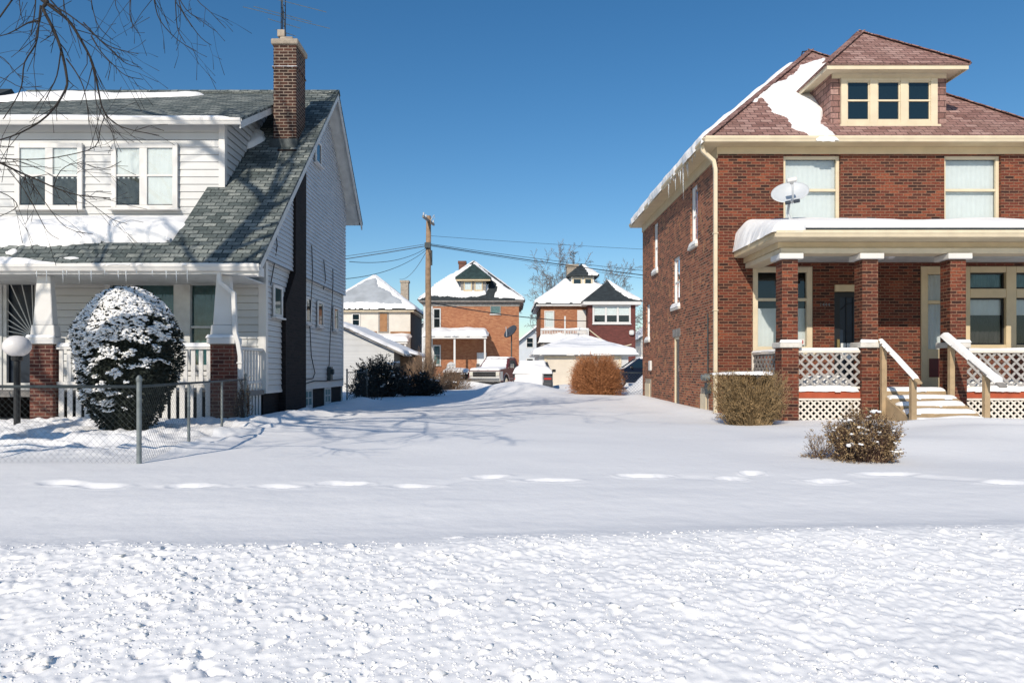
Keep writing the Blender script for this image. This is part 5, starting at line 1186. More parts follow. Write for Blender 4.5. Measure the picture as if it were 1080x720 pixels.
# --- cream stucco house at the left
SY = 60.0
sh = thing('cream_house', 'cream stucco house with snowy pyramid roof and a boarded window', 'house', (-12, SY, 0))
s0, s1 = -16.2, -8.35; FSH = Fr((0, SY, 0), (1, 0, 0), (0, -1, 0))
mb = MB(); wallbox(mb, s0, s1, SY, SY+8, -.3, 6.3); mb.build('wall', M['stucco'], sh)
mb = MB(); mb.box(s1+.002, s1+.03, SY+.1, SY+8, -.3, 6.2); mb.build('wall_shade_sheet', M['stucco_shade'], sh)  # thin sheet over the side wall, its shade put into the colour
mb, A, B = hip_roof_mb(s0-.4, s1+.45, SY-.45, SY+8.45, 6.4, .80); srf = mb.build('roof', M['shingle_dark'], sh)
c0 = Vector((s0-.4, SY-.45, 6.4)); c1 = Vector((s1+.45, SY-.45, 6.4)); c2 = Vector((s1+.45, SY+8.45, 6.4)); c3 = Vector((s0-.4, SY+8.45, 6.4))
roof_snow_face('roof_snow', 0, 0, [c0, c1, A], .16, srf, 321)
ff = lambda u, f: c0+(c1-c0)*u+(A-(c0+c1)/2)*f+Vector((0, -.10, .13))
roof_snow_face('thin_snow', 0, 0, [ff(.10, .08), ff(.5, .12), ff(.88, .08), ff(.72, .42), ff(.58, .60), ff(.52, .86), ff(.44, .8), ff(.24, .36)], .06, srf, 322, m='snow_thin')
roof_snow_face('roof_snow', 0, 0, [c1, c2, B, A], .14, srf, 323); roof_snow_face('roof_snow', 0, 0, [c3, c0, A, B], .14, srf, 324)
mb = MB(); mb.box(s0-.3, s1+.35, SY-.35, SY+8.35, 6.12, 6.28); mb.build('eave', M['creamlight'], sh)
win(sh, FSH, -13.5, -12.75, 4.85, 6.0, 0, .06, .10, rails=(5.42,), fm='white', glass='glass_dark', sill=.06, room=False)
mb = MB(); mb.fbox(FSH, -11.15, -10.25, 4.3, 6.05, .003, .05); bw = mb.build('window', M['wood_grey'], sh, label='boarded up window'); mb = MB(); mb.fbox(FSH, -11.02, -10.38, 4.4, 5.95, .051, .065); mb.build('board', M['plywood'], bw)
mb = MB(); mb.fbox(FSH, s0, -11.3, 4.25, 4.42, .003, .05); mb.fbox(FSH, -10.1, s1, 4.2, 4.4, .003, .05); mb.build('trim_board', M['plywood'], sh)
mb = MB(); mb.slab([(-13.0, SY-2.2, 3.5), (-8.3, SY-2.2, 3.5), (-8.3, SY-.01, 4.0), (-13.0, SY-.01, 4.0)], (0, 0, -.25)); pr = mb.build('porch_roof', M['white'], sh)
roof_snow_face('porch_snow', 0, 0, [(-13.0, SY-2.2, 3.5), (-8.3, SY-2.2, 3.5), (-8.3, SY-.01, 4.0), (-13.0, SY-.01, 4.0)], .3, pr, 325)
for x in (-12.8, -8.5): mb = MB(); mb.box(x-.08, x+.08, SY-2.1, SY-1.95, -.3, 3.3); mb.build('porch_post', M['white'], sh)
chimney(-9.7, -9.0, SY+3.2, SY+4.0, 7.2, 9.3, 'cement', sh)
# --- far houses glimpsed through the gaps
def far_house(name, label, x0, x1, y, d, zw, s, wm, seed):
    t = thing(name, label, 'house', ((x0+x1)/2, y, 0)); F = Fr((0, y, 0), (1, 0, 0), (0, -1, 0))
    mb = MB(); wallbox(mb, x0, x1, y, y+d, -.3, zw); xm = (x0+x1)/2; mb.poly([(x0, y, zw), (x1, y, zw), (xm, y, zw+s*(x1-x0)/2)]); mb.poly([(x0, y+d, zw), (x1, y+d, zw), (xm, y+d, zw+s*(x1-x0)/2)]); mb.build('wall', M[wm], t)
    mb = MB(); zt = zw+s*(x1-x0)/2
    for sx, xe in ((-1, x0-.4), (1, x1+.4)): mb.slab([(xe, y-.4, zw-.4*s), (xm, y-.4, zt), (xm, y+d+.4, zt), (xe, y+d+.4, zw-.4*s)], (0, 0, .14))
    rf = mb.build('roof', M['shingle_dark'], t)
    for xe, k in ((x0-.4, 0), (x1+.4, 1)): roof_snow_face('roof_snow', 0, 0, [Vector((xe, y-.42, zw-.4*s+.14)), Vector((xe, y+d+.4, zw-.4*s+.14)), Vector((xm, y+d+.4, zt+.14)), Vector((xm, y-.42, zt+.14))], .2, rf, seed+k, res=.25)
    for zz in (1.2, 4.0):
        if zz+1.4 < zw+1:
            for u in (x0+1.2, x1-2.2): win(t, F, u, u+1.0, zz, zz+1.4, 0, .05, .1, rails=(zz+.7,), fm='white', glass='glass_dark', sill=0, room=False)
    return t
far_house('grey_house', 'pale grey gabled house glimpsed between the two rear brick houses', 1.6, 7.6, 92, 9, 4.6, .8, 'siding_grey', 331)
far_house('white_house', 'white gabled house glimpsed between the cream and orange houses', -15, -8.6, 98, 9, 5.0, .8, 'siding', 333)
far_house('tan_house', 'tan gabled house glimpsed beside the right brick house', 17.5, 24, 88, 9, 5.2, .8, 'stucco', 335)
# neighbour at the far left, only a corner of its roof shows
nb = thing('neighbour_house', 'neighbouring house at the left edge, only its dark roof corner showing', 'house', (-20, 16, 0))
mb = MB(); wallbox(mb, -24, -15.5, 15.5, 24, -.3, 5.6); mb.build('wall', M['siding'], nb)
mb = MB(); xr = -14.75
mb.slab([(-25, 14.6, 5.3), (xr, 14.6, 5.3), (xr, 20.4, 9.30), (-25, 20.4, 9.30)], (0, 0, .12)); mb.slab([(-25, 20.4, 9.30), (xr, 20.4, 9.30), (xr, 25, 6.2), (-25, 25, 6.2)], (0, 0, .12)); mb.build('roof', M['shingle_dark'], nb)
win(nb, Fr((0, 15.5, 0), (1, 0, 0), (0, -1, 0)), -20, -18.6, 1.2, 2.8, 0, .05, .1, rails=(2.0,), fm='white', glass='glass_dark', room=False)
# --- garages
GY = 43.0
gg = thing('white_garage', 'white garage with thick snow on its hipped roof and a tan door', 'garage', (5, GY, 0))
g0, g1 = 2.1, 7.75; FG = Fr((0, GY, 0), (1, 0, 0), (0, -1, 0))
mb = MB(); wallbox(mb, g0, g1, GY, GY+6, -.3, 2.02); mb.build('wall', M['siding'], gg)
mb, A, B = hip_roof_mb(g0-.35, g1+.5, GY-.4, GY+6.4, 2.05, .36); gr_ = mb.build('roof', M['white'], gg)
c0 = Vector((g0-.35, GY-.4, 2.05)); c1 = Vector((g1+.5, GY-.4, 2.05)); c2 = Vector((g1+.5, GY+6.4, 2.05)); c3 = Vector((g0-.35, GY+6.4, 2.05))
for k, f in enumerate(((c0, c1, A) if A == B else (c0, c1, B, A), (c3, c0, A), (c1, c2, B))): roof_snow_face('roof_snow', 0, 0, list(f), .28, gr_, 341+k, jag=.05, wdt=.3)
mb = MB(); mb.fbox(FG, 2.6, 7.15, -.2, 1.78, .003, .03)
for k in range(1, 4): mb.fbox(FG, 2.6, 7.15, -.2+k*.49-.012, -.2+k*.49+.012, .031, .036)
mb.build('garage_door', M['garage_door'], gg); mb = MB(); mb.fbox(FG, 2.45, 7.3, 1.782, 1.9, .003, .06); mb.fbox(FG, 2.45, 2.598, -.2, 1.78, .003, .06); mb.fbox(FG, 7.152, 7.3, -.2, 1.78, .003, .06); mb.build('door_frame', M['creamlight'], gg)
GY2 = 34.0
g2 = thing('clapboard_garage', 'white clapboard garage with snowy gable roof behind the dark thicket', 'garage', (-8.6, GY2, 0))
F2 = Fr((0, GY2, 0), (1, 0, 0), (0, -1, 0)); q0, q1, zt0 = -11.7, -5.55, 1.95; xm = -8.6; zp = 3.35
mb = MB(); wall_mb(mb, F2, q0, q1, -.3, zt0, (), 0, lap=.15, lapt=.012, groove=0); gable_mb(mb, F2, zt0, zp, lambda v: q0+(v-zt0)/(zp-zt0)*(xm-q0), lambda v: q1-(v-zt0)/(zp-zt0)*(q1-xm), .3); mb.build('wall', M['siding'], g2)
mb = MB(); FS2 = Fr((q1, 0, 0), (0, 1, 0), (1, 0, 0)); wall_mb(mb, FS2, GY2, GY2+6.5, -.3, zt0, (), 0, lap=.15, groove=0); mb.poly([(q0, GY2, -.3), (q0, GY2+6.5, -.3), (q0, GY2+6.5, zt0), (q0, GY2, zt0)]); mb.build('wall', M['wood_grey'], g2)
mb = MB(); k_ = (zp-zt0)/(q1-xm)
for xe, sg in ((q0-.45, -1), (q1+.55, 1)): mb.slab([(xe, GY2-.3, zp-abs(xe-xm)*k_+.02), (xm, GY2-.3, zp+.02), (xm, GY2+6.8, zp+.02), (xe, GY2+6.8, zp-abs(xe-xm)*k_+.02)], (0, 0, .10))
r2 = mb.build('roof', M['wood_grey'], g2)
for xe, k in ((q0-.45, 0), (q1+.55, 1)): roof_snow_face('roof_snow', 0, 0, [Vector((xe, GY2-.3, zp-abs(xe-xm)*k_+.12)), Vector((xe, GY2+6.8, zp-abs(xe-xm)*k_+.12)), Vector((xm, GY2+6.8, zp+.12)), Vector((xm, GY2-.3, zp+.12))], .16, r2, 351+k)
# lean-to beside it
ls_ = thing('garden_shed', 'low weathered board shed between the white clapboard garage and the pole', 'shed', (-4.9, 36.5, 0))
mb = MB(); wallbox(mb, -6.0, -4.75, 36, 39, -.3, 1.75); mb.build('wall', M['thicket_brown'], ls_); mb = MB(); mb.slab([(-6.2, 35.8, 2.15), (-4.5, 35.8, 1.72), (-4.5, 39.2, 1.72), (-6.2, 39.2, 2.15)], (0, 0, .08)); lr = mb.build('roof', M['wood_grey'], ls_)
roof_snow_face('roof_snow', 0, 0, [Vector((-6.2, 35.8, 2.23)), Vector((-4.5, 35.8, 1.80)), Vector((-4.5, 39.2, 1.80)), Vector((-6.2, 39.2, 2.23))], .12, lr, 355)
# satellite dish on a pole
t = thing('satellite_dish', 'dark satellite dish on a tall pole beside the orange brick house', 'satellite dish', (.4, 50, 0))
mb = MB(); mb.tube([(.45, 50, -.3), (.45, 50, 3.7)], .045, 6); mb.build('mast', M['metal_dark'], t)
cen = Vector((.35, 49.8, 3.85)); nv = Vector((-.55, -.45, .55)).normalized(); ud = Vector((.6, -.8, 0)); ud = (ud-nv*ud.dot(nv)).normalized(); vd = nv.cross(ud)
mb = MB()
for side in (0, 1):
    b = len(mb.v)
    for i in range(6):
        for j in range(24): a = 2*math.pi*j/24; r = i/5; mb.v.append(tuple(cen+ud*.58*r*math.cos(a)+vd*.58*r*math.sin(a)+nv*(.16*r*r-.16-.03*side)))
    for i in range(5):
        for j in range(24): j2 = (j+1) % 24; mb.f.append((b+i*24+j, b+i*24+j2, b+(i+1)*24+j2, b+(i+1)*24+j))
mb.build('reflector', M['dish_dark'], t, smooth=True); mb = MB(); mb.tube([cen-vd*.5, cen+nv*.5], .025, 5); mb.build('feed_arm', M['dish'], t)

# ================================================================ PARKED VEHICLES
def extrude_profile(mb, prof, hw0, hw1=None, zmid=None):
    """prof = [(y, z)], extruded across x; half width tapers from hw0 (low) to hw1 (high)"""
    zs = [z for _, z in prof]; lo, hi = min(zs), max(zs)
    def hw(z): return hw0 if hw1 is None else hw0+(hw1-hw0)*(z-lo)/(hi-lo)
    n = len(prof); b = len(mb.v)
    for sx in (-1, 1):
        for y, z in prof: mb.v.append((sx*hw(z), y, z))
    for i in range(n): j = (i+1) % n; mb.f.append((b+i, b+j, b+n+j, b+n+i))
    mb.f.append(tuple(range(b, b+n))); mb.f.append(tuple(range(b+2*n-1, b+n-1, -1)))
def arch(yc, r, z0, n=7): return [(yc-r*math.cos(math.pi*i/n), z0+r*math.sin(math.pi*i/n)*.95) for i in range(n+1)]
def wheels(t, W, ys, r):
    for y in ys:
        for sx in (-1, 1):
            x = sx*(W/2-.1)
            mb = MB(); mb.lathe([(.0, -.1), (r*.6, -.1), (r*.95, -.1), (r, -.07), (r, .07), (r*.95, .1), (r*.6, .1), (0, .09)], (x, y, r), 20, 'X'); wo = mb.build('wheel', M['tyre'], t, local=True, smooth=False)
            mb = MB(); mb.lathe([(0, sx*.105), (r*.3, sx*.108), (r*.55, sx*.112), (r*.6, sx*.10)], (x, y, r), 16, 'X'); mb.build('rim', M['chrome'], wo, local=True)
def side_quad(mb, pts, hwf, eps=.006):
    for sx in (-1, 1): mb.poly([(sx*(hwf(z)+eps), y, z) for y, z in pts])
# pickup, facing us
tk = thing('pickup_truck', 'maroon and silver pickup truck facing the camera with snow on hood and windshield', 'pickup truck', (-1.2, 39.2, -.02), R(-21))
W = 1.95
low = [(0.0, .42), (0, .98), (.06, 1.04), (1.25, 1.12), (1.35, 1.14), (5.2, 1.14), (5.3, 1.08), (5.3, .5)]+arch(4.2, .42, .42)[::-1]+arch(.95, .42, .42)[::-1]
mb = MB(); extrude_profile(mb, low, W/2); bd = mb.build('body', M['paint_maroon'], tk, local=True, bevel=.05, bseg=2)
mb = MB(); mb.box(-W/2-.006, W/2+.006, 1.5, 3.7, .52, .57); mb.box(-W/2-.008, W/2+.008, -.008, .42, .43, .98); mb.build('lower_trim', M['paint_silver'], bd, local=True, bevel=.02)
cabp = [(1.30, 1.13), (2.0, 1.72), (2.15, 1.76), (3.0, 1.76), (3.15, 1.70), (3.3, 1.13)]
mb = MB(); extrude_profile(mb, cabp, W/2-.06, W/2-.22); cb = mb.build('cab', M['paint_maroon'], tk, local=True, bevel=.04, bseg=2)
hwf = lambda z: (W/2-.06)+(-.16)*(z-1.13)/.63
for sx in (-1, 1): mb = MB(); mb.poly([(sx*(hwf(z)+.006), y, z) for y, z in [(1.62, 1.18), (2.1, 1.64), (2.85, 1.64), (2.95, 1.18)]]); mb.build('side_window', M['glass_dark'], cb, local=True)
mb = MB(); nrm = Vector((0, -.59, .70)).normalized()*.006; ws = [(-.80, 1.36, 1.18), (.80, 1.36, 1.18), (.70, 1.93, 1.66), (-.70, 1.93, 1.66)]; mb.poly([Vector(p)+nrm for p in ws]); mb.build('windshield', M['glass_dark'], cb, local=True)
mb = MB(); mb.box(-.72, .72, -.035, -.009, .66, .95)
gr = mb.build('grille', M['chrome'], tk, local=True, bevel=.01)
mb = MB()
for k in range(2): mb.box(-.70, .70, -.045, -.036, .69+k*.13, .79+k*.13)
mb.build('grille_slots', M['black'], gr, local=True)
for sx in (-1, 1): mb = MB(); mb.box(sx*.83-.11, sx*.83+.11, -.05, -.01, .72, .93); mb.build('headlight', M['clear_lens'], tk, local=True, bevel=.015)
mb = MB(); mb.box(-W/2-.02, W/2+.02, -.16, .02, .38, .58); mb.build('bumper', M['chrome'], tk, local=True, bevel=.03, bseg=2)
mb = MB(); mb.box(-.7, .7, -.13, -.02, .20, .37); mb.build('valance', M['black'], tk, local=True)
for sx in (-1, 1): mb = MB(); mb.box(sx*(W/2+.12)-.1, sx*(W/2+.12)+.1, 1.55, 1.63, 1.16, 1.42); mb.tube([(sx*(W/2-.1), 1.62, 1.2), (sx*(W/2+.1), 1.6, 1.22)], .02, 5); mb.build('mirror', M['chrome'], tk, local=True, bevel=.02)
for a in (.95, 4.2):
    for sx in (-1, 1):
        mb = MB(); mb.tube([(sx*(W/2+.008), y, z) for y, z in arch(a, .46, .42, 9)], .022, 5); mb.build('wheel_arch_trim', M['chrome'], tk, local=True)
wheels(tk, W, (.95, 4.2), .37)
def psnow(t, o, U, V, N, poly, th, seed, wdt=.12): # snow in the thing's local frame
    ob = snow_patch('snow_cover', o, U, V, N, poly, th, None, wdt=wdt, res=.05, jag=.05, seed=seed); ob.parent = t; return ob
psnow(tk, (0, 0, 1.055), (1, 0, 0), Vector((0, 1.25, .08)).normalized(), (0, -.06, 1), [(-.93, .02), (.90, .02), (.86, 1.32), (-.93, 1.32)], .10, 401)
psnow(tk, (0, 1.33, 1.13), (1, 0, 0), Vector((0, .7, .59)).normalized(), Vector((0, -.59, .7)).normalized(), [(-.88, -.1), (.84, -.1), (.68, .88), (-.74, .88)], .09, 402)
psnow(tk, (0, 0, 1.765), (1, 0, 0), (0, 1, 0), (0, 0, 1), [(-.74, 2.0), (.74, 2.0), (.74, 3.1), (-.74, 3.1)], .09, 403)
psnow(tk, (0, 0, 1.14), (1, 0, 0), (0, 1, 0), (0, 0, 1), [(-.92, 3.35), (.92, 3.35), (.92, 5.25), (-.92, 5.25)], .15, 404)
# clutter left of the pickup
tl = thing('utility_trailer', 'low dark utility trailer with snow on its bed left of the pickup', 'trailer', (-3.0, 42, 0))
mb = MB(); mb.box(-3.75, -2.25, 41.2, 43.2, .42, .56); mb.box(-3.75, -3.70, 41.2, 43.2, .56, .95); mb.box(-2.30, -2.25, 41.2, 43.2, .56, .95); mb.box(-3.70, -2.30, 41.2, 41.25, .56, .95); mb.build('bed', M['thicket_dark'], tl, bevel=.01)
for x in (-3.85, -2.15): mb = MB(); mb.lathe([(0, -.08), (.18, -.09), (.29, -.08), (.31, -.05), (.31, .05), (.29, .08), (.18, .09), (0, .08)], (x, 42.2, .31), 18, 'X'); mb.build('wheel', M['tyre'], tl)
mb = MB(); mb.bar((-3.0, 41.2, .48), (-3.0, 40.2, .42), .09, .09); mb.tube([(-3.0, 40.3, -.1), (-3.0, 40.3, .5)], .03, 6); mb.build('drawbar', M['metal_dark'], tl)
snow_patch('snow_cover', (0, 0, .9), (1, 0, 0), (0, 1, 0), (0, 0, 1), [(-3.78, 41.15), (-2.22, 41.15), (-2.22, 43.2), (-3.78, 43.2)], .22, tl, wdt=.2, res=.05, jag=.06, seed=431)
gc = thing('garden_chair', 'white garden armchair heaped with snow behind the low trailer', 'chair', (-3.55, 45.5, 0))
mb = MB(); mb.box(-3.95, -3.35, 45.2, 45.8, .42, .50); mb.build('seat', M['white'], gc, bevel=.03)
mb = MB(); mb.slab([(-3.65+.32*math.cos(a), 45.8, 1.15+.42*math.sin(a)) for a in np.linspace(-.9, math.pi+.9, 15)], (0, .05, 0)); mb.build('backrest', M['white'], gc)
for x in (-3.95, -3.38):
    for y in (45.22, 45.76): mb = MB(); mb.box(x-.02, x+.03, y-.02, y+.03, -.2, .70 if y < 45.5 else .42); mb.build('leg', M['white'], gc)
    mb = MB(); mb.box(x-.04, x+.05, 45.2, 45.8, .70, .74); mb.build('armrest', M['white'], gc, bevel=.01)
snow_patch('snow_cover', (0, 0, .50), (1, 0, 0), (0, 1, 0), (0, 0, 1), [(-3.93, 45.2), (-3.38, 45.2), (-3.38, 45.75), (-3.93, 45.75)], .38, gc, wdt=.25, res=.04, jag=.04, seed=432)
# sedan builder, used for the buried wagon and the navy car
def sedan(name, label, cat, loc, rz, paint, prof, cab, W, z_belt):
    t = thing(name, label, cat, loc, rz)
    mb = MB(); extrude_profile(mb, prof, W/2); bd = mb.build('body', M[paint], t, local=True, bevel=.06, bseg=3)
    zh = max(z for _, z in cab); zl = min(z for _, z in cab)
    mb = MB(); extrude_profile(mb, cab, W/2-.05, W/2-.24); cb = mb.build('cabin', M[paint], t, local=True, bevel=.04, bseg=2)
    hwf = lambda z: (W/2-.05)-.19*(z-zl)/(zh-zl)
    ys_ = [c[0] for c in cab]
    mb = MB(); a, b, c, d = cab[0], cab[1], cab[-2], cab[-1]
    def mixp(p, q, f): return (p[0]+(q[0]-p[0])*f, p[1]+(q[1]-p[1])*f)
    p0 = mixp(a, b, .12); p1 = mixp(a, b, .86); p2 = mixp(d, c, .86); p3 = mixp(d, c, .12); ym = (p1[0]+p2[0])/2
    for sx in (-1, 1):
        for q4 in ([(p0[0]+.14, p0[1]), (p1[0]+.08, p1[1]), (ym-.05, p1[1]), (ym-.05, p0[1])], [(ym+.05, p3[1]), (ym+.05, p2[1]), (p2[0]-.08, p2[1]), (p3[0]-.14, p3[1])]):
            mb = MB(); mb.poly([(sx*(hwf(z)+.006), y, z) for y, z in q4]); mb.build('side_window', M['glass_dark'], cb, local=True)
    for (q0, q1), nm in (((a, b), 'windshield'), ((d, c), 'rear_window')):
        dv = Vector((0, q1[0]-q0[0], q1[1]-q0[1])).normalized(); n = Vector((0, -dv.z, dv.y)); 
        if (n.y > 0) == (q0 == a): n = -n
        if n.z < 0: n = -n
        e = n*.006; m0, m1 = mixp(q0, q1, .12), mixp(q0, q1, .88); mb = MB(); mb.poly([Vector((-hwf(m0[1])+.08, *m0))+e, Vector((hwf(m0[1])-.08, *m0))+e, Vector((hwf(m1[1])-.08, *m1))+e, Vector((-hwf(m1[1])+.08, *m1))+e]); mb.build(nm, M['glass_dark'], cb, local=True)
    L = max(y for y, _ in prof)
    for sx in (-1, 1):
        mb = MB(); mb.box(sx*(W/2-.2)-.16, sx*(W/2-.2)+.205, -.012, .1, z_belt-.30, z_belt-.14); mb.build('headlight', M['clear_lens'], t, local=True, bevel=.02)
        mb = MB(); mb.box(sx*(W/2-.19)-.15, sx*(W/2-.19)+.2, L-.14, L+.012, z_belt-.29, z_belt-.19); mb.build('tail_light', M['red_lens'], t, local=True, bevel=.02)
        mb = MB(); mb.box(sx*(W/2+.06)-.09, sx*(W/2+.06)+.09, ys_[0]+.32, ys_[0]+.42, z_belt+.05, z_belt+.19); mb.build('mirror', M['black'], t, local=True, bevel=.02)
    for nm, y0, y1 in (('bumper', -.06, .04), ('bumper', L-.04, L+.06)): mb = MB(); mb.box(-W/2+.02, W/2-.02, y0, y1, .28, .50); mb.build(nm, M[paint], t, local=True, bevel=.04, bseg=2)
    wheels(t, W, (.85, L-.95), .32)
    return t
prof = [(0, .3), (0, .72), (.08, .80), (1.2, .92), (3.5, .94), (4.3, .92), (4.4, .84), (4.4, .32)]+arch(3.45, .37, .3)[::-1]+arch(.85, .37, .3)[::-1]
cab = [(1.1, .92), (1.9, 1.42), (3.05, 1.45), (3.65, .93)]
# buried car, its tail to us (local y runs from nose to tail; turned round so that the tail faces the camera)
cr_ = sedan('snowed_in_car', 'car buried in snow with only a red tail light showing', 'car', (1.55, 35.2, -.05), R(180-4), 'paint_dark', prof, cab, 1.78, .92)
psnow(cr_, (0, 0, .93), (1, 0, 0), (0, 1, 0), (0, 0, 1), [(-.88, 3.4), (.88, 3.4), (.86, 4.46), (-.86, 4.46)], .34, 411, .45)
psnow(cr_, (0, 3.7, .9), (1, 0, 0), Vector((0, -.6, .52)).normalized(), Vector((0, .52, .6)).normalized(), [(-.74, 0), (.80, 0), (.66, .80), (-.58, .76)], .12, 412)
psnow(cr_, (0, 0, 1.45), (1, 0, 0), (0, 1, 0), (0, 0, 1), [(-.58, 1.85), (.70, 1.85), (.70, 3.1), (-.58, 3.02)], .08, 413)
psnow(cr_, (0, 0, .86), (1, 0, 0), (0, 1, 0), (0, 0, 1), [(-.86, 0), (.86, 0), (.84, 1.5), (-.84, 1.5)], .2, 414, .2)
psnow(cr_, (0, 4.40, .58), (1, 0, 0), (0, 0, 1), (0, 1, 0), [(-.48, -.5), (.84, -.5), (.84, .36), (-.44, .36)], .12, 415)
nv_ = sedan('navy_car', 'dark navy car half hidden by the snow heap beside the brick house', 'car', (6.35, 37.2, -.03), R(-90), 'paint_navy', [(y, z*1.08) for y, z in prof], [(y, z*1.1-.02) for y, z in cab], 1.8, .98)
nv_.location = (5.25, 37.2, .08); nv_.rotation_euler = (0, 0, R(-90))
psnow(nv_, (0, 0, 1.57), (1, 0, 0), (0, 1, 0), (0, 0, 1), [(-.70, 1.95), (.70, 1.95), (.70, 3.05), (-.70, 3.05)], .09, 421)
psnow(nv_, (0, 0, .9), (1, 0, 0), Vector((0, 1.2, .13)).normalized(), (0, -.1, 1), [(-.4, .05), (.82, .05), (.82, 1.1), (-.4, 1.1)], .06, 422)

# ================================================================ TREES, BUSHES
def leaf_quads(mb, c, n_, size, rnd, aspect=1.8):
    a = Vector((rnd.gauss(0, 1), rnd.gauss(0, 1), rnd.gauss(0, 1))).normalized()
    n_ = Vector(n_); b = n_.cross(a)
    if b.length < 1e-3: b = Vector((1, 0, 0))
    b.normalize(); d = (n_*rnd.uniform(.3, 1)+a*.6).normalized()
    s = size*rnd.uniform(.6, 1.3); w_ = s/aspect
    mb.poly([c-b*w_*.5, c+d*s*.5-b*w_*.35, c+d*s, c+d*s*.5+b*w_*.5])
# --- round topiary with snow
bc = Vector((-6.08, 11.0, 0))
tb = thing('round_bush', 'large round clipped evergreen bush capped with snow', 'bush', tuple(bc))
rnd = random.Random(5)
def prof_r(z):
    if z >= 1.25: return .735*math.sqrt(max(0, 1-((z-1.25)/1.08)**2))
    t = max(0, z)/1.25; return .27+.465*math.sin(math.pi/2*t)**1.1
def surf(z, a):
    r = prof_r(z); q = Vector((math.cos(a), math.sin(a), 0)); k = 1+.13*mnoise.noise(Vector((math.cos(a)*1.5, math.sin(a)*1.5, z*1.5)))+.05*mnoise.noise(Vector((math.cos(a)*5, math.sin(a)*5, z*5)))
    dz_ = .02; dr = (prof_r(z+dz_)-prof_r(z-dz_))/(2*dz_); n = Vector((q.x, q.y, -dr)); n.normalize()
    return bc+Vector((q.x*r*k, q.y*r*k, z)), n
mb = MB(); mb.lathe([(max(.01, prof_r(z)*.86), z) for z in np.linspace(-.2, 2.26, 26)], bc, 28); core = mb.build('branches', M['evergreen'], tb, smooth=True)
mb = MB()
def rand_sz():
    while True:
        z = rnd.uniform(-.05, 2.33)
        if rnd.random() < (prof_r(z)+.08)/.95: return z, rnd.uniform(0, 2*math.pi)
for i in range(15000):
    z, a = rand_sz(); p, n = surf(z, a); d = rnd.random()**1.5*.14
    leaf_quads(mb, p-n*d+n*.02, (n+Vector((0, 0, .25))).normalized(), .075, rnd, 2.2)
mb.build('foliage', M['evergreen'], tb)
ico_v = []; 
def blob(mb, c, ax, ay, az, rnd, n_=None, seg=7, rings=4):
    b = len(mb.v); rot = rnd.uniform(0, 6.28); cs, sn = math.cos(rot), math.sin(rot)
    n_ = (n_ or Vector((0, 0, 1))).normalized(); t1 = n_.cross(Vector((cs, sn, .01))); t1.normalize(); t2 = n_.cross(t1)
    for i in range(1, rings):
        th = math.pi*i/rings
        for j in range(seg):
            ph = 2*math.pi*j/seg; k = 1+rnd.uniform(-.22, .22)
            mb.v.append(tuple(c+t1*(ax*math.sin(th)*math.cos(ph)*k)+t2*(ay*math.sin(th)*math.sin(ph)*k)+n_*(az*math.cos(th))))
    top = len(mb.v); mb.v.append(tuple(c+n_*az)); bot = len(mb.v); mb.v.append(tuple(c-n_*az))
    for i in range(rings-2):
        for j in range(seg): j2 = (j+1) % seg; mb.f.append((b+i*seg+j, b+(i+1)*seg+j, b+(i+1)*seg+j2, b+i*seg+j2))
    for j in range(seg): j2 = (j+1) % seg; mb.f.append((top, b+j, b+j2)); mb.f.append((bot, b+(rings-2)*seg+j2, b+(rings-2)*seg+j))
mb = MB(); k = 0
for i in range(21000):
    z, a = rand_sz(); p, n = surf(z, a)
    pq = Vector((p.x*3.2, p.y*3.2, p.z*7.5))
    wgt = n.z*.62+.34*(-n.x)+.12*(-n.y)+.65*mnoise.noise(pq)+.65*mnoise.noise(pq*2.3)+.20*(z-1.2)
    if wgt < .03 or z < .4: continue
    s = rnd.uniform(.010, .023)*(1+.8*max(0, n.z)); up_ = (n*.6+Vector((0, 0, 1))).normalized()
    blob(mb, p+n*rnd.uniform(-.005, .045), s*rnd.uniform(1.0, 2.2), s*rnd.uniform(.8, 1.4), s*.55, rnd, up_); k += 1
mb.build('snow_cap', M['snow'], tb, smooth=True)
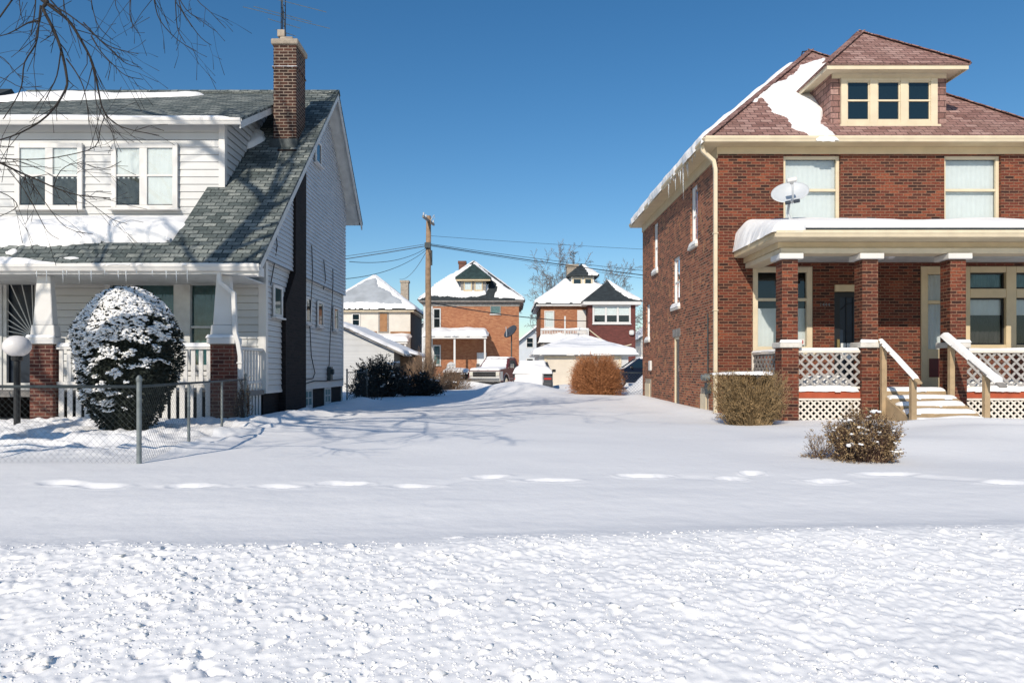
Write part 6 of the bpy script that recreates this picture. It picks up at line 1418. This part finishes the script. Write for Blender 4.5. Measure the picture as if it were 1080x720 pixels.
# --- twiggy shrubs
def shrub(name, label, cat, c, rx, ry, h, stems, seed, m, leaves=0, leafm=None, leafsize=.03, r0=.007, boxy=0.0, base=.35, snow=0, spread=1.0, noise_amp=.12, twigs=3, top_flat=0.0, low=.0, leaf_r=None, group=None, box=False, cap=False, wild=1.0):
    t = thing(name, label, cat, tuple(c), 0, group); rnd = random.Random(seed); c = Vector(c); mb = MB(); lf = MB(); sn = MB()
    def clampn(v, e): return math.copysign(abs(v)**e, v)
    tips = []
    for i in range(stems):
        a = rnd.uniform(0, 6.283); el = math.asin(rnd.uniform(low, 1)); e = 1-boxy*.6
        dx, dy, dz_ = math.cos(a)*math.cos(el), math.sin(a)*math.cos(el), math.sin(el)
        if box:
            fx = rnd.choice('xxyytttt'); bx, by, bz = rnd.uniform(-1, 1), rnd.uniform(-1, 1), rnd.uniform(.12, 1)
            if fx == 'x': bx = rnd.choice((-1, 1))
            elif fx == 'y': by = rnd.choice((-1, -1, 1))
            else: bz = 1
            k_ = .80+.20*min(1, bz/.55); dx, dy, dz_ = bx*k_, by*k_, bz; e = 1
        tip = Vector((clampn(dx, e)*rx, clampn(dy, e)*ry, clampn(dz_, 1 if box else 1-boxy*.7)*h))*(1+noise_amp*mnoise.noise(Vector((dx*2+seed, dy*2, dz_*2)))+rnd.uniform(-.12, .06))
        bs = Vector((dx*rx*base*rnd.uniform(.1, 1), dy*ry*base*rnd.uniform(.1, 1), -.08))
        mid = bs.lerp(tip, .5)+Vector((rnd.gauss(0, .06)*rx, rnd.gauss(0, .06)*ry, .08*h))
        pts = [c+bs, c+bs.lerp(mid, .6)+Vector((rnd.gauss(0, .02), rnd.gauss(0, .02), 0)), c+mid, c+mid.lerp(tip, .55)+Vector((rnd.gauss(0, .02), rnd.gauss(0, .02), rnd.gauss(0, .02))), c+tip]
        mb.tube(pts, [r0, r0*.85, r0*.7, r0*.5, r0*.25], 3, cap=False)
        for k in range(twigs):
            f = rnd.uniform(.4, .95); p = (c+mid).lerp(c+tip, (f-.4)/.6); d = (tip-mid).normalized()+Vector((rnd.gauss(0, .6), rnd.gauss(0, .6), rnd.gauss(.1, .5)))*wild; d.normalize(); L = rnd.uniform(.08, .22)*h*(.6 if box else 1)
            q = p+d*L; mb.tube([p, p.lerp(q, .5)+Vector((0, 0, .01)), q], [r0*.5, r0*.4, r0*.2], 3, cap=False); tips.append((p, q, d))
        tips.append((c+mid, c+tip, (tip-mid).normalized()))
    mb.build('branches', M[m], t)
    for i in range(leaves):
        p, q, d = rnd.choice(tips); f = rnd.random()**.6; leaf_quads(lf, p.lerp(q, f), (d+Vector((rnd.gauss(0, .5), rnd.gauss(0, .5), rnd.gauss(0, .5)))).normalized(), leafsize, rnd)
    if leaves: lf.build('leaves', M[leafm], t)
    if cap: snow_patch('snow_cap', (c.x, c.y, c.z+h*.985), (1, 0, 0), (0, 1, 0), (0, 0, 1), [(-rx*.86, -ry*.8), (rx*.84, -ry*.8), (rx*.9, ry), (-rx*.9, ry)], .045, t, wdt=.12, res=.02, jag=.30, seed=77, lump=.9)
    if snow:
        for i in range(snow):
            p, q, d = rnd.choice(tips); s = rnd.uniform(.015, .045)*max(h, .7)
            if q.z < c.z+h*.25: continue
            for _ in range(rnd.randint(1, 5)): blob(sn, q+Vector((rnd.gauss(0, s*.8), rnd.gauss(0, s*.8), -.015+rnd.gauss(0, s*.3))), s*rnd.uniform(.5, 1.3), s*rnd.uniform(.5, 1.1), s*rnd.uniform(.35, .7), rnd)
        if sn.v: sn.build('snow_clumps', M['snow'], t, smooth=True)
    return t
shrub('clipped_hedge', 'boxy clipped olive hedge at the corner of the brick house porch', 'hedge', (4.62, 12.95, .0), .62, .46, .97, 1100, 11, 'twig_olive', 8500, 'leaf_olive', .032, .0055, boxy=1.0, base=.62, snow=0, noise_amp=.05, twigs=3, low=-.05, box=True, cap=True)
shrub('small_bush', 'low brown leafy bush in the snow before the porch steps', 'bush', (4.07, 7.75, -.02), .35, .34, .55, 560, 12, 'twig_brown', 8500, 'leaf_brown', .026, .0032, base=.75, snow=46, noise_amp=.4, twigs=4, low=-.02, boxy=.6)
shrub('dry_stalks', 'thin dry stalks left of the low brown bush', 'plant', (3.66, 7.95, -.02), .20, .2, .34, 80, 13, 'twig_brown', 1100, 'leaf_brown', .02, .003, snow=4, noise_amp=.4)
shrub('orange_bush', 'dense orange brown leafless bush at the rear of the lot', 'bush', (3.68, 27.5, .05), 1.04, .9, 1.62, 1300, 14, 'twig_orange', 5200, 'twig_orange', .06, .008, boxy=.42, base=.75, noise_amp=.12, twigs=6, low=-.05, wild=1.6)
shrub('dark_thicket', 'dark evergreen thicket in shadow in front of the clapboard garage', 'bush', (-4.9, 26.5, .0), 1.15, 1.0, 1.55, 500, 15, 'thicket_dark', 5200, 'thicket_dark', .10, .012, base=.6, snow=45, noise_amp=.35, twigs=4, low=.05)
shrub('dark_thicket', 'low dark thicket trailing right toward the utility pole', 'bush', (-3.6, 28.2, .0), 1.1, .8, .95, 350, 16, 'thicket_dark', 3000, 'thicket_dark', .09, .011, base=.6, snow=30, noise_amp=.4, twigs=4, low=.05)
shrub('brown_brush', 'tangle of pale brown stems at the foot of the utility pole', 'bush', (-3.9, 32.8, .0), 1.0, .9, 2.0, 320, 17, 'thicket_brown', 0, None, .05, .012, base=.8, noise_amp=.4, twigs=4)
shrub('brown_brush', 'low pale brown brush beside the snowy pickup', 'bush', (-2.7, 34.5, .0), 1.0, .9, 1.25, 260, 18, 'thicket_brown', 300, 'thicket_brown', .06, .012, base=.8, snow=30, noise_amp=.4, twigs=4)
shrub('bare_weeds', 'bare weeds along the fence behind the clapboard house', 'plant', (-4.55, 22.9, .0), .55, .4, 1.25, 60, 19, 'thicket_dark', 0, None, .05, .006, base=.9, noise_amp=.4, twigs=4)
shrub('creeper', 'dry creeper against the right porch pier of the clapboard house', 'plant', (-5.02, 13.05, .0), .16, .16, .95, 90, 20, 'twig_brown', 700, 'leaf_olive', .035, .005, base=.7, noise_amp=.3)
# --- trees
def grow(out, p, d, L, r, lev, rnd, cfg):
    n = cfg['seg'][lev]; pts = [p]; rad = [r]; dd = d.copy()
    for i in range(n):
        dd = dd+Vector((rnd.gauss(0, 1), rnd.gauss(0, 1), rnd.gauss(0, 1)))*cfg['wob'][lev]+Vector((0, 0, cfg['trop'][lev])); dd.normalize()
        q = pts[-1]+dd*(L/n)
        if cfg.get('ok') and lev > 0 and not cfg['ok'](q): break
        pts.append(q); rad.append(max(r*(1-(i+1)/n*cfg['taper']), cfg['rmin']))
    if len(pts) < 2: return
    out[min(lev, 1)].tube(pts, rad, cfg['sides'][lev], cap=False)
    if lev+1 >= len(cfg['seg']): return
    k = cfg['kids'][lev]
    for j in range(k):
        f = cfg['start'][lev]+(1-cfg['start'][lev])*(j+rnd.random())/k; x = f*(len(pts)-1); i = min(int(x), len(pts)-2); q = pts[i].lerp(pts[i+1], x-i); rr = rad[i]+(rad[i+1]-rad[i])*(x-i)
        ax = (pts[i+1]-pts[i]).normalized(); s_ = ax.cross(Vector((rnd.gauss(0, 1), rnd.gauss(0, 1), rnd.gauss(0, 1)))).normalized(); an = R(rnd.uniform(*cfg['ang'][lev])); nd = ax*math.cos(an)+s_*math.sin(an)
        grow(out, q, nd, L*rnd.uniform(*cfg['lr'][lev])*(1-.35*f if lev else 1), rr*cfg['rr'][lev], lev+1, rnd, cfg)
def in_frame(q):
    if q.y < .5: return False, 0, 0
    px = 533+q.x/q.y*FP; py = 390-(q.z-CZ)/q.y*FP
    return (-10 < px < 1090 and -10 < py < 730), px, py
def street_ok(q):
    f, px, py = in_frame(q)
    return (not f) or (px < 120 and py < 55)
T0 = Vector((-8.82, 4.0, -.2))
tr = thing('street_tree', 'bare street tree whose drooping branches hang over the left house', 'tree', tuple(T0))
out = [MB(), MB()]; rnd = random.Random(33)
mb = out[0]; trunk = [T0, T0+Vector((.0, 0, 1.2)), T0+Vector((.03, .03, 3)), T0+Vector((.03, .06, 5.5)), T0+Vector((.02, .1, 8)), T0+Vector((.0, .15, 10)), T0+Vector((-.05, .2, 11.6))]
mb.tube(trunk, [.38, .29, .26, .24, .215, .195, .19], 12, cap=False)
cfg = dict(seg=[6, 6, 5, 4, 3], wob=[.10, .13, .17, .2, .25], trop=[.02, .0, -.015, -.03, -.04], taper=.75, rmin=.008, sides=[7, 6, 5, 3, 3], kids=[6, 6, 5, 3], start=[.25, .2, .15, .15], ang=[(25, 55), (25, 60), (25, 65), (30, 70)], lr=[(.5, .75), (.45, .7), (.4, .65), (.4, .65)], rr=[.55, .62, .66, .7], ok=street_ok)
limbs = [((.03, .05, 5.2), (.85, .35, .45), 6.6, .11), ((.02, .08, 6.2), (-.8, .3, .5), 5.0, .08), ((.02, .09, 7.0), (.45, -.8, .5), 5.4, .08), ((.02, .1, 7.8), (.85, -.1, .5), 7.0, .12), ((.0, .12, 8.6), (-.5, -.6, .7), 4.8, .07),
         ((.03, .05, 5.8), (.75, -.6, .35), 5.6, .08), ((.02, .1, 8.2), (.6, .5, .6), 5.4, .08), ((0, .13, 9.4), (.8, .3, .75), 5.4, .08), ((0, .13, 9.0), (.7, -.6, .5), 5.4, .07), ((0, .15, 10.2), (.5, -.3, .9), 4.8, .07),
         ((-.05, .2, 11.5), (-.68, .05, .75), 5.6, .13), ((-.05, .2, 11.5), (-.42, .1, .9), 5.0, .09), ((-.05, .2, 11.5), (-.12, -.1, 1), 5.0, .09), ((-.03, .18, 11.0), (.45, .1, .9), 4.6, .07), ((.0, .08, 3.4), (-.385, .02, .92), 8.6, .18)]
for o_, d_, L, r in limbs: grow(out, T0+Vector(o_), Vector(d_).normalized(), L, r, 1, rnd, cfg)
# the drooping branches that hang into view, each a chain of joints a few metres from the camera, off one bough
YB = 5.2
bough = [T0+Vector((0, .04, 4.3)), Vector((-7.6, 4.4, 5.3)), Vector((-6.2, 4.9, 5.7)), Vector((-4.9, 5.2, 5.5)), Vector((-3.7, 5.3, 5.0)), Vector((-2.6, 5.4, 4.55))]
mb = out[1]; mb.tube(bough, [.09, .07, .055, .04, .025, .012], 7, cap=False)
def droop(pix, r0, r1, start=None, y0=5.2, dy=.0):
    pts = [P(px, py, y0+dy*i) for i, (px, py) in enumerate(pix)]
    if start is not None: pts = [Vector(start)]+pts
    n = len(pts); fine = []; rad = []
    for i in range(n-1):
        for k in range(3):
            f = k/3; a = pts[max(i-1, 0)]; b = pts[i]; c = pts[i+1]; d = pts[min(i+2, n-1)]
            q = .5*((2*b)+(c-a)*f+(2*a-5*b+4*c-d)*f*f+(3*b-a-3*c+d)*f**3); fine.append(q)
    fine.append(pts[-1]); r0 *= .52; r1 *= .75
    rad = [r0+(r1-r0)*i/(len(fine)-1) for i in range(len(fine))]
    out[1].tube(fine, rad, 5, cap=False)
    for i in range(2, len(fine)-1):
        for _ in range(2):
            if rnd.random() < .32:
                ax = (fine[i+1]-fine[i-1]).normalized(); s_ = ax.cross(Vector((rnd.gauss(0, .4), rnd.gauss(0, 1), rnd.gauss(0, .4)))).normalized(); d = (ax*rnd.uniform(.5, 1)+s_*rnd.uniform(-.8, .8)+Vector((0, 0, rnd.uniform(-.25, .15)))).normalized(); L = rnd.uniform(.10, .38); p = fine[i]; rr = min(rad[i]*.6, .0045)
                q1 = p+d*L*.5+Vector((0, 0, rnd.uniform(-.02, .01))); q2 = p+d*L+Vector((rnd.gauss(0, .03), rnd.gauss(0, .03), -rnd.uniform(0, .06))); out[1].tube([p, q1, q2], [rr, rr*.7, .0022], 3, cap=False)
                if rnd.random() < .5: q3 = q1+(d+Vector((rnd.gauss(0, .5), rnd.gauss(0, .5), rnd.gauss(0, .5)))).normalized()*L*.4; out[1].tube([q1, q3], [rr*.6, .002], 3, cap=False)
b1 = bough[3]; b0 = Vector((-5.4, 5.05, 5.64))
droop([(38, -20), (45, 8), (56, 30), (64, 51), (70, 78), (69, 95), (50, 122), (22, 140), (-8, 150)], .030, .006, (-4.6, 5.2, 5.42))
droop([(44, 0), (60, 12), (74, 24), (88, 47), (98, 68), (104, 96), (110, 118), (128, 134), (168, 143)], .026, .004, None, 5.2, .02)
droop([(52, 4), (70, 14), (90, 29), (112, 47), (128, 53), (146, 57)], .012, .003)
droop([(88, 24), (105, 42), (118, 54), (133, 67), (148, 71)], .010, .003, None, 5.15)
droop([(96, 38), (106, 54), (120, 69), (133, 80), (151, 84)], .009, .003, None, 5.25)
droop([(38, -10), (37, 10), (34, 30), (33, 36)], .010, .004)
droop([(43, 6), (41, 24), (38, 46), (26, 66), (23, 90), (15, 108), (3, 126)], .014, .004, None, 5.1)
droop([(64, 55), (60, 80), (52, 97), (48, 105)], .010, .004, None, 5.2)
droop([(70, 62), (80, 76), (88, 92), (92, 112), (94, 132)], .011, .003, None, 5.2)
droop([(95, 62), (100, 82), (102, 110), (118, 135), (120, 140)], .009, .003, None, 5.2)
droop([(160, -20), (163, 2), (169, 22), (187, 42), (207, 54)], .012, .003, (-2.9, 5.35, 4.7), 5.3)
droop([(183, -16), (185, 2), (187, 29), (193, 42), (196, 46)], .010, .003, (-2.75, 5.4, 4.62), 5.35)
droop([(188, -4), (191, 9), (200, 24), (212, 40), (223, 48)], .009, .003, None, 5.35)
droop([(186, -8), (196, 10), (212, 22), (229, 34)], .008, .003, None, 5.35)
droop([(204, -18), (208, 0), (222, 13), (238, 30)], .008, .003, (-2.6, 5.4, 4.55), 5.4)
droop([(136, -18), (137, 4), (138, 22), (148, 38)], .008, .003, (-3.1, 5.3, 4.8), 5.3)
droop([(118, -16), (122, 6), (126, 14)], .007, .003, (-3.3, 5.3, 4.85), 5.3)
droop([(92, -18), (98, 10), (104, 28), (116, 40), (119, 42)], .008, .003, (-3.5, 5.3, 4.95), 5.3)
droop([(20, -16), (21, 8), (24, 22)], .007, .003, None, 5.0)
droop([(66, -16), (68, 8), (74, 30), (80, 45)], .009, .003, None, 5.1)
droop([(-20, 42), (8, 36), (30, 24), (42, 22)], .004, .009, None, 5.0)
droop([(-20, 74), (6, 84), (22, 92), (44, 91)], .006, .003, None, 4.9)
droop([(-20, 50), (4, 62), (18, 78), (30, 82)], .006, .003, None, 4.9)
# lower bough at the left edge
droop([(-60, 150), (-20, 166), (0, 172), (19, 181), (40, 190), (58, 198), (83, 206), (116, 209)], .020, .005, Vector((-6.0, 4.6, 2.9)), 5.0)
droop([(-30, 160), (0, 167), (40, 168), (70, 164), (100, 155), (106, 135), (112, 118)], .009, .003, None, 4.9)
droop([(8, 178), (24, 198), (36, 218), (50, 244), (62, 252)], .007, .003, None, 5.0)
droop([(30, 186), (48, 214), (70, 240), (98, 247)], .006, .003, None, 5.05)
droop([(-20, 196), (8, 206), (18, 218), (0, 228), (-14, 232)], .007, .003, None, 5.0)
droop([(56, 198), (64, 180), (82, 172), (110, 178), (128, 170)], .006, .003, None, 5.0)
droop([(83, 206), (100, 218), (120, 232), (134, 236)], .005, .003, None, 5.0)
# the lower bough joins the trunk
out[1].tube([T0+Vector((.1, .04, 2.0)), Vector((-7.4, 4.4, 2.5)), Vector((-6.0, 4.6, 2.9))], [.07, .045, .022], 6, cap=False)
out[0].build('trunk', M['bark'], tr, smooth=True); out[1].build('crown', M['bark'], tr, smooth=True)
# bare trees behind the houses
bcfg = dict(seg=[4, 4, 4, 3, 3], wob=[.06, .10, .14, .18, .2], trop=[.03, .05, .04, .02, .0], taper=.7, rmin=.016, sides=[6, 4, 3, 3, 3], kids=[9, 7, 6, 5], start=[.3, .2, .2, .2], ang=[(20, 45), (20, 50), (25, 55), (25, 60)], lr=[(.45, .65), (.45, .65), (.4, .6), (.4, .6)], rr=[.55, .5, .5, .6])
for k, (x, y, H, r, lab) in enumerate(((4.6, 76, 10.8, .24, 'bare grey tree between the two brick houses across the alley, the nearest'), (8.6, 88, 12.0, .26, 'bare grey tree rising behind the snowy roof left of the cupola'), (12.6, 86, 11.2, .24, 'bare grey tree rising behind the cupola, to its right'), (-9.5, 104, 9.5, .24, 'small bare tree far behind the cream house'), (-2.4, 110, 10.5, .24, 'bare tree far behind the orange brick house'))):
    t = thing('bare_tree', lab, 'tree', (x, y, 0), 0, 'bare trees beyond the alley'); o2 = [MB(), MB()]
    grow(o2, Vector((x, y, -.3)), Vector((0, 0, 1)), H*.85, r, 0, random.Random(70+k), bcfg)
    o2[0].build('trunk', M['bark_grey'], t); o2[1].build('crown', M['bark_grey'], t)
# crumbs of ploughed snow lying on the bank
rng = np.random.default_rng(9); N_ = 15000
cy = 2.35+(4.35-2.35)*rng.random(N_)**1.15; cx = (rng.random(N_)*2-1)*cy*.80
cl = fbm(cx, cy, 1.7, 3, 91)+.5*fbm(cx, cy, 6, 2, 92)-.05*cx
keep = (cl > rng.normal(.0, .28, N_)) & (cy < bank_edge(cx)+.05*rng.normal(0, 1, N_))
cx, cy = cx[keep], cy[keep]; n_ = len(cx); cz = ground_h(cx, cy)
sz = np.clip(.0042*rng.pareto(2.8, n_)+.0035, .0035, .024)
ring = [(0, 0, 1)]+[(math.sin(math.pi*i/3)*math.cos(2*math.pi*j/6+i), math.sin(math.pi*i/3)*math.sin(2*math.pi*j/6+i), math.cos(math.pi*i/3)) for i in (1, 2) for j in range(6)]+[(0, 0, -1)]
base_ = np.array(ring); fr_ = []
tri = [(0, 1+j, 1+(j+1) % 6) for j in range(6)]+[(1+j, 7+j, 7+(j+1) % 6) for j in range(6)]+[(1+j, 7+(j+1) % 6, 1+(j+1) % 6) for j in range(6)]+[(13, 7+(j+1) % 6, 7+j) for j in range(6)]
tri = np.array(tri)
V_ = base_[None]*(1+rng.normal(0, .24, (n_, 14, 1)))*sz[:, None, None]*rng.uniform(.75, 1.35, (n_, 1, 3))*np.array([1.15, 1.0, .85])
V_ = V_+np.stack([cx, cy, cz-sz*.28], 1)[:, None, :]
T_ = (tri[None]+14*np.arange(n_)[:, None, None]).reshape(-1, 3)
me = bpy.data.meshes.new('snow_crumbs'); vv = V_.reshape(-1, 3).astype(np.float32)
me.vertices.add(len(vv)); me.vertices.foreach_set('co', vv.ravel()); me.loops.add(T_.size); me.loops.foreach_set('vertex_index', T_.astype(np.int32).ravel())
me.polygons.add(len(T_)); me.polygons.foreach_set('loop_start', np.arange(0, T_.size, 3, dtype=np.int32)); me.polygons.foreach_set('use_smooth', np.ones(len(T_), bool)); me.update(calc_edges=True); me.materials.append(M['snow'])
o = bpy.data.objects.new('snow_crumbs', me); C.objects.link(o); tag(o, 'small crumbs of ploughed snow scattered over the bank in front', 'snow', None, 'stuff')
print('objects', len(bpy.data.objects))
